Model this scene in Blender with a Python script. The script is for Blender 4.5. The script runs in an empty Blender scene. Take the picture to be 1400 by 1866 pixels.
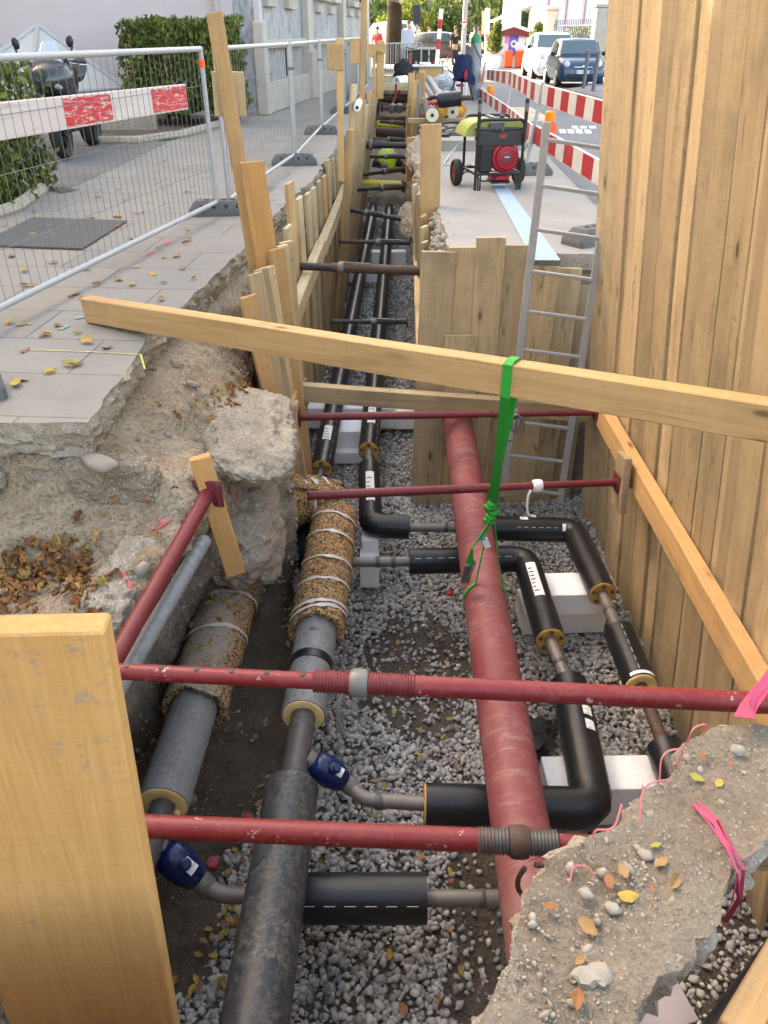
import bpy, bmesh, math, random
import numpy as np
from mathutils import Vector, Matrix, noise as mnoise
from mathutils.geometry import delaunay_2d_cdt
R = math.radians
random.seed(7); np.random.seed(7)
SC = bpy.context.scene
COL = SC.collection

# ------------------------------------------------------------------ camera
PITCH = R(31.9); FPX = 1403.0; HCAM = 1.5
cam = bpy.data.cameras.new('camera'); camo = bpy.data.objects.new('camera', cam); COL.objects.link(camo)
camo.location = (0, 0, HCAM); camo.rotation_euler = (R(90) - PITCH, 0, 0)
cam.sensor_fit = 'VERTICAL'; cam.sensor_height = 24.0; cam.lens = 24.0 * FPX / 1866.0
cam.clip_start = 0.05; cam.clip_end = 2000
SC.camera = camo

# ------------------------------------------------------------------ light
SUN_EL = R(30); SUN_DIR = Vector((0.78, -0.62, 0)).normalized()      # the way the light travels over the ground
w = bpy.data.worlds.new('World'); SC.world = w; w.use_nodes = True
nt = w.node_tree; bg = nt.nodes['Background']
sky = nt.nodes.new('ShaderNodeTexSky'); sky.sky_type = 'NISHITA'; sky.sun_disc = False
sky.sun_elevation = SUN_EL; sky.sun_rotation = math.atan2(-SUN_DIR.x, -SUN_DIR.y)
sky.dust_density = 4.0; sky.ozone_density = 0.3; sky.air_density = 0.75
tint = nt.nodes.new('ShaderNodeMix'); tint.data_type = 'RGBA'; tint.blend_type = 'MULTIPLY'; tint.inputs[0].default_value = 1.0; tint.inputs[7].default_value = (1.16, 1.0, 0.77, 1)
nt.links.new(sky.outputs[0], tint.inputs[6]); nt.links.new(tint.outputs[2], bg.inputs[0]); bg.inputs[1].default_value = 0.15
sl = bpy.data.lights.new('sun', 'SUN'); slo = bpy.data.objects.new('sun', sl); COL.objects.link(slo)
sl.energy = 2.0; sl.angle = R(0.5); sl.color = (1, 0.93, 0.82)
slo.rotation_euler = Vector((SUN_DIR.x * math.cos(SUN_EL), SUN_DIR.y * math.cos(SUN_EL), -math.sin(SUN_EL))).to_track_quat('-Z', 'Y').to_euler()
SC.view_settings.view_transform = 'Standard'; SC.view_settings.look = 'None'
SC.view_settings.exposure = 3.4; SC.view_settings.gamma = 1.0
SC.cycles.max_bounces = 8; SC.cycles.diffuse_bounces = 5; SC.cycles.glossy_bounces = 3; SC.cycles.transparent_max_bounces = 8

# ------------------------------------------------------------------ measuring the photograph
CP, SP = math.cos(PITCH), math.sin(PITCH)
def ray(px, py):
    xc = (px - 700) / FPX; yc = (py - 933) / FPX
    return Vector((xc, CP - yc * SP, -SP - yc * CP))
def atz(px, py, z=0.0):
    r = ray(px, py); t = (z - HCAM) / r.z; return Vector((r.x * t, r.y * t, z))
def aty(px, py, y):
    r = ray(px, py); t = y / r.y; return Vector((r.x * t, y, HCAM + r.z * t))
def atx(px, py, x):
    r = ray(px, py); t = x / r.x; return Vector((x, r.y * t, HCAM + r.z * t))

# ------------------------------------------------------------------ mesh helpers
def V(*a): return Vector(a)
def frame(d, up=None):
    d = Vector(d).normalized()
    u = Vector(up) if up is not None else (V(0, 0, 1) if abs(d.z) < 0.95 else V(0, 1, 0))
    s = d.cross(u).normalized(); u = s.cross(d).normalized()
    return s, u, d
class MB:
    def __init__(self): self.v = []; self.f = []; self.m = []
    def add(self, vs, fs, mi=0):
        o = len(self.v); self.v += [tuple(p) for p in vs]
        self.f += [tuple(i + o for i in f) for f in fs]; self.m += [mi] * len(fs); return self
    def box(self, c, s, rot=None, mi=0, ch=0.0):
        c = Vector(c); hx, hy, hz = s[0] / 2, s[1] / 2, s[2] / 2
        rot = rot or Matrix.Identity(3)
        if ch <= 0:
            vs = [c + rot @ V(x, y, z) for z in (-hz, hz) for x, y in ((-hx, -hy), (hx, -hy), (hx, hy), (-hx, hy))]
            return self.add(vs, [(3, 2, 1, 0), (4, 5, 6, 7), (0, 1, 5, 4), (1, 2, 6, 5), (2, 3, 7, 6), (3, 0, 4, 7)], mi)
        rings = []
        for z, i in ((-hz, ch), (-hz + ch, 0), (hz - ch, 0), (hz, ch)):
            a, b = hx - i, hy - i
            rings.append([c + rot @ V(x, y, z) for x, y in ((-a + ch, -b), (a - ch, -b), (a, -b + ch), (a, b - ch), (a - ch, b), (-a + ch, b), (-a, b - ch), (-a, -b + ch))])
        return self.loft(rings, mi=mi)
    def loft(self, rings, cap=True, closed=True, mi=0):
        n = len(rings[0]); vs = [p for r in rings for p in r]; fs = []
        for k in range(len(rings) - 1):
            for i in range(n if closed else n - 1):
                j = (i + 1) % n; fs.append((k * n + i, k * n + j, (k + 1) * n + j, (k + 1) * n + i))
        if cap and closed:
            fs.append(tuple(reversed(range(n)))); fs.append(tuple((len(rings) - 1) * n + i for i in range(n)))
        return self.add(vs, fs, mi)
    def tube(self, pts, r, n=12, cap=True, mi=0, up=None):
        pts = [Vector(p) for p in pts]; rs = r if isinstance(r, (list, tuple)) else [r] * len(pts)
        rings = []; s0 = None
        for k, p in enumerate(pts):
            a = pts[max(0, k - 1)]; b = pts[min(len(pts) - 1, k + 1)]
            d = (b - a).normalized() if (b - a).length > 1e-9 else V(0, 0, 1)
            if s0 is None: s0, u, _ = frame(d, up)
            s0 = (s0 - d * s0.dot(d)).normalized(); u = d.cross(s0)
            rings.append([p + (s0 * math.cos(2 * math.pi * i / n) + u * math.sin(2 * math.pi * i / n)) * rs[k] for i in range(n)])
        return self.loft(rings, cap, mi=mi)
    def lathe(self, prof, c, d, n=24, mi=0, cap=True):           # prof: (radius, height along d)
        s, u, d = frame(d); c = Vector(c)
        return self.loft([[c + d * h + (s * math.cos(2 * math.pi * i / n) + u * math.sin(2 * math.pi * i / n)) * r for i in range(n)] for r, h in prof], cap, mi=mi)
    def bar(self, a, b, wd, th, up=None, mi=0, ch=0.0):          # square bar from a to b
        a, b = Vector(a), Vector(b); s, u, d = frame(b - a, up)
        rot = Matrix((s, u, d)).transposed()
        return self.box((a + b) / 2, (wd, th, (b - a).length), rot, mi, ch)
    def prism(self, pts, nrm, th, mi=0):                         # flat outline thickened along nrm
        nrm = Vector(nrm).normalized() * th
        return self.loft([[Vector(p) for p in pts], [Vector(p) + nrm for p in pts]], mi=mi)
    def blob(self, c, r, sub=2, rot=None, amp=0.0, fr=2.0, seed=0, mi=0):
        bm = bmesh.new(); bmesh.ops.create_icosphere(bm, subdivisions=sub, radius=1.0)
        c = Vector(c); rot = rot or Matrix.Identity(3); vs = []
        for v in bm.verts:
            p = v.co.copy(); k = 1 + amp * mnoise.noise(p * fr + V(seed * 3.1, seed, 0))
            vs.append(c + rot @ V(p.x * r[0] * k, p.y * r[1] * k, p.z * r[2] * k))
        fs = [tuple(v.index for v in f.verts) for f in bm.faces]; bm.free()
        return self.add(vs, fs, mi)
    def mesh(self, name, mats, smooth=True, ang=40):
        me = bpy.data.meshes.new(name); me.from_pydata(self.v, [], self.f)
        for m in (mats if isinstance(mats, (list, tuple)) else [mats]): me.materials.append(m)
        if any(self.m): me.polygons.foreach_set('material_index', self.m)
        bm = bmesh.new(); bm.from_mesh(me); bmesh.ops.recalc_face_normals(bm, faces=bm.faces); bm.to_mesh(me); bm.free()
        if smooth:
            me.polygons.foreach_set('use_smooth', [True] * len(me.polygons)); me.set_sharp_from_angle(angle=R(ang))
        me.update(); return me
    def build(self, name, mats, parent=None, smooth=True, ang=40, loc=None):
        if loc is not None:
            L = Vector(loc); self.v = [tuple(Vector(p) - L) for p in self.v]
        o = bpy.data.objects.new(name, self.mesh(name, mats, smooth, ang)); COL.objects.link(o)
        if loc is not None: o.location = loc
        if parent is not None: o.parent = parent
        return o
def npmesh(name, verts, faces, mats, smooth=True, parent=None):   # big meshes; faces is an (n,k) array
    me = bpy.data.meshes.new(name); nf, k = faces.shape
    me.vertices.add(len(verts)); me.vertices.foreach_set('co', np.ascontiguousarray(verts, dtype=np.float32).ravel())
    me.loops.add(nf * k); me.loops.foreach_set('vertex_index', np.ascontiguousarray(faces, dtype=np.int32).ravel())
    me.polygons.add(nf); me.polygons.foreach_set('loop_start', np.arange(nf, dtype=np.int32) * k)
    if smooth: me.polygons.foreach_set('use_smooth', np.ones(nf, dtype=bool))
    me.materials.append(mats); me.update(calc_edges=True); me.validate()
    o = bpy.data.objects.new(name, me); COL.objects.link(o)
    if parent is not None: o.parent = parent
    return o
def tag(o, label=None, cat=None, group=None, kind=None):
    if label: o['label'] = label
    if cat: o['category'] = cat
    if group: o['group'] = group
    if kind: o['kind'] = kind
    return o
def thing(name, label, cat, loc=(0, 0, 0), rz=0.0, group=None):
    o = bpy.data.objects.new(name, None); COL.objects.link(o); o.location = loc; o.rotation_euler = (0, 0, rz)
    o.empty_display_size = 0.1
    return tag(o, label, cat, group)
def copy_tree(o, parent=None):
    kids = list(o.children); c = o.copy(); COL.objects.link(c)
    if parent is not None: c.parent = parent
    for k in kids: copy_tree(k, c)
    return c
ORD = ['first', 'second', 'third', 'fourth', 'fifth', 'sixth', 'seventh', 'eighth', 'ninth', 'tenth', 'eleventh', 'twelfth', 'thirteenth',
       'fourteenth', 'fifteenth', 'sixteenth', 'seventeenth', 'eighteenth', 'nineteenth', 'twentieth', 'twenty-first', 'twenty-second',
       'twenty-third', 'twenty-fourth', 'twenty-fifth', 'twenty-sixth', 'twenty-seventh', 'twenty-eighth', 'twenty-ninth', 'thirtieth',
       'thirty-first', 'thirty-second', 'thirty-third', 'thirty-fourth', 'thirty-fifth', 'thirty-sixth', 'thirty-seventh', 'thirty-eighth']

# ------------------------------------------------------------------ material helpers
class Mat:
    def __init__(self, name, rough=0.7, metal=0.0, spec=0.5, col=(0.5, 0.5, 0.5)):
        self.m = bpy.data.materials.new(name); self.m.use_nodes = True; self.t = self.m.node_tree
        self.b = self.t.nodes['Principled BSDF']
        self.b.inputs['Roughness'].default_value = rough; self.b.inputs['Metallic'].default_value = metal
        self.b.inputs['Specular IOR Level'].default_value = spec; self.b.inputs['Base Color'].default_value = (*col, 1)
    def node(self, typ, ins=None, **props):
        n = self.t.nodes.new('ShaderNode' + typ)
        for k, v in props.items(): setattr(n, k, v)
        for k, v in (ins or {}).items(): self.set(n.inputs[k], v)
        return n
    def set(self, sock, v):
        if isinstance(v, bpy.types.NodeSocket): self.t.links.new(v, sock)
        elif isinstance(v, (tuple, list)) and len(v) == 3 and sock.type == 'RGBA': sock.default_value = (*v, 1)
        else: sock.default_value = v
    def coord(self, kind='Object', scale=(1, 1, 1), rnd=False):
        v = self.node('TexCoord').outputs[kind]
        if rnd:
            i = self.node('ObjectInfo').outputs['Random']
            m = self.node('Math', {0: i, 1: 57.0}, operation='MULTIPLY').outputs[0]
            v = self.node('VectorMath', {0: v, 1: m}, operation='ADD').outputs[0]
        if scale != (1, 1, 1): v = self.node('VectorMath', {0: v, 1: scale}, operation='MULTIPLY').outputs[0]
        return v
    def noise(self, vec, scale=5, detail=4, rough=0.55, dist=0.0):
        return self.node('TexNoise', {'Vector': vec, 'Scale': scale, 'Detail': detail, 'Roughness': rough, 'Distortion': dist}).outputs[0]
    def vor(self, vec, scale=5, out='Distance', feature='F1'):
        return self.node('TexVoronoi', {'Vector': vec, 'Scale': scale}, feature=feature).outputs[out]
    def ramp(self, fac, stops, interp='LINEAR'):
        n = self.node('ValToRGB', {0: fac}); cr = n.color_ramp; cr.interpolation = interp
        while len(cr.elements) < len(stops): cr.elements.new(0.5)
        for e, (p, c) in zip(cr.elements, stops):
            e.position = p; e.color = (*c, 1) if not isinstance(c, (int, float)) else (c, c, c, 1)
        return n.outputs[0]
    def mix(self, fac, a, b, mode='MIX'):
        n = self.node('Mix', data_type='RGBA', blend_type=mode)
        self.set(n.inputs[0], fac); self.set(n.inputs[6], a); self.set(n.inputs[7], b); return n.outputs[2]
    def math(self, op, a, b=0.0): return self.node('Math', {0: a, 1: b}, operation=op).outputs[0]
    def base(self, c): self.set(self.b.inputs['Base Color'], c); return self
    def rough(self, c): self.set(self.b.inputs['Roughness'], c); return self
    def bump(self, h, strength=0.5, dist=0.01):
        n = self.node('Bump', {'Height': h, 'Strength': strength, 'Distance': dist}); self.set(self.b.inputs['Normal'], n.outputs[0]); return self
    def island(self): return self.node('NewGeometry').outputs['Random Per Island']

def wood(name, c1, c2, c3, grime=0.35, grimecol=(0.09, 0.075, 0.06), rough=0.7, split=0.8):
    m = Mat(name, rough, spec=0.25); v = m.coord('Object', (1, 1, 1), True)
    vs = m.node('VectorMath', {0: v, 1: (9, 9, 0.45)}, operation='MULTIPLY').outputs[0]
    wv = m.noise(vs, 1.0, 3, 0.5, 1.2)
    rings = m.math('FRACT', m.math('MULTIPLY', wv, 9.0))
    rings = m.ramp(rings, [(0, 0.0), (0.75, 1.0), (1, 0.1)])
    vf = m.node('VectorMath', {0: v, 1: (120, 120, 2.5)}, operation='MULTIPLY').outputs[0]
    fine = m.noise(vf, 1.0, 3, 0.6)
    col = m.mix(rings, c1, c2); col = m.mix(m.ramp(fine, [(0.35, 0.0), (0.7, 0.55)]), col, c3)
    # knots
    vk = m.node('VectorMath', {0: v, 1: (7, 7, 2.4)}, operation='MULTIPLY').outputs[0]
    kd = m.vor(vk, 1.0)
    kc = m.node('SeparateColor', {0: m.node('TexVoronoi', {'Vector': vk, 'Scale': 1.0}).outputs['Color']}).outputs[0]; kn = m.math('MULTIPLY', m.ramp(kd, [(0.0, 1.0), (0.07, 0.95), (0.12, 0.25), (0.24, 0.0)]), m.ramp(kc, [(0.55, 0.0), (0.6, 1.0)]))
    col = m.mix(kn, col, tuple(x * 0.28 for x in c3))
    pat = m.noise(v, 2.3, 5, 0.65); gr = m.ramp(pat, [(0.5, 0.0), (0.78, grime)])
    col = m.mix(gr, col, grimecol)
    # resin and water stains, drying splits, saw marks, mud splashes
    st = m.noise(m.node('VectorMath', {0: v, 1: (5, 5, 0.55)}, operation='MULTIPLY').outputs[0], 1.0, 5, 0.65, 0.5); col = m.mix(m.ramp(st, [(0.58, 0.0), (0.70, 0.42)]), col, tuple(x * 0.42 for x in c3))
    lt = m.noise(m.node('VectorMath', {0: v, 1: (11, 11, 0.35)}, operation='MULTIPLY').outputs[0], 1.0, 3, 0.5); col = m.mix(m.ramp(lt, [(0.5, 0.0), (0.7, 0.3)]), col, tuple(min(1, x * 1.22 + 0.02) for x in c2))
    sp = m.node('TexVoronoi', {'Vector': m.node('VectorMath', {0: m.node('VectorMath', {0: v, 1: m.node('VectorMath', {0: m.node('TexNoise', {'Vector': v, 'Scale': 6.0}).outputs['Color'], 1: (0.02, 0.02, 0.02)}, operation='MULTIPLY').outputs[0]}, operation='ADD').outputs[0], 1: (18, 18, 0.22)}, operation='MULTIPLY').outputs[0], 'Scale': 1.0}, feature='DISTANCE_TO_EDGE').outputs['Distance']
    spm = m.math('MULTIPLY', m.ramp(sp, [(0.0, 1.0), (0.02, 0.0)]), m.ramp(m.noise(v, 3.0, 3, 0.5), [(0.5, 0.0), (0.6, split)])); col = m.mix(spm, col, (0.06, 0.04, 0.025))
    saw = m.noise(m.node('VectorMath', {0: v, 1: (3, 3, 110)}, operation='MULTIPLY').outputs[0], 1.0, 2, 0.6); col = m.mix(m.ramp(saw, [(0.40, 0.09), (0.6, 0.0)]), col, tuple(x * 0.5 for x in c3))
    md = m.math('MULTIPLY', m.ramp(m.noise(v, 26, 5, 0.75), [(0.57, 0.0), (0.63, 1.0)]), m.ramp(m.noise(v, 1.4, 3, 0.5), [(0.46, 0.0), (0.60, 0.75)])); col = m.mix(md, col, (0.25, 0.20, 0.15))
    tint = m.ramp(m.node('ObjectInfo').outputs['Random'], [(0, 0.78), (0.5, 1.0), (1, 1.14)])
    col = m.mix(1.0, col, tint, 'MULTIPLY')
    m.base(col); m.bump(m.math('SUBTRACT', m.math('ADD', fine, m.math('MULTIPLY', saw, 0.3)), m.math('MULTIPLY', spm, 2.0)), 0.4, 0.003)
    return m.m
W_NEW = wood('wood_fresh', (0.49, 0.265, 0.09), (0.54, 0.305, 0.11), (0.43, 0.215, 0.065), 0.16, split=0.12)
W_MID = wood('wood_pale', (0.495, 0.375, 0.21), (0.56, 0.435, 0.255), (0.40, 0.285, 0.145), 0.45)
W_OLD = wood('wood_weathered', (0.44, 0.33, 0.19), (0.50, 0.385, 0.23), (0.34, 0.245, 0.13), 0.5)
W_BEAM = wood('wood_beam', (0.48, 0.29, 0.12), (0.53, 0.335, 0.15), (0.40, 0.23, 0.085), 0.4, (0.20, 0.14, 0.09), split=0.4)

def soil(name, a, b, c, sc=1.0, bs=1.0):
    m = Mat(name, 0.95, spec=0.1); v = m.coord('Object')
    n1 = m.noise(v, 3.5 * sc, 7, 0.65); n2 = m.noise(v, 45 * sc, 5, 0.7)
    col = m.ramp(n1, [(0.3, a), (0.5, b), (0.72, c)])
    peb = m.vor(v, 55 * sc); pc = m.node('TexVoronoi', {'Vector': v, 'Scale': 55 * sc}).outputs['Color']
    g = m.ramp(m.node('SeparateColor', {0: pc}).outputs[0], [(0.62, 0.0), (0.66, 1.0)])
    pm = m.math('MULTIPLY', g, m.ramp(peb, [(0.3, 1.0), (0.45, 0.0)]))
    col = m.mix(m.math('MULTIPLY', pm, 0.6), col, tuple(min(1, x * 1.5 + 0.03) for x in c))
    col = m.mix(m.ramp(n2, [(0.3, 0.55), (0.6, 0.0)]), col, tuple(x * 0.45 for x in a))
    m.base(col)
    h = m.math('ADD', m.math('ADD', m.math('MULTIPLY', n1, 1.2), n2), m.math('MULTIPLY', pm, 0.5))
    m.bump(h, 0.9 * bs, 0.03); return m.m
SOIL = soil('soil_tan', (0.27, 0.205, 0.14), (0.38, 0.305, 0.22), (0.47, 0.395, 0.30))
SOIL_DARK = soil('soil_dark', (0.09, 0.07, 0.052), (0.14, 0.115, 0.09), (0.20, 0.17, 0.135))
CONC_ROUGH = soil('concrete_broken', (0.37, 0.305, 0.23), (0.44, 0.375, 0.29), (0.52, 0.46, 0.375), 1.4, 0.8)
SAND = soil('grey_sand', (0.33, 0.275, 0.205), (0.40, 0.34, 0.265), (0.47, 0.415, 0.335), 1.0, 0.6)
SLABTOP = soil('earthy_concrete', (0.26, 0.205, 0.145), (0.325, 0.268, 0.198), (0.39, 0.332, 0.255), 1.5, 1.0)

def stones(name, stops):
    m = Mat(name, 0.75, spec=0.3); v = m.coord('Object')
    col = m.ramp(m.island(), stops); n = m.noise(v, 60, 3, 0.6)
    col = m.mix(m.ramp(n, [(0.35, 0.0), (0.7, 0.3)]), col, (0.36, 0.34, 0.31)); m.base(col); return m.m
GRAVEL = stones('river_gravel', [(0, (0.20, 0.197, 0.19)), (0.3, (0.32, 0.315, 0.305)), (0.6, (0.42, 0.41, 0.39)), (0.85, (0.50, 0.475, 0.425)), (1, (0.60, 0.57, 0.51))])
PEBBLE = stones('tan_pebbles', [(0, (0.24, 0.20, 0.15)), (0.5, (0.31, 0.265, 0.205)), (1, (0.36, 0.32, 0.26))])

def paint(name, base, dust, amt=0.4, rough=0.45, chip=None, spec=0.4):
    m = Mat(name, rough, spec=spec); v = m.coord('Object', (1, 1, 1), True)
    n1 = m.noise(v, 4, 6, 0.7); n2 = m.noise(v, 38, 4, 0.7, 0.6)
    d = m.math('MULTIPLY', m.ramp(n1, [(0.35, 0.15), (0.7, 1.0)]), m.ramp(n2, [(0.42, 0.0), (0.68, 1.0)]))
    col = m.mix(m.math('MULTIPLY', d, amt), base, dust)
    if chip:
        n3 = m.noise(v, 17, 5, 0.75); col = m.mix(m.ramp(n3, [(0.635, 0.0), (0.66, 1.0)]), col, chip)
    m.base(col); m.rough(m.math('ADD', rough, m.math('MULTIPLY', d, 0.3))); m.bump(n2, 0.12, 0.003); return m.m
def red_pipe():
    m = Mat('red_pipe_paint', 0.5, spec=0.35); v = m.coord('Object'); n1 = m.noise(v, 2.2, 6, 0.65)
    vs = m.node('VectorMath', {0: v, 1: (7, 26, 7)}, operation='MULTIPLY').outputs[0]; n2 = m.noise(vs, 1.0, 6, 0.72, 0.8); n3 = m.noise(v, 60, 4, 0.7)
    d = m.math('MULTIPLY', m.ramp(n1, [(0.36, 0.12), (0.66, 1.0)]), m.ramp(n2, [(0.48, 0.0), (0.78, 1.0)]))
    film = m.math('MULTIPLY', m.ramp(n1, [(0.3, 0.12), (0.7, 0.34)]), 1.0); col = m.mix(film, (0.155, 0.017, 0.024), (0.34, 0.17, 0.16)); col = m.mix(m.math('MULTIPLY', d, 0.6), col, (0.46, 0.36, 0.31))
    col = m.mix(m.ramp(n3, [(0.6, 0.0), (0.75, 0.35)]), col, (0.45, 0.36, 0.32)); y = m.node('SeparateXYZ', {0: v}).outputs[1]
    mud = m.math('MULTIPLY', m.ramp(m.math('ADD', m.math('MULTIPLY', y, 0.4), m.math('MULTIPLY', n1, 0.5)), [(0.72, 1.0), (1.05, 0.0)]), 0.8); col = m.mix(mud, col, (0.34, 0.24, 0.21))
    m.base(col).rough(m.math('ADD', 0.52, m.math('MULTIPLY', d, 0.35))).bump(n2, 0.1, 0.003); return m.m
RED_PIPE = red_pipe()
RED_PROP = paint('red_prop_paint', (0.175, 0.014, 0.015), (0.28, 0.10, 0.09), 0.5, 0.38, (0.46, 0.36, 0.30))
RED_DARK = paint('dark_red_prop', (0.13, 0.013, 0.017), (0.30, 0.12, 0.11), 0.3, 0.42)
HDPE = paint('black_plastic_casing', (0.009, 0.010, 0.013), (0.08, 0.078, 0.07), 0.22, 0.32)
HDPE_DUSTY = paint('dusty_black_casing', (0.026, 0.029, 0.036), (0.27, 0.25, 0.20), 0.62, 0.42)
GREY_CASE = paint('grey_dusted_casing', (0.22, 0.22, 0.215), (0.045, 0.05, 0.06), 0.75, 0.5, (0.34, 0.32, 0.25))
STEEL_RAW = paint('mill_steel', (0.13, 0.115, 0.10), (0.28, 0.22, 0.17), 0.5, 0.38, None, 0.7)
STEEL_DARK = paint('dark_steel', (0.065, 0.062, 0.06), (0.2, 0.17, 0.14), 0.4, 0.4)
RUST = paint('rusted_steel', (0.085, 0.048, 0.032), (0.03, 0.028, 0.028), 0.7, 0.6)
BLACK_PROP = paint('black_prop', (0.03, 0.03, 0.031), (0.14, 0.10, 0.075), 0.45, 0.5, (0.10, 0.06, 0.04))
GALV = paint('galvanised', (0.36, 0.36, 0.355), (0.22, 0.22, 0.215), 0.5, 0.4, None, 0.6)
ZINC = paint('zinc_coupler', (0.15, 0.14, 0.125), (0.10, 0.08, 0.065), 0.6, 0.4, None, 0.6)
ALU = paint('ladder_aluminium', (0.36, 0.36, 0.355), (0.2, 0.19, 0.18), 0.5, 0.4, None, 0.6)
VALVE = paint('navy_enamel', (0.006, 0.016, 0.075), (0.02, 0.03, 0.09), 0.3, 0.2)
FOAM = paint('yellow_foam', (0.78, 0.58, 0.24), (0.60, 0.38, 0.11), 0.5, 0.8)
FOAM_O = paint('orange_foam', (0.52, 0.29, 0.06), (0.34, 0.17, 0.03), 0.5, 0.8)
POLY = paint('white_polystyrene', (0.84, 0.84, 0.83), (0.5, 0.48, 0.45), 0.4, 0.8)
POLY_PINK = paint('lilac_block', (0.42, 0.36, 0.38), (0.33, 0.29, 0.28), 0.5, 0.8)
LABEL_W = paint('label_paper', (0.75, 0.76, 0.76), (0.6, 0.6, 0.6), 0.3, 0.6)
PRINT = Mat('label_print', 0.6, col=(0.05, 0.05, 0.06)).m
RUBBER = paint('grey_rubber', (0.085, 0.085, 0.082), (0.22, 0.20, 0.17), 0.6, 0.8)
TYRE = paint('tyre_rubber', (0.018, 0.018, 0.018), (0.07, 0.065, 0.06), 0.5, 0.75)
BLACK = paint('black_metal', (0.012, 0.012, 0.013), (0.05, 0.05, 0.05), 0.3, 0.38)
STRAP = paint('green_webbing', (0.02, 0.27, 0.025), (0.05, 0.36, 0.06), 0.5, 0.6)
YELLOW = paint('yellow_plastic', (0.50, 0.40, 0.02), (0.3, 0.27, 0.12), 0.5, 0.5)
LIME = paint('lime_plastic', (0.32, 0.34, 0.08), (0.26, 0.26, 0.12), 0.3, 0.5)
ORANGE = Mat('orange_lamp_base', 0.5, col=(0.85, 0.10, 0.01)).m
AMBER = Mat('amber_lens', 0.25, col=(0.85, 0.25, 0.01)).m
PINK = Mat('pink_plastic', 0.6, col=(0.45, 0.045, 0.11)).m
def cork():
    m = Mat('crumb_insulation', 0.9, spec=0.15); v = m.coord('Object')
    d = m.node('VectorMath', {0: v, 1: m.node('VectorMath', {0: m.node('TexNoise', {'Vector': v, 'Scale': 40.0}).outputs['Color'], 1: (0.03, 0.03, 0.03)}, operation='MULTIPLY').outputs[0]}, operation='ADD').outputs[0]
    c = m.node('SeparateColor', {0: m.vor(d, 95, 'Color')}).outputs[0]
    col = m.ramp(c, [(0, (0.05, 0.045, 0.035)), (0.20, (0.11, 0.09, 0.055)), (0.34, (0.36, 0.22, 0.085)), (0.55, (0.47, 0.29, 0.12)), (0.75, (0.40, 0.17, 0.085)), (0.9, (0.55, 0.40, 0.20))], 'CONSTANT')
    big = m.noise(v, 5, 4, 0.6); col = m.mix(m.ramp(big, [(0.5, 0.0), (0.75, 0.5)]), col, (0.28, 0.23, 0.165))
    m.base(col); m.bump(m.vor(d, 95), 0.6, 0.01); return m.m
CORK = cork()
def sandy_cork():
    m = Mat('sandy_insulation', 0.95, spec=0.1); v = m.coord('Object'); c = m.node('SeparateColor', {0: m.vor(v, 95, 'Color')}).outputs[0]
    col = m.ramp(c, [(0, (0.05, 0.045, 0.035)), (0.2, (0.12, 0.10, 0.06)), (0.34, (0.36, 0.24, 0.11)), (0.6, (0.45, 0.30, 0.14)), (0.8, (0.38, 0.2, 0.1))], 'CONSTANT')
    up = m.node('SeparateXYZ', {0: m.node('NewGeometry').outputs['Normal']}).outputs[2]; n = m.noise(v, 4.5, 6, 0.7)
    f = m.ramp(m.math('ADD', m.math('MULTIPLY', up, 0.55), n), [(0.80, 0.0), (1.08, 0.9)]); n2 = m.noise(v, 60, 4, 0.7)
    m.base(m.mix(f, col, m.ramp(n2, [(0.35, (0.25, 0.22, 0.175)), (0.6, (0.40, 0.36, 0.30))]))).bump(m.math('ADD', m.vor(v, 95), n2), 0.5, 0.01); return m.m
CORK_SAND = sandy_cork()
WIRE = Mat('dull_wire', 0.5, 0.3, col=(0.17, 0.16, 0.145)).m
FILM = Mat('clear_film_band', 0.3, col=(0.55, 0.52, 0.46)).m
def leafm(name, stops, trans=0.3):
    m = Mat(name, 0.6, spec=0.2); col = m.ramp(m.island(), stops); m.base(col)
    if trans:
        t = m.node('BsdfTranslucent', {0: col}); x = m.node('MixShader', {0: trans, 1: m.b.outputs[0], 2: t.outputs[0]})
        m.t.links.new(x.outputs[0], m.t.nodes['Material Output'].inputs[0])
    return m.m
HEDGE_LEAF = leafm('hedge_leaf', [(0, (0.035, 0.06, 0.014)), (0.5, (0.085, 0.115, 0.025)), (0.85, (0.16, 0.175, 0.04)), (1, (0.24, 0.21, 0.06))], 0.2)
TREE_LEAF = leafm('tree_leaf', [(0, (0.045, 0.08, 0.018)), (0.5, (0.10, 0.14, 0.025)), (1, (0.22, 0.20, 0.03))], 0.45)
WOOD_LEAF = leafm('dark_wood_leaf', [(0, (0.02, 0.045, 0.015)), (0.6, (0.05, 0.085, 0.025)), (1, (0.11, 0.14, 0.03))], 0.3)
def fallen(name, a, b):
    m = Mat(name, 0.6, spec=0.25); v = m.coord('Object', (1, 1, 1), True); n = m.noise(v, 30, 4, 0.6)
    m.base(m.mix(m.ramp(n, [(0.35, 0.0), (0.7, 1.0)]), a, b)); return m.m
LEAF_Y = fallen('yellow_leaf', (0.46, 0.29, 0.04), (0.33, 0.22, 0.05))
LEAF_O = fallen('ochre_leaf', (0.33, 0.20, 0.08), (0.22, 0.13, 0.05))
LEAF_B = fallen('brown_leaf', (0.30, 0.13, 0.045), (0.17, 0.075, 0.03))
LEAF_G = fallen('olive_leaf', (0.22, 0.22, 0.04), (0.33, 0.28, 0.06))
LITTER = leafm('leaf_litter', [(0, (0.12, 0.055, 0.025)), (0.3, (0.27, 0.11, 0.04)), (0.6, (0.34, 0.165, 0.055)), (0.85, (0.38, 0.23, 0.08)), (1, (0.30, 0.23, 0.06))], 0.1)
BARK = soil('bark', (0.022, 0.016, 0.011), (0.04, 0.03, 0.021), (0.065, 0.05, 0.036), 1.0)
GLASS_DARK = Mat('dark_glass', 0.06, col=(0.02, 0.025, 0.03)).m
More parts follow.
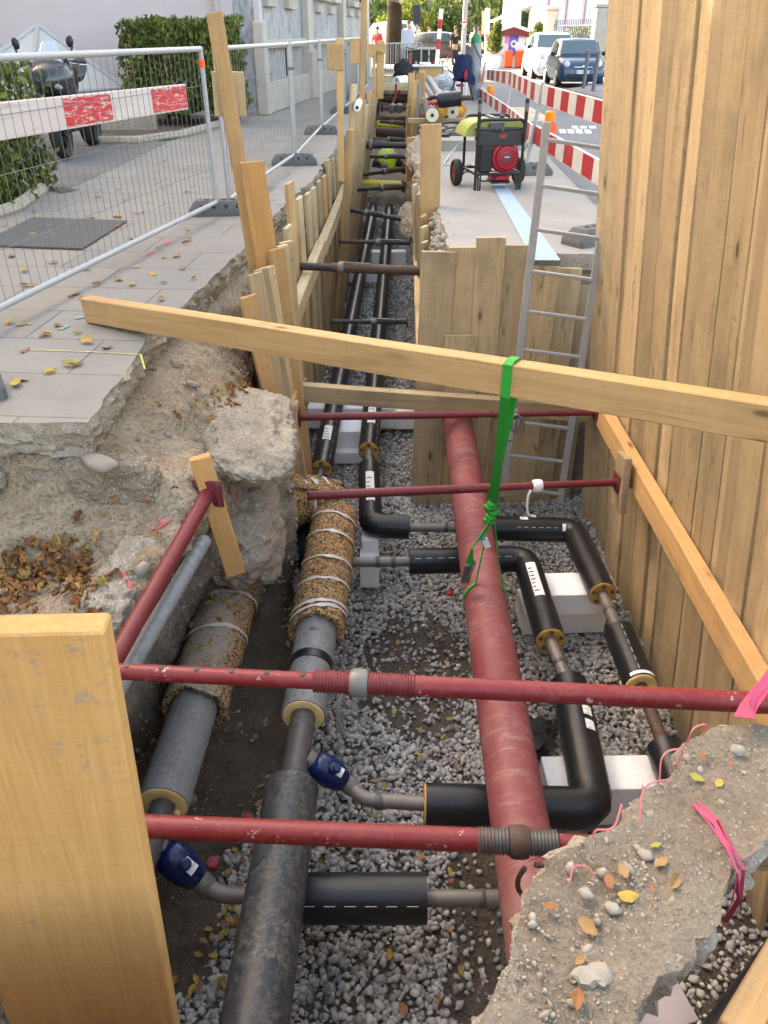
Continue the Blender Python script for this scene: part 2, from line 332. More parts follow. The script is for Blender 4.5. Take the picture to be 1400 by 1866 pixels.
WHITE = Mat('white_paint', 0.5, col=(0.78, 0.78, 0.77)).m
CHROME = Mat('chrome', 0.15, 1.0, col=(0.6, 0.6, 0.62)).m
# ================================================================== ground, pavements, trench
TX = lambda y: 0.025 * (y - 6.0)                       # the trench drifts to the right with distance
ZF = -2.25
def fbm(p, octv=4):
    return mnoise.fractal(p, 0.9, 2.1, octv)
def struct(o): o['kind'] = 'structure'; return o

pv = Mat('paving_slabs', 0.75, spec=0.3); v = pv.coord('Object'); v = pv.node('VectorRotate', {'Vector': v, 'Angle': R(4)}, rotation_type='Z_AXIS').outputs[0]
br = pv.node('TexBrick', {'Vector': v, 'Scale': 1.0, 'Mortar Size': 0.006, 'Mortar Smooth': 0.1, 'Brick Width': 0.95, 'Row Height': 0.52,
     'Color1': (0.205, 0.193, 0.177), 'Color2': (0.25, 0.235, 0.214), 'Mortar': (0.07, 0.068, 0.064)}).outputs[0]
n1 = pv.noise(v, 1.7, 6, 0.65); n2 = pv.noise(v, 60, 4, 0.7)
col = pv.mix(pv.ramp(n1, [(0.40, 0.0), (0.66, 0.65)]), br, (0.30, 0.26, 0.205)); col = pv.mix(pv.ramp(n2, [(0.4, 0.25), (0.62, 0.0)]), col, (0.11, 0.108, 0.10))
sp = pv.ramp(pv.vor(v, 3.0), [(0.0, 1.0), (0.03, 0.8), (0.045, 0.0)]); col = pv.mix(pv.math('MULTIPLY', sp, 0.5), col, (0.1, 0.1, 0.1))
pv.base(col).bump(n2, 0.25, 0.004); PAVING = pv.m

cg = Mat('road_concrete', 0.8, spec=0.25); v = cg.coord('Object'); n1 = cg.noise(v, 0.9, 7, 0.7, 0.4); n2 = cg.noise(v, 70, 4, 0.7)
vs = cg.node('VectorMath', {0: v, 1: (0.5, 3.0, 1)}, operation='MULTIPLY').outputs[0]; n3 = cg.noise(vs, 2.4, 6, 0.7, 0.5)
col = cg.ramp(n1, [(0.3, (0.21, 0.205, 0.197)), (0.5, (0.27, 0.258, 0.235)), (0.7, (0.33, 0.305, 0.26))])
col = cg.mix(cg.ramp(n3, [(0.55, 0.0), (0.72, 0.5)]), col, (0.36, 0.32, 0.25)); col = cg.mix(cg.ramp(n2, [(0.38, 0.3), (0.6, 0.0)]), col, (0.17, 0.165, 0.155))
cg.base(col).bump(n2, 0.2, 0.004); ROADC = cg.m
ag = Mat('asphalt', 0.85, spec=0.25); v = ag.coord('Object'); n1 = ag.noise(v, 0.7, 6, 0.65); n2 = ag.noise(v, 120, 3, 0.7)
col = ag.ramp(n1, [(0.3, (0.105, 0.105, 0.115)), (0.7, (0.16, 0.16, 0.17))]); col = ag.mix(ag.ramp(n2, [(0.45, 0.0), (0.75, 0.45)]), col, (0.205, 0.193, 0.177))
ag.base(col).bump(n2, 0.3, 0.004); ASPHALT = ag.m
yd = Mat('yard_asphalt', 0.9, spec=0.2); v = yd.coord('Object'); n2 = yd.noise(v, 70, 4, 0.7); n1 = yd.noise(v, 1.2, 5, 0.6)
col = yd.ramp(n2, [(0.3, (0.08, 0.072, 0.066)), (0.5, (0.17, 0.157, 0.143)), (0.72, (0.32, 0.295, 0.265))]); col = yd.mix(yd.ramp(n1, [(0.45, 0.0), (0.7, 0.4)]), col, (0.075, 0.068, 0.062))
yd.base(col).bump(n2, 0.4, 0.006); YARD = yd.m
fg = Mat('far_ground', 0.9, spec=0.2); v = fg.coord('Object'); n1 = fg.noise(v, 0.5, 6, 0.65)
fg.base(fg.ramp(n1, [(0.3, (0.26, 0.25, 0.235)), (0.7, (0.34, 0.325, 0.295))])); FARG = fg.m
def faded(name, c, under, amt=0.55):
    m = Mat(name, 0.8, spec=0.2); v = m.coord('Object'); n = m.noise(v, 9, 7, 0.75); n2 = m.noise(v, 1.5, 3, 0.5)
    f = m.math('MULTIPLY', m.ramp(n, [(0.4, 0.0), (0.62, 1.0)]), m.ramp(n2, [(0.3, amt), (0.7, 1.0)]))
    m.base(m.mix(f, c, under)); return m.m
BLUE_MK = faded('blue_marking', (0.27, 0.40, 0.53), (0.36, 0.36, 0.34), 0.15); CREAM_MK = faded('cream_marking', (0.50, 0.41, 0.27), (0.2, 0.2, 0.2), 0.1); WHITE_MK = faded('white_marking', (0.62, 0.62, 0.6), (0.2, 0.2, 0.2), 0.2)
FL_YEL = faded('survey_yellow', (0.55, 0.62, 0.06), (0.25, 0.25, 0.22), 0.2); FL_PINK = faded('survey_pink', (0.50, 0.07, 0.10), (0.3, 0.26, 0.22), 0.2); FL_GRN = faded('survey_green', (0.20, 0.36, 0.24), (0.25, 0.25, 0.22), 0.3)

def rough_line(pts, step, amp, seed=0.0):
    out = []
    for k in range(len(pts) - 1):
        a, b = Vector(pts[k]), Vector(pts[k + 1]); n = max(1, int((b - a).length / step)); d = (b - a).normalized(); s = V(-d.y, d.x)
        for i in range(n):
            p = a + (b - a) * (i / n); e = min(1, 6 * min(i / n, 1 - i / n) + 0.5)
            out.append(p + s * amp * e * (fbm(V(p.x * 5 + seed, p.y * 5, seed), 4)))
    out.append(Vector(pts[-1])); return out
def slab(name, outline, ztop, th, mats, grid=0.0, amp=0.0, side_rings=5, side_amp=0.02, under=0.0, rough_flags=None, seed=0.0):
    """outline slab: triangulated top, rough sides that run in by `under` towards the bottom"""
    n = len(outline); pts = [Vector((p[0], p[1])) for p in outline]; inner = []
    if grid > 0:
        xs = [p.x for p in pts]; ys = [p.y for p in pts]; x = min(xs) + grid
        while x < max(xs):
            y = min(ys) + grid
            while y < max(ys):
                inner.append(Vector((x + random.uniform(-.3, .3) * grid, y + random.uniform(-.3, .3) * grid))); y += grid
            x += grid
    vs, es, fs, *_ = delaunay_2d_cdt(pts + inner, [(i, (i + 1) % n) for i in range(n)], [], 1, 1e-6)
    mb = MB(); top = []
    for p in vs:
        h = amp * (fbm(V(p.x * 4 + seed, p.y * 4, 1.7), 5) + 0.35 * fbm(V(p.x * 22, p.y * 22 + seed, 3.1), 3)) if amp else 0.0
        top.append(V(p.x, p.y, ztop + h))
    mb.add(top, [tuple(f) for f in fs], 0)
    nz = {}
    for i, p in enumerate(vs): nz[(round(p.x, 5), round(p.y, 5))] = top[i].z
    area = sum(pts[i].x * pts[(i + 1) % n].y - pts[(i + 1) % n].x * pts[i].y for i in range(n)); sg = 1 if area > 0 else -1
    rings = [[V(p.x, p.y, nz.get((round(p.x, 5), round(p.y, 5)), ztop)) for p in pts]]
    for k in range(1, side_rings + 1):
        t = k / side_rings; ring = []
        for i, p in enumerate(pts):
            d = (pts[(i + 1) % n] - pts[i - 1]).normalized(); inn = V(-d.y, d.x) * sg
            r = 1.0 if rough_flags is None else rough_flags[i]
            q = V(p.x, p.y, ztop - th * t)
            off = r * (under * t * t + side_amp * (fbm(V(p.x * 14, p.y * 14, t * 3 * th * 10 + seed), 4) + .5 * fbm(V(p.x * 45, p.y * 45, t * 60 * th + seed), 2)))
            ring.append(V(q.x + inn.x * off, q.y + inn.y * off, q.z + r * side_amp * 0.6 * fbm(V(p.x * 9, p.y * 9, 7 + seed), 3) * (t > 0.9)))
        rings.append(ring)
    mb.loft(rings, cap=False, mi=1)
    mb.add(rings[-1], [tuple(range(n))], 1)
    return mb.build(name, mats, ang=50)

# the left footpath: a sheet of slabs, broken open along the trench
edge = [atz(160, 770), atz(215, 700), atz(272, 612), atz(345, 545), atz(450, 448), atz(520, 372), atz(575, 320), atz(640, 230)]
edge = [(p.x, p.y) for p in edge]; edge.append((-0.75 + TX(37), 37.0))
ol = rough_line([(-6.5, 3.16), (-3.0, 3.2), edge[0]], 0.03, 0.02, 3) + rough_line(edge[:6], 0.03, 0.024, 9)[1:] + rough_line(edge[5:], 0.15, 0.06, 4)[1:]
nr = len(ol); ol += [Vector((-60, 37)), Vector((-60, -15)), Vector((-6.5, -15))]
struct(slab('pavement', ol, 0.0, 0.19, [PAVING, CONC_ROUGH], 0, 0, 9, 0.035, 0.04, [1] * nr + [0] * 3))

# roadway, parking bay and far ground
roa = rough_line([(0.50 + TX(36.9), 36.9), (0.52 + TX(20), 20), (0.56, 9.8), (0.55, 7.9)], 0.15, 0.05, 2) + rough_line([(0.55, 7.9), (0.53, 6.6), (0.62, 6.34)], 0.04, 0.03, 5)[1:] + rough_line([(0.62, 6.34), (2.3, 6.30)], 0.05, 0.012, 6)[1:]
roa += [Vector((2.3, -15)), Vector((60, -15)), Vector((60, 36.9))]
struct(slab('parking_bay', roa, 0.0, 0.13, [ROADC, CONC_ROUGH], 0, 0, 4, 0.02, 0.0))
def sheet(name, pts, z, m): return struct(MB().add([V(x, y, z) for x, y in pts], [tuple(range(len(pts)))]).build(name, m, smooth=False))
sheet('ground', [(-400, 37), (400, 37), (400, 900), (-400, 900)], -0.002, FARG)
sheet('near_ground', [(-6.5, -15), (2.3, -15), (2.3, 0.5), (-6.5, 0.5)], 0.0, ROADC)
bar_a, bar_b = atz(1075, 372), atz(893, 178)
sheet('road', [(bar_a.x + .05, bar_a.y), (30, bar_a.y), (30, 29), (14, 46), (3.6, 46), (2.95, 24.5)], 0.004, ASPHALT)
sheet('blue_parking_line', [tuple(atz(*p).xy) for p in ((972, 475), (1022, 475), (918, 332), (894, 332))], 0.004, BLUE_MK)
sheet('cream_road_marking', [tuple(atz(*p).xy) for p in ((930, 196), (968, 196), (1012, 222), (958, 222))], 0.008, CREAM_MK)
for i, q in enumerate([(1018, 236, 1030, 244), (1033, 236, 1045, 244), (1048, 236, 1060, 244), (1041, 230, 1052, 235), (1056, 230, 1068, 235), (1072, 230, 1085, 235), (1064, 237, 1076, 244)]):
    sheet('white_road_marking', [tuple(atz(*p).xy) for p in ((q[0], q[1]), (q[2], q[1]), (q[2] + 3, q[3]), (q[0] + 3, q[3]))], 0.008, WHITE_MK)
sheet('yard', [tuple(atz(*p).xy) for p in ((-60, 352), (90, 348), (143, 338), (303, 262), (330, 246), (180, 246), (-60, 246))], 0.004, YARD)
# raised pavement nose behind the generator, and the far pavement with the bollards
def kerb(name, pts, h, m):
    return struct(slab(name, pts, h, h + 0.1, [m, ROADC], 0, 0, 2, 0.0, 0.0))
cs = [(0.72, 12.62), (1.75, 12.62), (2.05, 12.75), (2.25, 13.2), (2.62, 18), (3.05, 28), (1.10, 28), (0.85, 16)]
kerb('kerbed_pavement', rough_line(cs + [cs[0]], 0.5, 0.0)[:-1], 0.14, ROADC)
rp = [atz(1033, 170), atz(1100, 190), atz(1180, 214)]
kerb('right_pavement', [Vector(p) for p in [(rp[0].x, rp[0].y), (rp[1].x, rp[1].y), (9.5, 13.5), (16, 13.5), (16, 50), (8.2, 50), (8.0, 31), (6.2, 26.9)]], 0.12, ASPHALT)

# survey paint on the slabs
def stroke(name, px, wd, m, z=0.005):
    ps = [atz(*p, z) for p in px]; mb = MB()
    for a, b in zip(ps, ps[1:]):
        d = (b - a).normalized(); s = V(-d.y, d.x, 0) * wd
        mb.add([a - s, b - s, b + s, a + s], [(0, 1, 2, 3)]); 
    return struct(mb.build(name, m, smooth=False))
stroke('yellow_survey_mark', [(52, 637), (150, 640), (257, 646)], 0.004, FL_YEL); stroke('yellow_survey_mark', [(257, 646), (264, 672)], 0.004, FL_YEL, 0.009)
stroke('green_survey_mark', [(108, 600), (125, 592)], 0.02, FL_GRN); stroke('green_survey_mark', [(138, 580), (152, 576)], 0.02, FL_GRN)
stroke('pink_survey_mark', [(200, 458), (232, 450)], 0.02, FL_PINK); stroke('pink_survey_mark', [(268, 464), (280, 459)], 0.02, FL_PINK); stroke('pink_survey_mark', [(300, 446), (308, 438)], 0.025, FL_PINK)

# ------------------------------------------------------------------ the soil bank on the left
ST = [(0.6, [(-6.6, -.66), (-1.9, -.64), (-1.14, -.58), (-1.18, -.85), (-1.36, -1.35), (-1.34, -1.95), (-1.0, -2.25), (-.6, -2.4)]),
      (2.3, [(-6.6, -.66), (-1.9, -.64), (-1.10, -.57), (-1.16, -.85), (-1.36, -1.35), (-1.32, -1.95), (-.98, -2.22), (-.6, -2.4)]),
      (2.85, [(-6.6, -.68), (-1.7, -.63), (-1.00, -.55), (-1.08, -.85), (-1.36, -1.3), (-1.30, -1.9), (-.88, -2.2), (-.5, -2.4)]),
      (3.1, [(-6.6, -.48), (-1.6, -.45), (-.96, -.50), (-1.02, -.82), (-1.33, -1.25), (-1.26, -1.85), (-.75, -2.18), (-.4, -2.4)]),
      (3.3, [(-6.6, -.17), (-1.5, -.17), (-.93, -.47), (-.97, -.80), (-1.25, -1.2), (-1.22, -1.8), (-.62, -2.16), (-.3, -2.4)]),
      (3.7, [(-6.6, -.17), (-1.42, -.17), (-.88, -.52), (-.90, -.85), (-1.1, -1.2), (-1.12, -1.8), (-.56, -2.14), (-.25, -2.4)]),
      (4.0, [(-6.6, -.17), (-1.32, -.17), (-.86, -.55), (-.80, -.95), (-.80, -1.36), (-.78, -1.72), (-.6, -2.14), (-.3, -2.4)]),
      (4.5, [(-6.6, -.17), (-1.27, -.17), (-.95, -.42), (-.72, -.70), (-.62, -1.25), (-.66, -1.75), (-.62, -2.2), (-.4, -2.4)]),
      (5.0, [(-6.6, -.17), (-1.24, -.17), (-1.10, -.40), (-.98, -.70), (-.92, -1.2), (-.94, -1.8), (-.90, -2.25), (-.6, -2.4)]),
      (5.8, [(-6.6, -.17), (-1.19, -.17), (-1.14, -.42), (-1.12, -.75), (-1.10, -1.2), (-1.08, -1.8), (-1.05, -2.3), (-.7, -2.4)]),
      (7.0, [(-6.6, -.17), (-1.10, -.17), (-1.02, -.5), (-.97, -.8), (-.95, -1.2), (-.95, -1.8), (-.95, -2.3), (-.7, -2.4)])]
ST += [(yy, [(x + (TX(yy) - TX(7) if i > 0 else 0) + (0.2 * min(1, (yy - 7) / 8) if 0 < i < 3 else 0), z) for i, (x, z) in enumerate(ST[10][1])]) for yy in (12, 20, 36.9)]
def resample(poly, n):
    P = [Vector(p) for p in poly]; L = [0]
    for a, b in zip(P, P[1:]): L.append(L[-1] + (b - a).length)
    first = L[1] - 2.2; out = []                                        # the long flat part gets few points
    for i in range(n):
        t = i / (n - 1); s = t * 0 + (first * (t / 0.06) if t < 0.06 else first + (L[-1] - first) * (t - 0.06) / 0.94)
        k = max(j for j in range(len(L) - 1) if L[j] <= s + 1e-9); out.append(P[k].lerp(P[k + 1], (s - L[k]) / max(1e-9, L[k + 1] - L[k])))
    return out
def smooth1(a, it):
    for _ in range(it): b = a.copy(); b[1:-1] = (a[:-2] + 2 * a[1:-1] + a[2:]) / 4; a = b
    return a
ysb = list(np.arange(0.6, 6.4, 0.022)) + list(np.arange(6.4, 37.2, 0.3)); NP_ = 130
base = np.array([[tuple(p) for p in resample(pl, NP_)] for _, pl in ST]); yk = np.array([s[0] for s in ST])
grid = np.zeros((len(ysb), NP_, 3))
for i, y in enumerate(ysb):
    k = min(len(yk) - 2, max(0, int(np.searchsorted(yk, y)) - 1)); t = min(1, (y - yk[k]) / (yk[k + 1] - yk[k])); t = t * t * (3 - 2 * t)
    pr = base[k] * (1 - t) + base[k + 1] * t; pr = smooth1(pr, 6); grid[i, :, 0] = pr[:, 0]; grid[i, :, 1] = y; grid[i, :, 2] = pr[:, 1]
du = np.gradient(grid, axis=0); dv = np.gradient(grid, axis=1); nn = np.cross(dv, du); nn /= np.linalg.norm(nn, axis=2, keepdims=True) + 1e-9
nn = -nn if nn[50, 40, 2] < 0 else nn
BANK = grid.copy()
for i in range(len(ysb)):
    for j in range(NP_):
        p = grid[i, j]
        if p[0] < -3.6: continue
        q = V(*p); a = 0.065 * fbm(q * 2.6, 4) + 0.045 * abs(fbm(q * 6 + V(5, 0, 0), 4)) + 0.02 * fbm(q * 22, 3)
        if p[2] < -2.3: a *= 0.2
        if p[2] > -0.25 and p[1] > 3.4: a = min(a, 0.004) * 0.5 - 0.004
        BANK[i, j] = p + nn[i, j] * a
idx = np.arange(len(ysb) * NP_).reshape(len(ysb), NP_)
fq = np.stack([idx[:-1, :-1], idx[1:, :-1], idx[1:, 1:], idx[:-1, 1:]], -1).reshape(-1, 4)
bankm = Mat('bank_soil', 0.95, spec=0.1); v = bankm.coord('Object')
# tan dry soil above, damp dark soil low in the cut, grey sand over the lagged pipe
n1 = bankm.noise(v, 3.2, 7, 0.65); n2 = bankm.noise(v, 42, 5, 0.7); zz = bankm.node('SeparateXYZ', {0: v}).outputs[2]
lay = bankm.math('ADD', zz, bankm.math('MULTIPLY', n1, 0.5))
dry = bankm.ramp(n1, [(0.3, (0.32, 0.235, 0.15)), (0.5, (0.43, 0.33, 0.22)), (0.7, (0.50, 0.405, 0.29))])
damp = bankm.ramp(n1, [(0.3, (0.095, 0.075, 0.055)), (0.55, (0.15, 0.125, 0.095)), (0.75, (0.22, 0.185, 0.145))])
grey = bankm.ramp(n1, [(0.3, (0.32, 0.28, 0.225)), (0.7, (0.46, 0.42, 0.35))])
col = bankm.mix(bankm.ramp(bankm.math('ADD', lay, 2.0), [(0.62, 1.0), (0.9, 0.0)]), grey, damp)
col = bankm.mix(bankm.ramp(bankm.math('ADD', lay, 1.5), [(0.93, 0.0), (1.0, 1.0)]), col, dry)
pc = bankm.node('TexVoronoi', {'Vector': v, 'Scale': 60.0}); g = bankm.ramp(bankm.node('SeparateColor', {0: pc.outputs['Color']}).outputs[0], [(0.6, 0.0), (0.64, 1.0)])
pm = bankm.math('MULTIPLY', g, bankm.ramp(pc.outputs['Distance'], [(0.28, 1.0), (0.45, 0.0)]))
col = bankm.mix(bankm.math('MULTIPLY', pm, 0.4), col, (0.42, 0.38, 0.31)); col = bankm.mix(bankm.ramp(n2, [(0.32, 0.5), (0.58, 0.0)]), col, (0.075, 0.055, 0.04))
bankm.base(col).bump(bankm.math('ADD', bankm.math('ADD', n1, n2), bankm.math('MULTIPLY', pm, 0.5)), 0.9, 0.03)
struct(npmesh('soil_bank', BANK.reshape(-1, 3), fq, bankm.m))

# soil faces behind the right-hand boards
def soil_face(name, a, b, z0, z1, out, step=0.12, amp=0.05):
    a, b = Vector(a), Vector(b); L = (b - a).length; n = max(2, int(L / step)); m = max(2, int((z1 - z0) / step)); vs = []; fs = []; o = Vector(out)
    for i in range(n + 1):
        for j in range(m + 1):
            p = a.lerp(b, i / n); p = V(p.x, p.y, z0 + (z1 - z0) * j / m); vs.append(p + o * amp * fbm(p * 3, 4))
    for i in range(n):
        for j in range(m): fs.append((i * (m + 1) + j, (i + 1) * (m + 1) + j, (i + 1) * (m + 1) + j + 1, i * (m + 1) + j + 1))
    return struct(MB().add(vs, fs).build(name, SOIL))
soil_face('trench_soil_face', (0.47, 6.4, 0), (0.47 + TX(36.9), 36.9, 0), -2.4, -0.10, (-1, 0, 0), 0.2, 0.08)
soil_face('trench_soil_face', (0.45, 6.40, 0), (2.3, 6.36, 0), -2.4, -0.10, (0, -1, 0))
soil_face('trench_soil_face', (2.28, 0.45, 0), (2.28, 6.4, 0), -2.4, -0.01, (-1, 0, 0))
soil_face('trench_soil_face', (-6.5, 0.48, 0), (2.3, 0.48, 0), -2.4, -0.01, (0, 1, 0))
soil_face('trench_soil_face', (-1.2 + TX(36), 36.85, 0), (0.8 + TX(36), 36.85, 0), -2.4, -0.02, (0, -1, 0))

# ------------------------------------------------------------------ trench bottom
def floor_z(x, y):
    z = ZF - 0.03 + 0.035 * fbm(V(x * 1.8, y * 1.8, 4.0), 3)
    z -= 0.10 * math.exp(-(((x - 0.42) / 0.22) ** 2 + ((y - 1.9) / 0.75) ** 2))
    z -= 0.05 * math.exp(-(((x - 0.3) / 0.4) ** 2 + ((y - 4.0) / 0.5) ** 2))
    if y > 17: z += min(0.95, (y - 17) * 0.42) 
    return z
def grass_grid(x0, x1, y0, y1, st):
    nx = int((x1 - x0) / st) + 1; ny = int((y1 - y0) / st) + 1
    vs = np.array([(x0 + (x1 - x0) * i / (nx - 1) + (TX(y0 + (y1 - y0) * j / (ny - 1)) if y0 > 6 else 0), y0 + (y1 - y0) * j / (ny - 1), 0) for j in range(ny) for i in range(nx)])
    vs[:, 2] = [floor_z(a, b) + 0.012 * fbm(V(a * 14, b * 14, 0), 3) for a, b in vs[:, :2]]
    id_ = np.arange(nx * ny).reshape(ny, nx); return vs, np.stack([id_[:-1, :-1], id_[:-1, 1:], id_[1:, 1:], id_[1:, :-1]], -1).reshape(-1, 4)
struct(npmesh('trench_floor', *grass_grid(-1.5, 2.35, 0.4, 6.4, 0.03), SOIL_DARK))
struct(npmesh('trench_floor', *grass_grid(-1.15, 0.62, 6.3, 37.0, 0.15), SOIL))

def ico(sub):
    bm = bmesh.new(); bmesh.ops.create_icosphere(bm, subdivisions=sub, radius=1.0); bm.verts.ensure_lookup_table()
    v = np.array([p.co[:] for p in bm.verts]); f = np.array([[q.index for q in p.verts] for p in bm.faces]); bm.free(); return v, f
def rnd_rot(n, flat=1.0):
    a = np.random.rand(n) * 2 * np.pi; b = (np.random.rand(n) - 0.5) * np.pi * flat; c = (np.random.rand(n) - 0.5) * np.pi * flat
    ca, sa, cb, sb, cc, sc = np.cos(a), np.sin(a), np.cos(b), np.sin(b), np.cos(c), np.sin(c); m = np.zeros((n, 3, 3))
    m[:, 0, 0] = ca * cb; m[:, 0, 1] = ca * sb * sc - sa * cc; m[:, 0, 2] = ca * sb * cc + sa * sc
    m[:, 1, 0] = sa * cb; m[:, 1, 1] = sa * sb * sc + ca * cc; m[:, 1, 2] = sa * sb * cc - ca * sc
    m[:, 2, 0] = -sb; m[:, 2, 1] = cb * sc; m[:, 2, 2] = cb * cc; return m
def stone_mesh(name, pos, rad, mat_, sub=1, flat=0.55, kind='stuff'):
    pos = np.asarray(pos, float); rad = np.asarray(rad, float); n = len(pos); bv, bf = ico(sub); nv = len(bv)
    var = []
    for k in range(9):
        s = np.array([[1 + 0.42 * mnoise.noise(V(*p) * 1.1 + V(k * 7.3, 0, 0)) + 0.12 * mnoise.noise(V(*p) * 2.7 + V(k * 3.1, 5, 0)) for p in bv]]).T; var.append(bv * s)
    var = np.array(var)[np.random.randint(0, 9, n)]
    sc = np.stack([np.random.uniform(1.0, 1.45, n), np.random.uniform(0.75, 1.05, n), np.random.uniform(0.5, 0.8, n)], 1) * rad[:, None]
    vv = np.einsum('nij,nkj->nki', rnd_rot(n, flat), var * sc[:, None, :]) + pos[:, None, :]
    ff = (bf[None] + (np.arange(n) * nv)[:, None, None]).reshape(-1, 3)
    o = npmesh(name, vv.reshape(-1, 3), ff, mat_); o['kind'] = kind; return o
def gravel_density(x, y):
    e = 0.35 * mnoise.noise(V(x * 2.2, y * 2.2, 0)) + 0.22 * mnoise.noise(V(x * 6, y * 6, 2))
    d = 1.0
    g = ((x - 0.22) / 0.46) ** 2 + ((y - 4.0) / 0.62) ** 2
    if g < .8 + 1.5 * e: d = 0.22
    if x > 1.35 and y < 2.2 + e: d = 0.3
    if 0.30 + e * .3 < x < 0.64 and y < 2.75 + e: d = 0.15
    xl = np.interp(y, [0.6, 2.0, 2.75, 3.5, 4.3, 4.7, 5.2], [-0.98, -0.95, -0.85, -0.54, -0.28, -0.5, -0.75])
    if x < xl + 0.35 * e: d = 0.03
    return d
P_, Rr = [], []
for _ in range(52000):
    x = random.uniform(-1.1, 2.25); y = random.uniform(0.7, 6.4)
    if y > 6.0 and x < 0.3: pass
    if random.random() < gravel_density(x, y):
        r = random.choice((0.010, 0.012, 0.015, 0.017, 0.021)) * random.uniform(0.85, 1.2)
        P_.append((x, y, floor_z(x, y) + r * random.uniform(0.1, 1.1))); Rr.append(r)
tag(stone_mesh('gravel', P_, Rr, GRAVEL, 1), 'rounded grey river gravel spread over the bottom of the wide pit', kind='stuff')
P_, Rr = [], []
for _ in range(17000):
    y = 6.2 + 12.3 * random.random() ** 1.25; x = random.uniform(-0.93, 0.45) + TX(y)
    r = random.uniform(0.013, 0.022) * (1 + 0.03 * (y - 6)); P_.append((x, y, floor_z(x, y) + r * random.uniform(0.2, 1.2))); Rr.append(r)
tag(stone_mesh('gravel', P_, Rr, GRAVEL, 1), 'grey gravel bed running under the two pipes in the narrow trench', kind='stuff')
# pebbles in the bank
P_, Rr = [], []
for _ in range(5200):
    i = random.randrange(0, 262); j = random.randrange(12, NP_ - 12); p = BANK[i, j]
    if p[2] > -0.2 or p[2] < -2.2: continue
    q = fbm(V(*p) * 1.5, 2)
    if q < -0.12: continue
    r = 0.006 + 0.016 * random.random() ** 3 + (0.03 if random.random() < 0.02 else 0); P_.append(tuple(p + nn[i, j] * r * 0.1)); Rr.append(r)
tag(stone_mesh('bank_pebbles', P_, Rr, PEBBLE, 1, 1.0), 'tan pebbles stuck in the cut soil bank', kind='stuff')
# ================================================================== timber
PCOUNT = [0]
def plank(name, p0, p1, wd, th, wdir, m, label=None, cat='plank', group=None, warp=0.004, parent=None, rough_end=0.004):
    p0, p1 = Vector(p0), Vector(p1); d = (p1 - p0); L = d.length; d.normalize()
    x = Vector(wdir); x = (x - d * x.dot(d)).normalized(); y = d.cross(x); PCOUNT[0] += 1; s = PCOUNT[0] * 1.37
    n = max(2, int(L / 0.25)); c = min(0.004, th * 0.2); mb = MB(); rings = []
    zs = [0, c] + [L * k / n for k in range(1, n)] + [L - c, L]
    for q, z in enumerate(zs):
        k = c if q in (0, len(zs) - 1) else 0.0
        wx = warp * mnoise.noise(V(z * 0.9, s, 0)); wy = warp * mnoise.noise(V(z * 0.9, s, 9)); a, b = wd / 2 - k, th / 2 - k
        tz = 0 if 1 < q < len(zs) - 2 else rough_end * mnoise.noise(V(s, q, 3))
        rings.append([V(px + wx, py + wy, z + tz * px / wd * 4) for px, py in ((-a + c, -b), (a - c, -b), (a, -b + c), (a, b - c), (a - c, b), (-a + c, b), (-a, b - c), (-a, -b + c))])
    o = mb.loft(rings).build(name, m, parent, ang=30)
    M3 = Matrix((x, y, d)).transposed().to_4x4(); M3.translation = p0; o.matrix_world = M3
    if label: tag(o, label, cat, group)
    return o

# ---- the tall board wall on the right: boards lean in towards the pit
WALL = lambda y, z: V(1.87 - 0.09 * (z + 2.25), y, z)
ys = 5.98; k = 0; walldesc = ['tall pale board with round knots at the far corner of the board wall']
wd_list = [0.30, 0.20, 0.19, 0.24, 0.20, 0.25, 0.19, 0.22, 0.25, 0.21, 0.24, 0.2, 0.23, 0.22, 0.2, 0.24, 0.22, 0.24, 0.2, 0.22, 0.24, 0.2, 0.22]
wd_list = [wd_list[0] * .9] + [x * .78 for x in wd_list[1:]]
for i, wdt in enumerate(wd_list):
    st = (0.0, 0.022, 0.006, 0.026, 0.012, 0.0, 0.024, 0.01, 0.028, 0.0, 0.02, 0.026, 0.006)[i % 13]
    yc = ys - wdt / 2; lean = (0.0, -0.02, 0.015, -0.03, 0.05, 0.0, -0.04, 0.03, 0.06, -0.02)[i % 10]
    gap = 0.045 if i in (9,) else 0.0
    top = 2.6 - 0.03 * i
    p0 = WALL(yc, -2.33) + V(st, -0.02 * i / 18, 0); p1 = WALL(yc, top) + V(st - 0.004 * i * (i > 6), lean + 0.012 * i, 0)
    wdir = (0.35, -0.94, 0) if i == 0 else (random.uniform(-.05, .12), -1, 0)
    lab = walldesc[0] if i == 0 else ORD[i] + ' tall board from the far corner of the right-hand board wall'
    plank('wall_board', p0, p1, wdt + 0.03, 0.032, wdir, (W_MID, W_MID, W_OLD, W_MID, W_OLD)[(i * 3 + 1) % 5], lab, 'board', 'tall boards of the right-hand wall', 0.006)
    ys -= wdt * 0.93 + gap
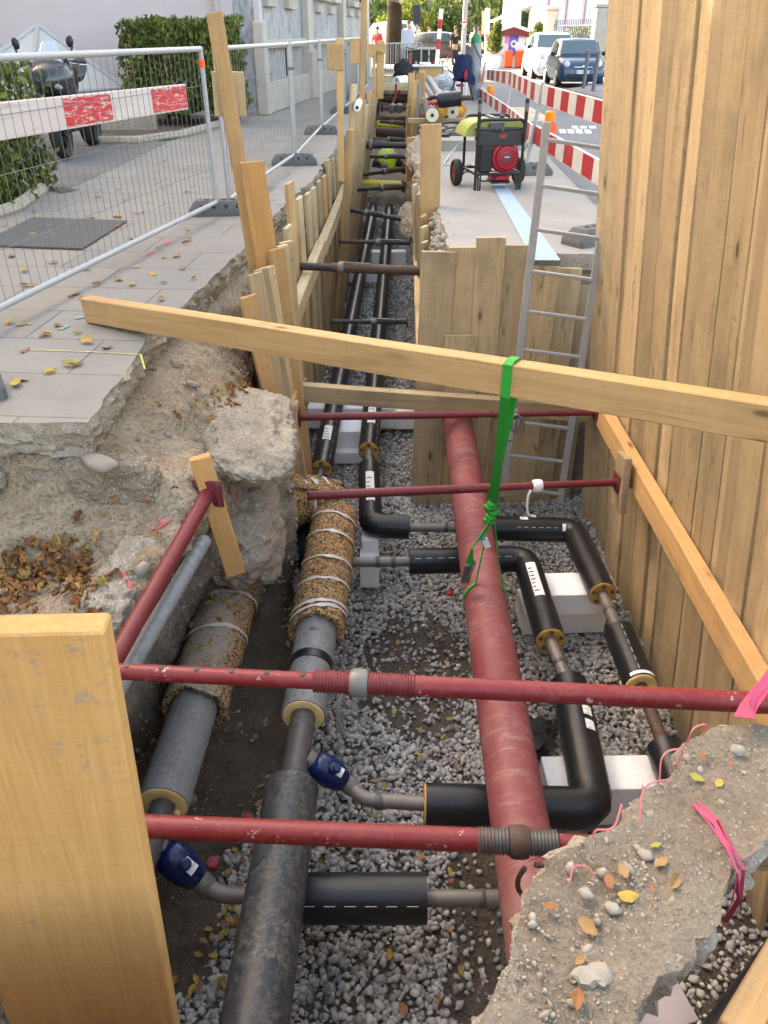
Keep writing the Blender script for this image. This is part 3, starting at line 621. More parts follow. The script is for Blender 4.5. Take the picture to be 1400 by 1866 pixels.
# ---- cross wall of boards facing the camera behind the ladder
EW = 6.22
ew = [(770, 830, 458, -2.32, 0, 'wide weathered board at the left end of the cross wall, grey at its top'), (820, 868, 450, -2.32, 1, 'knotty board leaning behind the weathered one in the cross wall'),
      (870, 921, 432, -2.32, 0, 'tallest board of the cross wall, standing proud of the road edge'), (921, 968, 446, -2.32, 1, 'darker board of the cross wall just left of the ladder'),
      (966, 1021, 485, -2.32, 0, 'short board of the cross wall behind the ladder rungs'), (1018, 1060, 488, -2.32, 1, 'narrow board of the cross wall right of the ladder rungs'), (1055, 1092, 520, -2.32, 2, 'shadowed board in the corner of the cross wall beside the tall wall')]
for i, (a, b, ty, zb, lay, lab) in enumerate(ew):
    yy = EW + 0.036 * lay - (0.012 if i % 2 else 0); A, B = aty(a, ty, yy), aty(b, ty, yy); c = (A + B) / 2
    lean = (-0.045, 0.0, 0.01, -0.01, -0.02, -0.015, 0.0)[i]
    p0 = V(c.x + lean, yy, zb)
    if i == 0: p0.x = 0.385
    plank('cross_board', p0, c, (B - A).length + 0.012, 0.034, (1, 0, 0), (W_OLD, W_MID, W_MID, W_OLD, W_MID, W_MID, W_OLD)[i], lab, 'board', 'boards of the cross wall')
A, B = aty(815, 612, 6.17), aty(866, 608, 6.17)
plank('cross_board', V((A.x + B.x) / 2 + .02, 6.17, -1.3), (A + B) / 2, 0.27, 0.028, (1, 0, 0), W_MID, 'short cut board fixed low over the knotty board of the cross wall', 'board')

# ---- walers (the heavy rails the props push against)
ZW = -0.96
def beam(name, a, b, wd, ht, m, label, cat='beam', group=None):
    return plank(name, a, b, ht, wd, (0, 0, 1), m, label, cat, group, 0.003)
beam('timber_rail', V(1.66, 1.9, ZW), V(1.66, 5.95, ZW), 0.085, 0.16, W_BEAM, 'long timber rail running along the foot of the tall board wall', 'rail')
beam('timber_rail', aty(540, 713, 5.80), aty(1100, 754, 5.86), 0.09, 0.14, W_MID, 'timber rail across the pit in front of the cross wall', 'rail')
beam('timber_rail', V(-0.74, 4.38, -0.93), V(-0.72, 5.66, -0.93), 0.10, 0.16, W_BEAM, 'short timber rail on the left bank holding the red props', 'rail')
plank('timber_packer', V(1.565, 4.37, -1.20), V(1.565, 4.45, -0.83), 0.20, 0.045, (0, 1, 0), W_OLD, 'small packing board between the red prop and the right-hand rail', 'packer')
plank('timber_packer', V(-0.655, 5.26, -1.12), V(-0.66, 5.3, -0.84), 0.15, 0.03, (0, 1, 0), W_OLD, 'small packing board between the red prop and the left-hand rail', 'packer')
# boards below the short left rail
for i, (y, s) in enumerate(((4.5, 0), (4.74, .02), (4.98, 0), (5.22, .02), (5.46, .0))):
    plank('shoring_board', V(-0.80 - s, y, -2.3), V(-0.79 - s, y, -0.86 + .02 * i), 0.235, 0.034, (0, 1, 0), W_MID, ORD[i] + ' board behind the short left rail, counted from the broken concrete block', 'board', 'boards behind the short left rail')
# big loose beam laid across the pit
bl, br_ = V(-1.62, 4.56, 0.085), V(1.62, 2.42, 0.385)
d = aty(162, 566, 4.62); e = atx(1400, 764, 1.40)
d = V(d.x, d.y, 0.075); dirb = (e - d); bend = d + dirb * 1.12
plank('timber_beam', d, bend, 0.145, 0.085, (0, 0, 1), W_BEAM, 'long heavy timber beam laid across the pit with a green strap hung over it', 'beam', None, 0.004)
BEAM_A, BEAM_B = d, bend
# foreground board, close to the camera on the left
plank('timber_board', V(-0.740, 0.975, -0.9), V(-0.653, 0.975, 0.675), 0.385, 0.055, (1, 0.10, 0), W_NEW, 'thick fresh orange board standing upright close in the lower left foreground', 'board', None, 0.002)
# bottom right: an offcut beam
plank('timber_beam', atz(1330, 1905, -0.3), atz(1475, 1650, -0.36), 0.10, 0.075, (0, 0, 1), W_BEAM, 'rough split beam at the edge of the broken slab in the lower right corner', 'beam')
plank('timber_beam', atz(1420, 1905, -0.42), atz(1510, 1720, -0.42), 0.12, 0.07, (0, 0, 1), W_NEW, 'orange beam lying right of the rough split beam in the lower right corner', 'beam')
plank('timber_board', atz(1335, 1545, -1.0), atz(1440, 1560, -1.0), 0.16, 0.04, (0, 0, 1), W_OLD, 'dark board end in the hollow right of the broken slab', 'board')
# stake on the bank that carries the red prop
S0, S1 = atz(402, 1036, -0.98), None
plank('timber_stake', V(-0.80, 3.36, -0.98), V(-0.905, 3.36, -0.27), 0.105, 0.05, (1, 0.25, 0), W_NEW, 'short orange stake standing in the bank with a red prop head on it', 'stake', None, 0.002)

# ---- left shoring of the narrow trench: each plank's top is measured in the photograph
LW = lambda y: -0.90 + TX(y)
tops = [(524, 412, 20, -0.03), (527, 332, 22, 0.02), (545, 360, 16, 0.0), (560, 352, 14, 0.0), (570, 342, 14, 0.0), (580, 330, 12, .02), (590, 320, 12, 0), (597, 291, 11, .0), (606, 289, 9, .02), (613, 287, 9, 0), (619, 285, 8, .02), (625, 281, 8, 0), (631, 279, 8, .02)]
for i, (px, py, wpx, off) in enumerate(tops):
    x = -0.90 - off; p = atx(px, py, x)
    for _ in range(3): p = atx(px, py, LW(p.y) - off)
    wdt = min(0.24, max(0.13, (wpx * 1.0 / FPX) * p.length * 2.2)); ln = (0.03, -0.02, 0.04, 0.02, 0, 0.01)[i % 6]
    plank('shoring_plank', V(LW(p.y) + 0.02, p.y + ln, -2.35), p, wdt, 0.036, (0.12, 1, 0), (W_MID, W_BEAM, W_MID, W_MID, W_OLD)[i % 5], ORD[i + 7] + ' upright plank from the near end of the left trench shoring', 'plank', 'upright planks of the left trench shoring', 0.005)
for i, (px, py, yd, wdt, sl_) in enumerate([(452, 539, 5.22, .13, .13), (465, 497, 5.32, .11, .11), (476, 490, 5.38, .10, .10), (487, 486, 5.46, .11, .08), (503, 453, 5.56, .13, .055), (514, 447, 5.72, .10, .035), (521, 440, 5.86, .12, .02)]):
    p = aty(px, py, yd); dz = p.z + 2.33; plank('shoring_plank', p + V(sl_ * dz, .02, -dz), p, wdt, 0.036, (0.72, 0.70, 0), (W_BEAM, W_MID, W_OLD, W_MID, W_BEAM, W_MID, W_OLD)[i], ORD[i] + ' upright plank from the near end of the left trench shoring', 'plank', 'upright planks of the left trench shoring', 0.005)
# lower planks carry on behind them so the wall is closed
yy = 6.0; i = len(tops)
for k in range(22):
    yy = 6.0 + k * 0.27 if k < 12 else yy + 0.27
    plank('shoring_plank', V(LW(yy) - 0.03, yy, -2.35), V(LW(yy) - 0.05, yy + 0.02 * math.sin(k * 3), -0.30 + 0.10 * math.sin(k * 2.1)), 0.25, 0.034, (0, 1, 0), (W_OLD, W_MID)[k % 2], ORD[k] + ' low plank of the second layer behind the left trench rail, from the near end', 'plank', 'second layer of planks in the left trench shoring')
far_tops = [(640, 236, 9), (645, 153, 9), (652, 200, 7), (658, 176, 7), (661, 162, 7), (667, 190, 6), (674, 168, 8), (680, 190, 6), (684, 180, 6)]
for i, (px, py, wpx) in enumerate(far_tops):
    p = atx(px, py, -0.62)
    for _ in range(3): p = atx(px, py, LW(max(9, min(20, 10.5 + i * 0.75))) - .02); p.y = 10.9 + i * 0.85; p = aty(px, py, p.y)
    plank('shoring_plank', V(LW(p.y) + .08, p.y, -2.3), V(p.x, p.y, p.z), 0.14, 0.036, (0.5, 1, 0), (W_BEAM, W_MID, W_OLD)[i % 3], ORD[i] + ' tall plank of the far left shoring beyond the thick black prop', 'plank', 'far planks of the left trench shoring')
for k in range(14):
    yy = 11.6 + k * 0.62
    plank('shoring_plank', V(LW(yy) - .02, yy, -2.3), V(LW(yy) - .03, yy, -0.12 + .09 * math.sin(k * 2.7)), 0.5, 0.036, (0, 1, 0), W_MID, ORD[k] + ' wide board lining the far left side of the trench', 'plank', 'far boards lining the left side')
# the left rail against the planks
zr = -0.62
a = atz(548, 640, zr); b = atz(668, 272, zr)
RAILX = lambda y: LW(y) + 0.085
beam('timber_rail', V(RAILX(6.1), 6.1, zr), V(RAILX(9.2), 9.2, zr), 0.10, 0.17, W_MID, 'near timber rail along the left trench shoring with stones on it', 'rail')
beam('timber_rail', V(RAILX(9.25) + .01, 9.25, zr - .02), V(RAILX(13.2) + .01, 13.2, zr - .02), 0.10, 0.17, W_MID, 'middle timber rail along the left trench shoring', 'rail')
beam('timber_rail', V(RAILX(13.3), 13.3, zr), V(RAILX(19.5), 19.5, zr), 0.10, 0.17, W_MID, 'far timber rail along the left trench shoring towards the worker', 'rail')
plank('timber_board', V(-0.735, 6.0, -2.3), V(-0.70, 6.05, -0.98), 0.2, 0.04, (0.3, 1, 0), W_OLD, 'short upright board under the near left rail', 'board')

# ---- tall posts along the footpath
pb = atz(492, 510, -0.1)
def post(top, bot, ydist, wd, th, m, label, wdir=(1, 0.3, 0)):
    A = aty(*top, ydist); B = aty(*bot, ydist); return plank('timber_post', B, A, wd, th, wdir, m, label, 'post', None, 0.003)
post((390, 22), (478, 560), 5.75, 0.10, 0.06, W_BEAM, 'tall leaning timber post with a crossed board at the fence joint')
plank('timber_board', aty(459, 294, 5.62), aty(513, 640, 5.62), 0.16, 0.04, (1, 0.35, 0), W_NEW, 'broad orange board leaning against the tall post beside the footpath', 'board')
plank('timber_offcut', aty(415, 130, 5.83), aty(421, 212, 5.83), 0.21, 0.03, (1, 0.25, 0), W_MID, 'square board offcut nailed across the tall leaning post', 'board')
POSTS = [((618, 70), (622, 330), 10.6, 0.075, 0.045, W_BEAM, 'thin timber post carrying a square board near the second fence joint', (611, 80), (612, 128), 0.20, 10.66),
         ((664, -25), (659, 250), 14.2, 0.08, 0.05, W_BEAM, 'tall timber post carrying a square board further along the fence', (653, 70), (654, 116), 0.25, 14.3)]
for t_, b_, yd, wd_, th_, m_, lab, q0, q1, w2, y2 in POSTS:
    post(t_, b_, yd, wd_, th_, m_, lab)
    plank('timber_offcut', aty(*q0, y2 - 0.09), aty(*q1, y2 - 0.09), w2, 0.025, (1, 0, 0), W_BEAM, 'square board nailed to the ' + ('nearer thin' if w2 < .22 else 'farther tall') + ' timber post along the fence', 'board')
post((682, 80), (682, 200), 18.5, 0.055, 0.05, W_BEAM, 'thin timber post with a small board, beside the timber frame')
plank('timber_offcut', aty(677, 80, 18.42), aty(677, 104, 18.42), 0.15, 0.025, (1, 0, 0), W_BEAM, 'small square board on the thin post beside the timber frame', 'board')
post((694, 74), (692, 180), 19.0, 0.16, 0.06, W_BEAM, 'broad timber post of the goalpost-like frame at the far shoring')
plank('timber_board', aty(684, 88, 18.9), aty(702, 88, 18.9), 0.16, 0.03, (0, 0, 1), W_BEAM, 'short cross board on the broad timber post at the far shoring', 'board')

# ---- right-hand boards of the narrow trench
RW = lambda y: 0.40 + TX(y)
rb = [((786, 226), (789, 400), 8.15, 0.21, 'tall single board standing at the edge of the parking bay'), ]
A = aty(786, 226, 8.3); plank('shoring_plank', V(0.50, 8.3, -1.6), A, 0.20, 0.035, (1, 0.15, 0), W_BEAM, rb[0][4], 'plank')
rt = [(760, 332, 9, 10), (768, 300, 8, 0), (757, 388, 9, 0), (770, 365, 8, 0), (771, 404, 9, 0), (773, 440, 10, 0), (764, 282, 7, 0), (757, 262, 7, 0), (764, 366, 7, 0)]
for i, (px, py, yd) in enumerate([(756, 336, 9.3), (765, 352, 8.6), (772, 392, 7.9), (773, 412, 7.5), (774, 440, 7.0), (768, 320, 9.9), (762, 296, 10.8), (758, 330, 11.4), (766, 300, 12.2)]):
    p = aty(px, py, yd); plank('shoring_plank', V(RW(yd), yd, -2.3), V(p.x, yd, p.z), 0.12 if i < 5 else 0.14, 0.036, (0.45, 1, 0), (W_MID, W_OLD, W_BEAM)[i % 3], ORD[i] + ' narrow board along the right side of the trench by the parking bay', 'plank', 'narrow boards of the right trench side')
for k in range(13):
    yy = 6.5 + k * 0.62
    plank('shoring_plank', V(RW(yy) + .02, yy, -2.3), V(RW(yy) + .02, yy, -0.42 + .12 * math.sin(k * 1.7)), 0.4, 0.034, (0, 1, 0), (W_MID, W_OLD)[k % 2], ORD[k] + ' wide board lining the right side of the trench under the rubble', 'plank', 'boards lining the right trench side')
beam('timber_rail', V(RW(6.5) - .085, 6.45, -0.9), V(RW(10.5) - .085, 10.5, -0.85), 0.09, 0.17, W_MID, 'dusty timber rail along the right side of the trench', 'rail')
for i, (px, py, yd, h0) in enumerate([(750, 133, 19, 262), (757, 146, 17, 290), (747, 190, 18.2, 280), (770, 130, 18, 250), (749, 250, 14, 330)]):
    p = aty(px, py, yd); q = aty(px - 3, h0, yd); plank('timber_post', q, p, 0.13, 0.06, (1, 0.3, 0), W_BEAM, ORD[i] + ' timber post at the right side of the far trench, left of the pipe stack', 'post', 'timber posts beside the pipe stack')
# ================================================================== pipes in the pit
def arc_path(pts, rad, n=6):
    """round the corners of a polyline"""
    pts = [Vector(p) for p in pts]; out = [pts[0]]
    for a, b, c in zip(pts, pts[1:], pts[2:]):
        u = (a - b).normalized(); v = (c - b).normalized(); d = min(rad, (a - b).length * .48, (c - b).length * .48)
        s, e = b + u * d, b + v * d
        for k in range(n + 1):
            t = k / n; out.append(s * (1 - t) ** 2 + b * 2 * t * (1 - t) + e * t * t)
    return out + [pts[-1]]
def fine(pts, step=0.15):
    out = []
    for a, b in zip(pts, pts[1:]):
        a, b = Vector(a), Vector(b); n = max(1, int((b - a).length / step)); out += [a.lerp(b, i / n) for i in range(n)]
    return out + [Vector(pts[-1])]
def casing(parent, pts, r, m, n=32, name='casing', mitre=False, sag=0.0):
    mb = MB(); P = fine(pts) if not mitre else [Vector(p) for p in pts]
    mb.tube(P, r, n, cap=True); return mb.build(name, m, parent, ang=50)
def foam_end(parent, c, d, ro, m, name='foam_end', plugs=5, ri=0.045):
    d = Vector(d).normalized(); c = Vector(c); mb = MB(); s, u, _ = frame(d); n = 40; rings = []
    for k, (rr, h) in enumerate(((ro * .985, -.02), (ro * .985, .006), (ro * .9, .010), (ro * .7, .008), (ro * .5, .006), (ri, .004))):
        rings.append([c + d * (h + (.006 * mnoise.noise(V(i * .5, k * 3, ro * 50)) if k > 1 else 0)) + (s * math.cos(2 * math.pi * i / n) + u * math.sin(2 * math.pi * i / n)) * rr for i in range(n)])
    mb.loft(rings); o = mb.build(name, m, parent, ang=60)
    if plugs:
        for i in range(plugs):
            q = MB(); a = 2 * math.pi * i / plugs + .3; q.lathe([(.013, .004), (.015, .014), (.009, .016)], c + (s * math.cos(a) + u * math.sin(a)) * ro * .72, d, 10).build('plug', STEEL_DARK, o)
    return o
def steel(parent, pts, r, m=None, rings=()):
    mb = MB(); mb.tube(fine(pts, .08), r, 20); o = mb.build('steel_pipe', m or STEEL_RAW, parent, ang=50)
    P = [Vector(p) for p in pts]
    for t in rings:
        a = P[0].lerp(P[-1], t); d = (P[-1] - P[0]).normalized()
        MB().lathe([(r, -.016), (r + .004, -.006), (r + .005, 0), (r + .004, .006), (r, .016)], a, d, 20, cap=False).build('weld', STEEL_DARK, o)
    return o
def patch(parent, a, b, r, a0, a1, m, name='sticker', th=.002):          # a label wrapped on a pipe, angles from straight up
    a, b = Vector(a), Vector(b); d = (b - a).normalized(); u = (V(0, 0, 1) - d * d.z).normalized(); s = d.cross(u); n = 10; mb = MB()
    for rr in (r + th,):
        vs = []; 
        for q in (a, b):
            for i in range(n + 1):
                t = a0 + (a1 - a0) * i / n; vs.append(q + (u * math.cos(t) + s * math.sin(t)) * rr)
        mb.add(vs, [(i, i + 1, n + 2 + i, n + 1 + i) for i in range(n)])
    return mb.build(name, m, parent)
def sticker(parent, a, b, r, a0, a1, lines=5):
    o = patch(parent, a, b, r, a0, a1, LABEL_W); a, b = Vector(a), Vector(b); d = b - a
    for k in range(lines):
        t0 = .12 + .78 * k / lines; w = random.uniform(.35, .8)
        patch(o, a + d * t0, a + d * (t0 + .035), r, a0 + (a1 - a0) * .1, a0 + (a1 - a0) * w, PRINT, 'print', .0035)
    return o
def dashes(parent, a, b, r, ang, n, m=LABEL_W):
    a, b = Vector(a), Vector(b); d = b - a; u = (V(0, 0, 1) - d.normalized() * d.normalized().z).normalized(); s = d.normalized().cross(u)
    for k in range(n):
        mb = MB(); p, q = a + d * (k / n), a + d * ((k + .55) / n); vs = [x + (u * math.cos(g) + s * math.sin(g)) * (r + .0015) for x in (p, q) for g in (ang - .012, ang + .012)]
        mb.add(vs, [(0, 1, 3, 2)]); mb.build('printed_dash', m, parent)

# ---- big lagged main next to the middle: black in front, grey, then crumb lagging up to the bank
ZL = -1.58
L1 = lambda y: V(-0.455 + 0.03 * (y - 2.0), y, ZL)
t = thing('heating_main', 'large pipe main, dusty black in front, then grey, then wrapped in crumb lagging', 'pipe', (0, 0, 0))
casing(t, [L1(0.75), L1(2.44)], 0.128, HDPE_DUSTY); steel(t, [L1(2.40), L1(2.95)], 0.066, STEEL_DARK, (0.2, 0.75))
casing(t, [L1(2.90), L1(3.25)], 0.118, GREY_CASE); sl_ = casing(t, [L1(3.24), L1(3.31)], 0.123, HDPE, name='shrink_sleeve'); casing(t, [L1(3.30), L1(3.62)], 0.124, GREY_CASE)
foam_end(t, L1(2.90), (0, -1, 0), 0.112, FOAM, plugs=0, ri=.066)
rv = MB(); rv.lathe([(.024, 0), (.024, .006), (.019, .008), (.012, .007), (.012, .012), (.004, .013)], L1(3.47) + V(0, 0, .123), (0, 0, 1), 16); rv.build('vent_plug', STEEL_RAW, t)
def lag(parent, P, r, seed, ends=True, thick=.05, name='lagging', m=None):
    P = fine(P, 0.03); n = 48; mb = MB(); rings = []; s0 = None; inn = []
    for k, p in enumerate(P):
        d = (P[min(len(P) - 1, k + 1)] - P[max(0, k - 1)]).normalized()
        if s0 is None: s0, _, _ = frame(d)
        s0 = (s0 - d * s0.dot(d)).normalized(); u = d.cross(s0)
        def rr(i):
            a = 2 * math.pi * i / n; q = V(math.cos(a) * 1.4, math.sin(a) * 1.4, k * .03 * 5 + seed)
            return r * (1 + .06 * mnoise.noise(q) + .04 * mnoise.noise(q * 4) + .025 * mnoise.noise(q * 11))
        wob = d * .03 * (mnoise.noise(V(k, seed, 0)))
        rings.append([p + (s0 * math.cos(2 * math.pi * i / n) + u * math.sin(2 * math.pi * i / n)) * rr(i) + (d * (.03 * mnoise.noise(V(i * .35, seed, 2)) + .015 * mnoise.noise(V(i * 1.7, seed, 5))) if k in (0, 1) else V(0, 0, 0)) for i in range(n)])
    c0 = P[0]; d0 = (P[1] - P[0]).normalized()
    inner = [c0 + (v - c0) * ((r - thick) / r) + d0 * .02 for v in rings[0]]
    mid = [c0 + (v - c0) * ((r - thick * .5) / r) - d0 * (.012 * mnoise.noise(V(i * .9, seed, 1))) for i, v in enumerate(rings[0])]
    mb.loft([inner, mid] + rings, cap=False); o = mb.build(name, m or CORK, parent, ang=60); return o, P
def film_bands(parent, P, r, pos, wd=.05, tilt=.08, m=None):
    L = sum((b - a).length for a, b in zip(P, P[1:])); n = 40
    for q, f in enumerate(pos):
        k = int(f * (len(P) - 1)); p = P[k]; d = (P[min(len(P) - 1, k + 1)] - P[max(0, k - 1)]).normalized(); s, u, _ = frame(d); mb = MB(); A, B = [], []
        for i in range(n):
            a = 2 * math.pi * i / n; o = d * tilt * math.cos(a + .6 + q * .3); e = s * math.cos(a) + u * math.sin(a); j = .010 * mnoise.noise(V(i * .5, q * 3, r))
            w2 = wd * (.35 + .9 * abs(mnoise.noise(V(i * .4, q * 5, 2))))
            A.append(p + e * (r * 1.035 + .004) + o + d * (j - w2 / 2)); B.append(p + e * (r * 1.035 + .004) + o + d * (j + w2 / 2))
        mb.loft([A, B], cap=False); mb.build('film_band', FILM, parent)
lg, LP = lag(t, [L1(3.56), L1(4.88)], 0.168, 1.0); film_bands(lg, LP, .168, (.08, .12, .31, .49, .72, .90), .055, .06)
tl = thing('lagged_elbow', 'crumb-lagged pipe end turning into the bank, with a torn flap on top', 'pipe', (0, 0, 0))
lg2, LP2 = lag(tl, arc_path([V(-.36, 5.02, ZL + .05), V(-.52, 5.0, ZL + .10), V(-.95, 4.72, ZL + .08)], .15), 0.16, 4.0); film_bands(lg2, LP2, .16, (.22, .34, .42), .05, .05)
fl = MB(); pts = []
for i in range(13):
    for j in range(5):
        a = -0.72 + .40 * i / 12; p = V(a, 5.08 - .20 * j / 4 - .05 * i / 12 + .012 * math.sin(i * 1.3), ZL + .27 - .05 * (i / 12) ** 2 + .02 * mnoise.noise(V(i * .5, j * .5, 0))); pts.append(p)
fl.add(pts + [p - V(0, 0, .022) for p in pts], [(i * 5 + j, i * 5 + j + 1, (i + 1) * 5 + j + 1, (i + 1) * 5 + j) for i in range(12) for j in range(4)] + [(65 + i * 5 + j, 65 + (i + 1) * 5 + j, 65 + (i + 1) * 5 + j + 1, 65 + i * 5 + j + 1) for i in range(12) for j in range(4)] +
       [(i * 5, (i + 1) * 5, 65 + (i + 1) * 5, 65 + i * 5) for i in range(12)] + [(i * 5 + 4, 65 + i * 5 + 4, 65 + (i + 1) * 5 + 4, (i + 1) * 5 + 4) for i in range(12)] + [(60 + j, 125 + j, 126 + j, 61 + j) for j in range(4)] + [(j, j + 1, 66 + j, 65 + j) for j in range(4)])
fl.build('torn_flap', CORK, tl)

# ---- left lagged main
L2 = lambda y: V(-1.03 + 0.035 * (y - 2.4), y, ZL + .02)
t = thing('heating_main', 'left pipe main with sand-covered lagging, grey casing and a yellow foam end', 'pipe', (0, 0, 0))
casing(t, [L2(2.33), L2(3.05)], 0.122, GREY_CASE); foam_end(t, L2(2.33), (0, -1, 0), 0.116, FOAM, plugs=0, ri=.055)
lg, LP = lag(t, [L2(2.92), L2(4.5)], 0.172, 9.0, thick=.045, m=CORK_SAND); film_bands(lg, LP, .172, (.33, .55), .05, .06)
steel(t, [L2(2.36), L2(1.55)], 0.056, STEEL_DARK, (.35,))
# foam crumbs hanging at the cut
cr = MB()
for i in range(7): cr.blob(L2(2.31) + V(random.uniform(.0, .11), random.uniform(-.03, .0), random.uniform(-.11, .02)), (.02, .014, .016), 1, amp=.5, seed=i)
cr.build('foam_crumbs', FOAM, t)

# ---- branches
ZB = -1.73; RB = 0.095
def valve(parent, a, b, r):
    a, b = Vector(a), Vector(b); L = (b - a).length; d = (b - a).normalized()
    o = MB().lathe([(r * .62, 0), (r * .66, .06 * L), (r * .72, .07 * L), (r * .95, .16 * L), (r * 1.06, .4 * L), (r, .62 * L), (r * .8, .82 * L), (r * .6, .88 * L), (r * .58, L)], a, d, 28).build('valve', VALVE, parent, ang=35)
    s, u, _ = frame(d); MB().lathe([(.028, 0), (.028, .05), (.018, .055), (.018, .075)], a.lerp(b, .45) + u * r * .9 + s * r * .3, (u + s * .4).normalized(), 14).build('stem', VALVE, o)
    for (aa, hh) in ((a, .03), (b, .03)): MB().lathe([(r * .60, -hh), (r * .66, 0), (r * .60, hh)], aa, d, 20, cap=False).build('weld', STEEL_RAW, o)
    sticker(o, a.lerp(b, .42), a.lerp(b, .68), r * 1.04, -.1, .55, 3)
    return o
# upper branch with its own valve, passing under the red pipe, elbow and away along the boards
t = thing('branch_pipe', 'black branch pipe with navy valve, passing under the red pipe and turning away', 'pipe')
v0, v1 = L1(2.62) + V(.055, 0, 0), atz(638, 1432, ZB + .02)
valve(t, v0 + (v1 - v0) * .08, v1, .072)
A = atz(776, 1466, ZB); Bc = atz(1082, 1474, ZB); Ce = atz(1037, 1246, ZB)
el = arc_path([v1, atz(665, 1457, ZB), A + V(.05, 0, 0)], .08); steel(t, el, .037, STEEL_RAW); MB().lathe([(.037, -.02), (.043, 0), (.037, .02)], atz(690, 1461, ZB), (1, 0, 0), 18, cap=False).build('weld', STEEL_DARK, t)
c_ = casing(t, arc_path([A, Bc, Ce], .09, 3), RB + .008, HDPE); foam_end(t, A, A - Bc, RB + .006, FOAM_O, plugs=0, ri=.037)
sticker(t, Bc.lerp(Ce, .50), Bc.lerp(Ce, .58), RB + .008, .2, .75, 2); sticker(t, Bc.lerp(Ce, .62), Bc.lerp(Ce, .70), RB + .008, .2, .75, 2)
D = atz(1003, 1166, ZB); steel(t, [Ce + (Bc - Ce) * .05, D + (Ce - D) * -.1], .037, STEEL_RAW, (.45,))
E_ = atz(958, 1018, ZB); G = atz(746, 1023, ZB); casing(t, arc_path([D, E_, G], .10, 3), RB, HDPE); foam_end(t, D, D - E_, RB - .002, FOAM_O, ri=.037); dashes(t, G.lerp(E_, .04), G.lerp(E_, .9), RB, .75, 9)
sticker(t, D.lerp(E_, .38), D.lerp(E_, .80), RB, -.45, .25, 7)
steel(t, [G + (E_ - G) * .03, atz(610, 1025, ZB)], .037, STEEL_RAW, (.25, .45))
# second branch nearer the boards
t = thing('branch_pipe', 'black branch pipe nearest the board wall, with two short bare steel gaps', 'pipe')
q = [(1250, 1470), (1212, 1362), (1168, 1250), (1128, 1152), (1098, 1082), (1046, 966), (868, 962), (746, 961)]
Q = [atz(x, y, ZB) for x, y in q]
casing(t, [Q[0], Q[1]], RB, HDPE); steel(t, [Q[1] + (Q[0] - Q[1]) * .1, Q[2] + (Q[3] - Q[2]) * .1], .036, RUST); cb = casing(t, [Q[2], Q[3]], RB, HDPE); foam_end(t, Q[2], Q[2] - Q[3], RB - .002, FOAM, plugs=0, ri=.036); patch(t, Q[2].lerp(Q[3], .02), Q[2].lerp(Q[3], .07), RB, -.8, .9, LABEL_W)
dashes(t, Q[2].lerp(Q[3], .1), Q[3], RB, -.1, 6)
steel(t, [Q[3] + (Q[2] - Q[3]) * .1, Q[4] + (Q[5] - Q[4]) * .1], .036, STEEL_RAW, (.5,)); casing(t, arc_path([Q[4], Q[5], Q[6]], .10, 3), RB, HDPE); foam_end(t, Q[4], Q[4] - Q[5], RB - .002, FOAM_O, ri=.036)
sticker(t, Q[6].lerp(Q[5], .44), Q[6].lerp(Q[5], .52), RB, -.3, .15, 2); patch(t, Q[6].lerp(Q[5], .86), Q[6].lerp(Q[5], .91), RB, .5, 1.1, LABEL_W); dashes(t, Q[6].lerp(Q[5], .4), Q[6].lerp(Q[5], .85), RB, .85, 6)
steel(t, [Q[6] + V(.05, 0, 0), Q[7]], .036, STEEL_RAW, (.35, .5))
e1 = [Q[7], atz(676, 958, ZB), atz(673, 852, ZB)]; casing(t, arc_path(e1, .09, 3), RB - .002, HDPE); sticker(t, e1[1].lerp(e1[2], .25), e1[1].lerp(e1[2], .75), RB - .002, -.35, .4, 5)
# lower branch: second valve off the left main, under the big main, to the right
ZC = -1.86
t = thing('branch_pipe', 'lower black branch pipe with a navy valve, crossing under the big black main in front', 'pipe')
va = atz(292, 1545, -1.66); vb = atz(372, 1610, ZC + .04); valve(t, va, vb, .078)
pa = atz(445, 1632, ZC); steel(t, arc_path([vb, atz(400, 1630, ZC + .01), pa, atz(580, 1637, ZC)], .08), .038, STEEL_RAW); MB().lathe([(.038, -.02), (.044, 0), (.038, .02)], atz(425, 1631, ZC), (1, 0, 0), 18, cap=False).build('weld', ZINC, t)
g0, g1 = atz(520, 1637, ZC), atz(777, 1637, ZC); casing(t, [g0, g1], .110, HDPE); dashes(t, g0, g1, .110, .85, 7)
steel(t, [g1 - V(.05, 0, 0), atz(960, 1637, ZC)], .038, STEEL_RAW, (.6,))
# the far pair
ZF2 = -1.83
for nm, a, b, lab, st_ in (('l', (586, 856), (684, 362), 'left one of the two long black pipes running away down the narrow trench', 0), ('r', (672, 822), (712, 352), 'right one of the two long black pipes running away down the narrow trench', 1)):
    t = thing('heating_pipe', lab, 'pipe'); a_, b_ = atz(*a, ZF2), atz(*b, ZF2); dd = (b_ - a_).normalized()
    casing(t, [a_, a_ + dd * 5.5, a_ + dd * 12.0, a_ + dd * 12.6 + V(0, 0, .05)], .098, HDPE); foam_end(t, a_, -dd, .096, FOAM_O, ri=.042)
    sticker(t, a_ + dd * .42, a_ + dd * (.72 if st_ == 0 else .85), .098, -.3, .5, 4); dashes(t, a_ + dd * .1, a_ + dd * 1.4, .098, .8, 9)
    if st_ == 0:
        e = [a_ + dd * .02, atz(577, 893, ZF2 + .02)]; steel(t, e, .040, STEEL_DARK); casing(t, arc_path([e[1], atz(553, 1018, ZB), atz(600, 1024, ZB)], .1, 3), RB, HDPE)
    else: steel(t, [a_ + dd * .02, atz(673, 850, ZB)], .036, STEEL_RAW, (.5,))

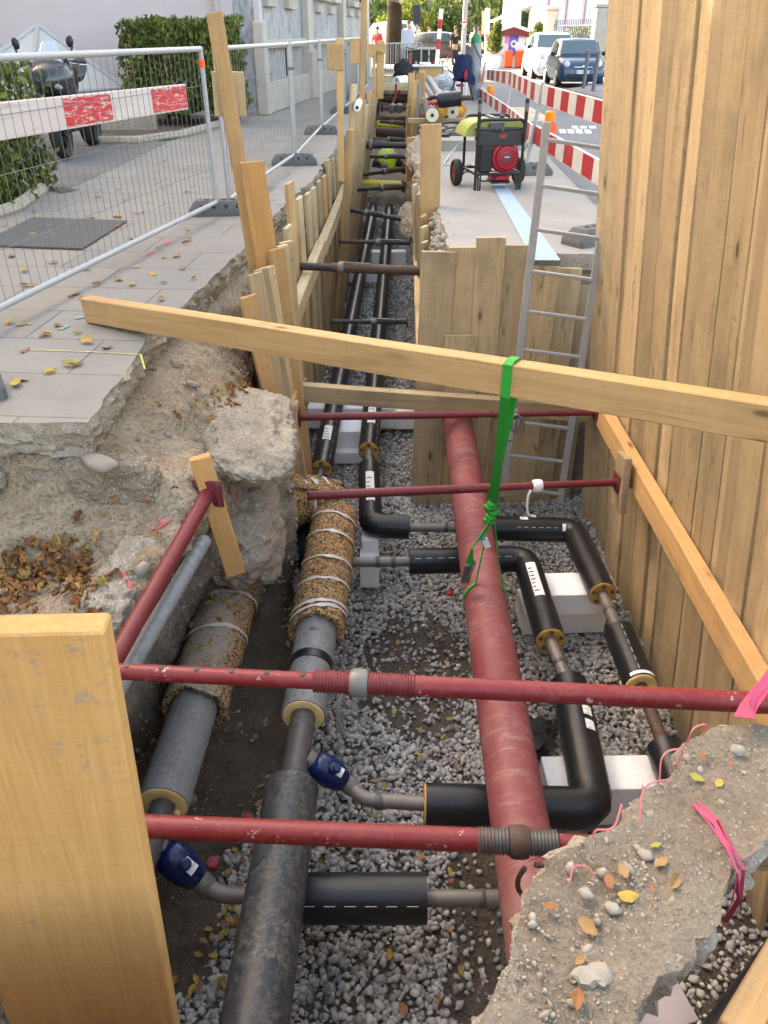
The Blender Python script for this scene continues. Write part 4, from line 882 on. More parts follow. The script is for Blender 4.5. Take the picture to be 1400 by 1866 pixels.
# ---- the red pipe slung across the pit
rp_ = lambda y: V(0.585 + 0.012 * (y - 2.0), y, -1.40 + .012 * (y - 2.0))
t = thing('red_pipe', 'long dusty dark red pipe slung lengthways over the gravel pit', 'pipe')
casing(t, [rp_(0.9), rp_(6.6)], .126, RED_PIPE, 40)
for y in (1.86, 2.9, 3.98, 5.2, 5.9):                                              # spiral seams of the wrapped tube
    sp = MB(); n = 40; A, B = [], []
    for i in range(n + 1):
        a = math.pi * 1.6 * (i / n - .5); c = rp_(y + .30 * (i / n - .5)); e = V(math.sin(a), 0, math.cos(a)); A.append(c + e * .1275 - V(0, .004, 0)); B.append(c + e * .1275 + V(0, .004, 0))
    sp.add(A + B, [(i, i + 1, n + 2 + i, n + 1 + i) for i in range(n)]); sp.build('seam', RED_PIPE, t)
# ---- pale duct on the bank under the first prop
t = tag(MB().tube(fine([atz(372, 985, -.60), atz(205, 1272, -.64)], .1), .037, 20).build('grey_duct', GREY_CASE), 'pale grey pipe lying on the bank right under the red prop', 'pipe')
# ---- black pipe bottom right
t = tag(casing(None, [atz(1290, 1930, -1.85), atz(1460, 1700, -1.85)], .085, HDPE, name='black_pipe'), 'black pipe in the hollow at the lower right corner beside the split beam', 'pipe')

# ---- polystyrene blocks
def block(px, z, s, rz, m, label, ch=.006):
    p = atz(*px, z); o = MB().box((0, 0, 0), s, None, 0, ch).build('support_block', m); o.location = p; o.rotation_euler = (0, 0, rz); return tag(o, label, 'block', 'polystyrene support blocks')
block((1042, 1082), -1.93, (.46, .26, .19), 0.03, POLY, 'white polystyrene block with a small mark, between the two right black branches'); block((1020, 1112), -2.14, (.60, .30, .20), .05, POLY, 'lower grey-white polystyrene block under the one between the right branches')
block((1085, 1440), -1.98, (.58, .22, .30), .02, POLY, 'white polystyrene block under the elbow of the black branch in front')
block((675, 985), -1.90, (.13, .22, .16), 0, POLY, 'white polystyrene block under the short black elbow'); block((674, 1035), -2.06, (.15, .20, .24), 0, POLY, 'white polystyrene block below the bare steel pipe beside the lagged main')
block((548, 1040), -1.98, (.22, .30, .20), .0, POLY, 'white polystyrene block behind the big lagged main'); block((500, 1072), -1.86, (.19, .20, .22), .02, POLY_PINK, 'lilac-grey block stuck with sand at the foot of the bank')
block((632, 792), -2.06, (.36, .34, .24), .02, POLY, 'upper white polystyrene block under the far left pipe end'); block((630, 822), -2.2, (.40, .32, .13), .02, POLY, 'lower white polystyrene block under the far left pipe end')
block((640, 755), -2.05, (.95, .22, .24), .0, POLY, 'long white polystyrene block crossing under both far pipes just beyond the cross rail'); block((720, 757), -2.1, (.42, .3, .2), .0, POLY, 'white polystyrene slab right of the far right pipe end')
block((655, 500), -2.03, (.9, .16, .22), 0, POLY, 'white polystyrene block under the far pipes below the thick rusty prop'); block((708, 470), -2.0, (.62, .2, .26), .05, POLY, 'white polystyrene block half hidden behind the far right pipe')
block((675, 402), -2.0, (.95, .22, .3), 0, POLY, 'farthest white polystyrene block under the two black pipes'); block((1185, 1850), -2.02, (.24, .24, .30), .25, POLY_PINK, 'white polystyrene block in the hollow at the lower right corner')
tag(MB().box(atz(735, 775, -2.2), (.5, .05, .1)).build('timber_offcut', W_MID), 'timber offcut lying on the gravel right of the far pipe ends', 'offcut')

# ================================================================== props
def prop(label, a, b, ro, m_out, m_in, split=0.5, nut=.5, nutm=ZINC, handle='hook', holes=0, plates=True, thread=None, name='trench_prop', group='props spanning the trench', threadm=RUST, n=20, loop=True):
    a, b = Vector(a), Vector(b); d = (b - a).normalized(); L = (b - a).length; s, u, _ = frame(d); ri = ro * .82
    t = thing(name, label, 'prop', a, 0, group); O = a
    P = lambda f: (b - a) * f
    MB().tube(fine([P(0 if split > .5 else split), P(split if split > .5 else 1)], .25), ro, n).build('outer_tube', m_out, t)
    inn = MB(); inn.tube(fine([P(split - .01 if split > .5 else 0), P(1 if split > .5 else split + .01)], .25), ri, n); io = inn.build('inner_tube', m_in, t)
    if thread:
        th = MB(); z0, z1 = thread; k = int((z1 - z0) * L / .011); pr = []
        for i in range(k): pr += [(ro * 0.99, z0 * L + .011 * i), (ro * 1.13, z0 * L + .011 * i + .004), (ro * 1.13, z0 * L + .011 * i + .006), (ro * 0.99, z0 * L + .011 * i + .010)]
        th.lathe(pr, (0, 0, 0), d, n); th.build('thread', threadm, t, ang=180)
    if holes:
        h = MB(); z0, z1 = (0, split) if split < .5 else (split, 1)
        for i in range(holes):
            c = P(z0 + (z1 - z0) * (i + .7) / holes) + u * (ri * 1.002); h.lathe([(.0105, -.012), (.0105, .0012)], c, u, 12)
        h.build('pin_hole', BLACK, io)
    if nut is not None:
        c = P(nut); no = MB().lathe([(ro * 1.1, -.032), (ro * 1.25, -.03), (ro * 1.4, -.018), (ro * 1.4, .018), (ro * 1.25, .03), (ro * 1.1, .032)], c, d, 12).build('nut', nutm, t, ang=30)
        if handle == 'hook':
            e = (u * -.2 + Vector((0, -1, 0)) * .8); e = (e - d * e.dot(d)).normalized(); z = V(0, 0, -1)
            pts = [c + e * ro * 1.3 - d * .05, c + e * ro * 1.6 - d * .07 + z * .03, c + e * ro * 1.7 - d * .07 + z * .12, c + e * ro * 1.5 - d * .05 + z * .19, c + e * ro * 1.5 - d * .0 + z * .2]
            MB().tube(arc_path(pts, .03, 4), .008, 8).build('handle', nutm, no)
        elif handle == 'ring':
            q = [c + d * .02 + V(0, -.05, -.01) + V(.045 * math.sin(g) + .02, -.02, -.085 + .085 * math.cos(g)) for g in np.linspace(0, 5.6, 20)]; MB().tube(q, .0085, 8).build('handle', nutm, no)
        elif handle == 'bar': MB().tube([c + u * ro * 1.2 + d * -.02, c + u * ro * 1.3 + d * .30 + V(0, -.05, 0)], .008, 6).build('handle', nutm, no)
    if plates:
        for c, sg in ((P(0), 1), (P(1), -1)): 
            rot = Matrix((s, u, d)).transposed(); MB().box(c + d * sg * .006, (ro * 4, ro * 4, .010), rot, 0, .003).build('end_plate', m_out, t)
    return t
pa, pb = V(-0.64, 5.32, -0.965), V(1.615, 5.38, -0.955); prop('dark red prop farthest back in the wide pit, below the cross rail', pa, pb, .030, RED_DARK, RED_DARK, .60, .72, ZINC, 'hook', 6)
# loose steel shackle hanging on the far red prop is part of its handle
lx = MB(); c = pa.lerp(pb, .728) + V(0, -.05, -.06); lx.tube([c + V(.035 * math.cos(g), 0, .075 * math.sin(g)) for g in np.linspace(0, 2 * math.pi, 18)], .009, 8); lx.tube([c + V(.03 + .03 * math.cos(g), .0, -.02 + .07 * math.sin(g)) for g in np.linspace(0, 2 * math.pi, 18)], .009, 8)
tag(lx.build('steel_rings', ZINC), 'pair of steel rings hanging from the far red prop beside the green strap', 'rings')
pa, pb = atz(560, 903, -1.0), V(1.54, 4.42, -1.02); prop('dark red prop with a pale clamp and hook right of the green strap', pa, pb, .030, RED_DARK, RED_DARK, .58, .735, WHITE, 'hook', 0)
pa, pb = atz(190, 1222, -.41), V(1.72, 1.80, -.385); prop('bright red prop with pin holes and a pale steel nut, second nearest the camera', pa, pb, .036, RED_PROP, RED_PROP, .275, .333, ZINC, 'hook', 6, True, (.275, .405), None or 'trench_prop', 'props spanning the trench', RED_DARK)
pa, pb = atz(205, 1503, -.66), atz(1085, 1540, -.66); prop('chipped bright red prop nearest the camera, its rusty nut beside the broken slab', pa, pb, .037, RED_PROP, RED_PROP, .80, .845, RUST, 'ring', 3, False, (.76, .93), 'trench_prop', 'props spanning the trench', STEEL_DARK)
pa, pb = V(-.885, 3.34, -.47), V(-1.045, 2.02, -.53); t = prop('red prop lying along the left bank with its plate on the orange stake', pa, pb, .036, RED_DARK, RED_DARK, .97, None, ZINC, None, 0, False)
s_ = frame(pb - pa); MB().box((0, 0, 0), (.15, .15, .012), Matrix((s_[0], s_[1], s_[2])).transposed(), 0, .004).build('end_plate', RED_DARK, t)
bo = MB()
for sx in (-1, 1):
    for sy in (-1, 1): bo.lathe([(.012, 0), (.012, .014), (.006, .016)], s_[0] * .055 * sx + s_[1] * .055 * sy + s_[2] * .006, s_[2], 6)
bo.build('bolt', RUST, t)
far = [((515, 484), (774, 494), -.47, .050, RUST, BLACK_PROP, .36, .42, 'thick rusty prop nearest in the narrow trench'), ((603, 586), (743, 586), -1.15, .030, BLACK_PROP, BLACK_PROP, .5, .56, 'thin black prop low behind the big loose beam'),
       ((618, 440), (748, 442), -.86, .033, BLACK_PROP, RUST, .45, .55, 'black prop just beyond the thick rusty one'), ((633, 382), (749, 402), -.75, .036, BLACK_PROP, BLACK_PROP, .4, .32, 'slanting black prop over the far pipes'),
       ((646, 345), (736, 340), -.75, .05, RUST, BLACK_PROP, .5, .55, 'black and brown prop just in front of the yellow pipe'), ((652, 319), (738, 308), -.8, .05, RUST, BLACK_PROP, .5, .55, 'prop in front of the bending worker'),
       ((664, 285), (741, 286), -.62, .042, BLACK_PROP, BLACK_PROP, .5, .52, 'black prop passing over the back of the bending worker'), ((618, 263), (746, 265), -.30, .075, BLACK_PROP, BLACK_PROP, .6, .46, 'thickest black prop, reaching left over the planks'),
       ((676, 253), (742, 256), -.6, .05, BLACK_PROP, RUST, .5, .5, 'dark prop right behind the thickest black one'), ((690, 228), (742, 231), -.62, .06, YELLOW, YELLOW, .5, None, 'yellow prop in the far part of the trench'),
       ((690, 222), (742, 226), -.55, .06, RUST, BLACK_PROP, .5, .5, 'dark brown prop just beyond the yellow one'), ((696, 197), (745, 196), -.5, .05, RUST, RUST, .5, None, 'brown prop in the far trench before the soil heap'), ((697, 172), (748, 173), -.4, .06, RUST, RUST, .5, .3, 'farthest rusty prop in the trench')]
for a, b, z, r, mo, mi_, sp_, nu, lab in far:
    prop(lab, atz(*a, z), atz(*b, z), r * .92, mo, mi_, sp_, nu, ZINC, 'bar', 5 if r > .045 and nu == .42 else 0, True, n=14)
a, b = atz(650, 335, -.98), atz(740, 339, -.98); tag(MB().tube(fine([a, b], .3), .085, 20).build('yellow_pipe', YELLOW), 'yellow gas pipe crossing the narrow trench in front of the worker', 'pipe')
a, b = atz(688, 241, -.75), atz(744, 244, -.75); tag(MB().tube(fine([a, b], .3), .12, 16).build('brown_pipe', RUST), 'brown pipe crossing the far trench behind the worker', 'pipe')

# ---- green strap
def ribbon(parent, pts, wd, dirs, m, name, th=.003):
    mb = MB(); rings = []
    for k, p in enumerate(pts):
        d = (Vector(pts[min(k + 1, len(pts) - 1)]) - Vector(pts[max(0, k - 1)])).normalized(); s = Vector(dirs if not isinstance(dirs, list) else dirs[k]); s = (s - d * s.dot(d)).normalized(); nrm = d.cross(s) * th; p = Vector(p)
        rings.append([p - s * wd / 2 - nrm, p + s * wd / 2 - nrm, p + s * wd / 2 + nrm, p - s * wd / 2 + nrm])
    return mb.loft(rings).build(name, m, parent, ang=30)
bd = (BEAM_B - BEAM_A); k = min(np.linspace(0, 1, 400), key=lambda f: abs((BEAM_A + bd * f).x / ((BEAM_A + bd * f).y * CP - ((BEAM_A + bd * f).z + .06 - HCAM) * SP) * FPX + 700 - 936)); bp = BEAM_A + bd * float(k)
kn = V(.615, 3.70, -.78); t = thing('ratchet_strap', 'green ratchet strap tied from the loose beam down round the red pipe', 'strap')
bw = bd.normalized(); cn = V(0, 0, 1).cross(bw).normalized(); cn = cn if cn.y > 0 else -cn; T_ = .0735; Hh = .0425
front = bp - cn * (Hh + .006); back = bp + cn * (Hh + .006)
ribbon(t, [kn + V(0, -.015, .04), front.lerp(kn, .5) + V(0, -.01, 0), front - V(0, 0, T_), front + V(0, 0, T_), bp - cn * .03 + V(0, 0, T_ + .009), bp + cn * .03 + V(0, 0, T_ + .009), back + V(0, 0, T_), back - V(0, 0, T_), kn + V(-.01, .03, .04)], .042, bw, STRAP, 'webbing')
kb = MB()
for i in range(5): kb.blob(kn + V(random.uniform(-.02, .02), random.uniform(-.015, .015), -.02 + .03 * (i - 2)), (.034, .026, .022), 2, amp=.5, fr=1.5, seed=i)
kb.build('knot', STRAP, t)
pc_ = rp_(3.62); ring = [pc_ + V(.134 * math.sin(g), 0.02 * math.cos(g), .134 * math.cos(g)) for g in np.linspace(.7, 2 * math.pi - .5, 26)]
ribbon(t, [kn - V(-.01, 0, .05)] + ring + [kn - V(.01, 0, .05)], .018, (0, 1, .1), STRAP, 'sling')
r0 = atz(872, 1000, -1.16); rr = V(.50, 3.58, -1.12)
ribbon(t, [kn - V(0, 0, .05), kn + V(-.05, -.06, -.12), kn + V(-.115, -.10, -.20), kn + V(-.125, -.11, -.31)], .05, (.3, 0, 1), STRAP, 'loose_end')
ra = kn + V(-.13, -.115, -.33); MB().box(ra + V(-.005, 0, -.04), (.05, .025, .13), Matrix.Rotation(.15, 3, 'Y'), 0, .006).build('ratchet', STEEL_DARK, t); MB().box(ra + V(.02, -.01, 0), (.012, .03, .12), Matrix.Rotation(.25, 3, 'Y'), 0, .003).build('ratchet_handle', ZINC, t)
MB().box(kn + V(-.03, -.05, -.20), (.035, .004, .07), Matrix.Rotation(-.4, 3, 'Y')).build('care_tag', LABEL_W, t); MB().box(kn + V(-.055, -.055, -.165), (.03, .005, .03), Matrix.Rotation(-.4, 3, 'Y')).build('care_tag', Mat('blue_tag', .6, col=(.08, .35, .55)).m, t)
# ---- ladder
t = thing('ladder', 'grey metal ladder standing in the pit in front of the cross wall', 'ladder')
la0, la1 = aty(997, 222, 6.02), aty(916, 905, 5.72); lb0, lb1 = aty(1086, 300, 6.02), aty(1020, 917, 5.72)
lb0 = la0 + (lb1 - la1); lb0 = lb1 + (la0 - la1)
for p, q in ((la1, la0), (lb1, lb0)): MB().bar(p, q, .026, .058, (1, 0, 0), 0, .005).build('rail', ALU, t)
for i in range(10): 
    f = .03 + i * .1035; MB().bar(la1.lerp(la0, f), lb1.lerp(lb0, f), .032, .026, None, 0, .005).build('rung', ALU, t)
# ---- valve caps, rag and glove on the gravel
c = atz(388, 1573, -2.2); tag(MB().lathe([(.033, 0), (.035, .008), (.028, .022), (.010, .024)], c, (0, -.2, 1), 20).build('plastic_plug', Mat('red_plastic', .5, col=(.42, .06, .07)).m), 'round red plastic cap on the gravel behind the lower valve', 'cap')
tag(MB().lathe([(.03, 0), (.032, .012), (.026, .026)], atz(452, 1493, -2.19), (.3, -.2, 1), 16).build('plastic_plug', Mat('red_plastic_b', .5, col=(.40, .02, .04)).m), 'red plastic cap just above the chipped red prop', 'cap')
tag(MB().box(atz(820, 1081, -2.2), (.055, .05, .03), None, 0, .008).build('plastic_plug', Mat('red_plastic_c', .5, col=(.40, .01, .02)).m), 'small red plug on the gravel left of the red pipe', 'cap')
tag(MB().blob(atz(975, 1345, -2.17), (.10, .14, .05), 3, amp=.9, fr=2.2, seed=3).blob(atz(992, 1330, -2.17), (.08, .07, .04), 3, amp=.8, fr=2.5, seed=8).build('work_glove', Mat('dark_cloth', .9, col=(.025, .025, .028)).m), 'crumpled dark work glove on the gravel right of the red pipe', 'glove')
# ================================================================== broken concrete
so = [(862, 1900), (905, 1790), (938, 1725), (936, 1690), (948, 1650), (975, 1590), (1000, 1556), (1065, 1527), (1130, 1506), (1150, 1462), (1172, 1432), (1222, 1404), (1240, 1362), (1262, 1340), (1292, 1326), (1340, 1318), (1460, 1318), (1470, 1420), (1420, 1500), (1372, 1560), (1338, 1585), (1318, 1640), (1292, 1690), (1262, 1712), (1244, 1752), (1198, 1788), (1165, 1830), (1150, 1900)]
pts = [atz(x, y, -.15) for x, y in so]; ol = rough_line([(p.x, p.y) for p in pts] + [(pts[0].x, pts[0].y)], .018, .028, 21)[:-1]
tag(slab('broken_slab', ol, -.15, .17, [SLABTOP, CONC_ROUGH], .022, .022, 8, .035, .035, None, 5), 'broken concrete slab with an earthy top spanning the lower right corner', 'slab')
PO, RD = [], []
def on_slab(): 
    while True:
        x, y = random.uniform(900, 1400), random.uniform(1330, 1866)
        inside = False; j = len(so) - 1
        for i in range(len(so)):
            if (so[i][1] > y) != (so[j][1] > y) and x < (so[j][0] - so[i][0]) * (y - so[i][1]) / (so[j][1] - so[i][1]) + so[i][0]: inside = not inside
            j = i
        if inside: return x, y
for _ in range(900):
    p = atz(*on_slab(), -.146); r = .002 + .005 * random.random() ** 3 + (.010 if random.random() < .02 else 0); PO.append(tuple(p)); RD.append(r)
tag(stone_mesh('slab_pebbles', PO, RD, PEBBLE, 1, 1.0), 'small pebbles lying on the earthy slab in the lower right corner', kind='stuff')
for px, r, lab in (((1070, 1780), .030, 'pale angular stone lying on the broken slab near its lower edge'), ((1095, 1776), .028, 'darker stone touching the pale angular one on the broken slab'), ((1178, 1558), .019, 'round pale pebble in the middle of the broken slab'), ((1068, 1628), .018, 'oval pebble near the left edge of the broken slab'), ((1345, 1366), .02, 'pale oval pebble near the top of the broken slab'), ((1118, 1655), .019, 'grey three-cornered pebble on the broken slab')):
    tag(MB().blob(atz(*px, -.138), (r * .95, r * .8, r * .5), 2, Matrix.Rotation(r * 300, 3, 'Z'), .5, 1.5, r * 900).build('stone', paint('dusty_stone', (.27, .24, .195), (.36, .33, .28), .7, .85), ang=35 if r > .025 else 80), lab, 'stone')
def rock(c, s, rot, seed, m, label, sub=6, boxy=.55, cat='concrete block'):
    bm = bmesh.new(); bmesh.ops.create_icosphere(bm, subdivisions=sub, radius=1.0); R3 = Matrix.Rotation(rot[2], 3, 'Z') @ Matrix.Rotation(rot[0], 3, 'X') @ Matrix.Rotation(rot[1], 3, 'Y'); mb = MB(); vs = []
    for v in bm.verts:
        p = v.co.copy(); mx = max(abs(p.x), abs(p.y), abs(p.z)); p = p.lerp(p / mx * .82, boxy); q = V(p.x * s[0], p.y * s[1], p.z * s[2])
        nz = .05 * fbm(q * 4 + V(seed, 0, 0), 4) + .022 * fbm(q * 13 + V(0, seed, 0), 4) + .012 * fbm(q * 34, 3); q += p.normalized() * nz; vs.append(Vector(c) + R3 @ q)
    mb.add(vs, [tuple(x.index for x in f.verts) for f in bm.faces]); bm.free(); return tag(mb.build('concrete_lump', m, ang=75), label, cat)
rock((-.79, 4.18, -.54), (.30, .66, .14), (-.05, .30, .12), 3.3, CONC_ROUGH, 'big broken concrete lump overhanging the lagged pipes at the end of the left bank', 6, .3)
rock((-.90, 4.02, -1.10), (.27, .42, .32), (.1, .0, .1), 7.7, SAND, 'grey sandy lump below the overhanging concrete lump', 6, .3, 'sand lump')
rock((-1.16, 2.84, -.60), (.13, .45, .09), (0, .25, -.14), 5.1, CONC_ROUGH, 'pale concrete ledge under the left red prop', 6, .5)
rock((-1.42, 3.24, -.32), (.36, .08, .12), (0, 0, .05), 2.2, SOIL, 'crumbling lower concrete layer under the near edge of the footpath', 6, .6)
rock((-2.2, 3.23, -.32), (.44, .08, .12), (0, 0, -.04), 8.2, SOIL, 'crumbling lower concrete layer under the footpath at the left picture edge', 6, .6)
st = [((-1.33, 3.17, -.20), .07, 'smooth oval boulder wedged under the corner of the broken footpath')]
for c, r, lab in st: tag(MB().blob(c, (r * 1.2, r * .8, r * .55), 3, Matrix.Rotation(.3, 3, 'Y'), .25, 1.0, 2).build('boulder', paint('beige_stone', (.30, .25, .19), (.36, .31, .24), .6, .8)), lab, 'boulder')
# rubble along the edge of the parking bay
PO, RD = [], []
for _ in range(900):
    y = 6.5 + 12 * random.random() ** 1.3; x = random.uniform(.42, .60) + TX(y) + (0 if y > 8 else -.02); r = random.choice((.012, .02, .03)) * random.uniform(.8, 1.5); PO.append((x, y, -.12 + random.uniform(0, .09) + max(0, .1 * (x - TX(y) - .5)))); RD.append(r)
tag(stone_mesh('edge_rubble', PO, RD, PEBBLE, 1, 1.0), 'crumbled concrete and stones along the broken edge of the parking bay', kind='stuff')
rock((.60, 7.45, -.10), (.11, .55, .10), (0, 0, .02), 1.3, CONC_ROUGH, 'broken concrete strip along the parking bay edge beside the cross wall'); rock((.53, 10.9, -.12), (.13, 1.4, .14), (0, 0, -.02), 4.4, CONC_ROUGH, 'long rubble strip along the right trench edge near the generator'); rock((.53, 13.4, -.16), (.16, 1.3, .16), (.04, .1, 0), 6.4, CONC_ROUGH, 'soil and stone heap at the right of the bending worker', 6, .3, 'soil heap')
rock((.40, 11.3, -.75), (.15, .9, .22), (.0, .3, .1), 9.4, CONC_ROUGH, 'stony clod hanging in the right trench side above the pipes', 6, .4, 'soil lump')
rock((.18, 19.0, -1.75), (.8, .9, .35), (0, 0, 0), 3.9, SOIL, 'soil heap burying the far ends of the two black pipes', 5, .3, 'soil heap')
# pale buckets of soil and rock: heap at the end of the trench
a = atz(722, 150, -.1); rock((a.x, a.y, -.35), (1.0, 1.2, .45), (0, 0, 0), 5.9, SOIL, 'heap of soil and rubble at the far end of the trench', 5, .2, 'soil heap')

# ---- pink warning tape and wire ends
def wire(px, z, r, m, label, name='pink_wire'):
    P3 = [atz(x, y, zz) for (x, y), zz in zip(px, z)]; return tag(MB().tube(arc_path(P3, .05, 5), r, 6).build(name, m), label, 'wire')
PW = Mat('pale_pink_wire', .5, col=(.50, .13, .13)).m
wire([(1202, 1425), (1205, 1370), (1250, 1362), (1232, 1400)], [-.13, -.05, -.06, -.13], .0026, PW, 'pink wire looping up at the upper edge of the broken slab')
wire([(1165, 1500), (1170, 1432), (1210, 1420), (1225, 1424)], [-.13, -.08, -.09, -.13], .0022, PW, 'thin pink wire arching over the edge of the broken slab beside the elbow')
wire([(1080, 1525), (1085, 1512), (1120, 1512), (1133, 1465)], [-.14, -.12, -.12, -.09], .0026, PW, 'bent pink wire end at the left edge of the broken slab')
wire([(1038, 1610), (1045, 1575), (1075, 1580), (1084, 1600)], [-.14, -.12, -.12, -.14], .0022, PW, 'hooked orange-pink wire on the broken slab near the rusty nut')
wire([(1250, 1360), (1262, 1325), (1290, 1318), (1280, 1340)], [-.12, -.05, -.08, -.13], .0026, PW, 'pink wire sticking out at the top corner of the broken slab')
tp = [atz(x, y, z) for x, y, z in ((1262, 1466, -.135), (1300, 1500, -.12), (1330, 1545, -.11), (1345, 1590, -.14), (1342, 1640, -.3), (1325, 1680, -.5))]
t = thing('warning_tape', 'torn pink plastic tape hanging over the right edge of the broken slab', 'tape')
for i, (o, w2) in enumerate(((0, .012), (.010, .008), (-.010, .006))): ribbon(t, [p + V(o + .006 * math.sin(k * 2 + i), o * .5, .004 * i) for k, p in enumerate(tp)], w2, [V(math.cos(k * .5 + i), math.sin(k * .5 + i), .2) for k in range(len(tp))], PINK, 'strip', .001)
tp = [atz(x, y, -.12) for x, y in ((1420, 1240), (1388, 1262), (1360, 1300), (1350, 1322))]
t = thing('warning_tape', 'scrap of bright pink tape at the top right corner of the broken slab', 'tape'); ribbon(t, [p + V(0, 0, .03) for p in tp], .05, (1, .2, .3), PINK, 'strip', .001); ribbon(t, [p + V(.02, .02, .05 + .02 * math.sin(i * 3)) for i, p in enumerate(tp)], .03, (.3, 1, .5), PINK, 'strip', .001)
# survey marks on the soil bank
from mathutils.bvhtree import BVHTree
DG = None
def ground_hit(px, py):
    global DG
    if DG is None: DG = BVHTree.FromPolygons([tuple(p) for p in BANK.reshape(-1, 3)], [tuple(f) for f in fq])
    r = ray(px, py).normalized(); h = DG.ray_cast(V(0, 0, HCAM), r); return (h[0], h[1]) if h[0] is not None else (None, None)
def bank_stroke(px, wd, m):
    mb = MB(); P3 = [ground_hit(*p) for p in px]; P3 = [(p, n) for p, n in P3 if p is not None]
    for (a, n1), (b, n2) in zip(P3, P3[1:]):
        k = max(1, int((b - a).length / .02)); prev = None
        for i in range(k + 1):
            p = a.lerp(b, i / k); h = DG.find_nearest(p); p = h[0] + h[1] * .006 * (1 if h[1].z > -0.3 else -1); s = (b - a).normalized().cross(h[1]) * wd * random.uniform(.6, 1.2)
            cur = (p - s, p + s)
            if prev: mb.add([prev[0], prev[1], cur[1], cur[0]], [(0, 1, 2, 3)])
            prev = cur
    if mb.v: struct(mb.build('pink_survey_mark', FL_PINK, smooth=False))
bank_stroke([(222, 1040), (238, 1070), (248, 1096)], .008, FL_PINK); bank_stroke([(272, 970), (302, 955), (312, 945)], .007, FL_PINK); bank_stroke([(285, 945), (298, 958)], .006, FL_PINK); bank_stroke([(418, 745), (432, 735)], .012, FL_PINK); bank_stroke([(170, 1110), (200, 1128)], .006, FL_PINK)

# ================================================================== fallen leaves, each one an object
def leaf_mesh(k, m):
    L = 1.0; n = 7; mb = MB(); fold = (.25, .5, .1, .8, .35, -.4)[k % 6]; curl = (.5, 1.0, .2, 1.5, .8, .6)[k % 6]; tw = (.2, -.5, .1, .7, -.3, .4)[k % 6]; rows = []
    for i in range(n + 1):
        t = i / n; wv = .30 * math.sin(math.pi * min(1, t * .96 + .04)) ** .8 * (1.1 - .35 * t) * (1 + .12 * math.sin(i * 2.3 + k)); a = curl * (t - .5); x = t - .5; z = .5 * curl * (t - .5) ** 2
        for s in (-1, -.5, 0, .5, 1):
            rows.append(V(x, s * wv * math.cos(tw * (t - .5)), z + abs(s) * wv * fold + s * wv * math.sin(tw * (t - .5)) + .03 * math.sin(i * 1.7 + s * 3 + k)))
    mb.add(rows, [(i * 5 + j, i * 5 + j + 1, (i + 1) * 5 + j + 1, (i + 1) * 5 + j) for i in range(n) for j in range(4)])
    mb.tube([V(-.5, 0, .5 * curl * .25), V(-.72, .03, .03)], .014, 4)
    return mb.mesh('leaf', m)
LM = {c: [leaf_mesh(k, m) for k in range(6)] for c, m in (('yellow', LEAF_Y), ('ochre', LEAF_O), ('brown', LEAF_B), ('olive', LEAF_G))}
def leaf(p, size, color, label, group, n=None):
    o = bpy.data.objects.new('fallen_leaf', random.choice(LM[color])); COL.objects.link(o); n = Vector(n) if n is not None else V(0, 0, 1)
    o.rotation_euler = (Matrix.Rotation(random.uniform(0, 6.28), 3, n) @ n.to_track_quat('Z', 'Y').to_matrix() @ Matrix.Rotation(random.choice((0, 0, math.pi)) + random.uniform(-.4, .4), 3, 'X')).to_euler()
    o.location = Vector(p) + n * size * .16; o.scale = (size,) * 3; return tag(o, label, 'leaf', group)
def pick(): return random.choices(('yellow', 'ochre', 'brown', 'olive'), (.35, .35, .18, .12))[0]
G1 = 'fallen leaves on the footpath'; lb = 'small {} autumn leaf lying on the grey footpath slabs among others like it'
for px in [(42, 695), (30, 702), (95, 680), (90, 682), (128, 668), (140, 665), (45, 640), (38, 592), (52, 590), (85, 610), (78, 614), (163, 624), (200, 636), (232, 606), (245, 606), (258, 604), (225, 600), (270, 600), (110, 592), (292, 548), (130, 540), (150, 545), (136, 536), (60, 524), (42, 520), (215, 512), (180, 520), (240, 520), (300, 515), (355, 510), (20, 468), (45, 495), (100, 480), (160, 490), (250, 490), (300, 470), (120, 440), (60, 428), (90, 415), (70, 395), (30, 410), (10, 412), (200, 425), (220, 400), (140, 452), (150, 414), (180, 360), (215, 347), (300, 345), (270, 372), (260, 385), (340, 352), (300, 296), (380, 370), (385, 368), (250, 392), (165, 400), (100, 372), (60, 388), (25, 385), (240, 440), (290, 455), (340, 445), (350, 438), (215, 415), (490, 348), (500, 363), (320, 470), (330, 490), (275, 500), (190, 470), (50, 360), (310, 380), (230, 370), (345, 420), (16, 590), (140, 610)]:
    c = pick(); c = 'yellow' if px in ((95, 680), (90, 682)) else c; leaf(atz(px[0] + random.uniform(-3, 3), px[1] + random.uniform(-2, 2), .001), random.uniform(.05, .095), c, lb.format(c), G1)
G2 = 'fallen leaves on the broken slab'; 
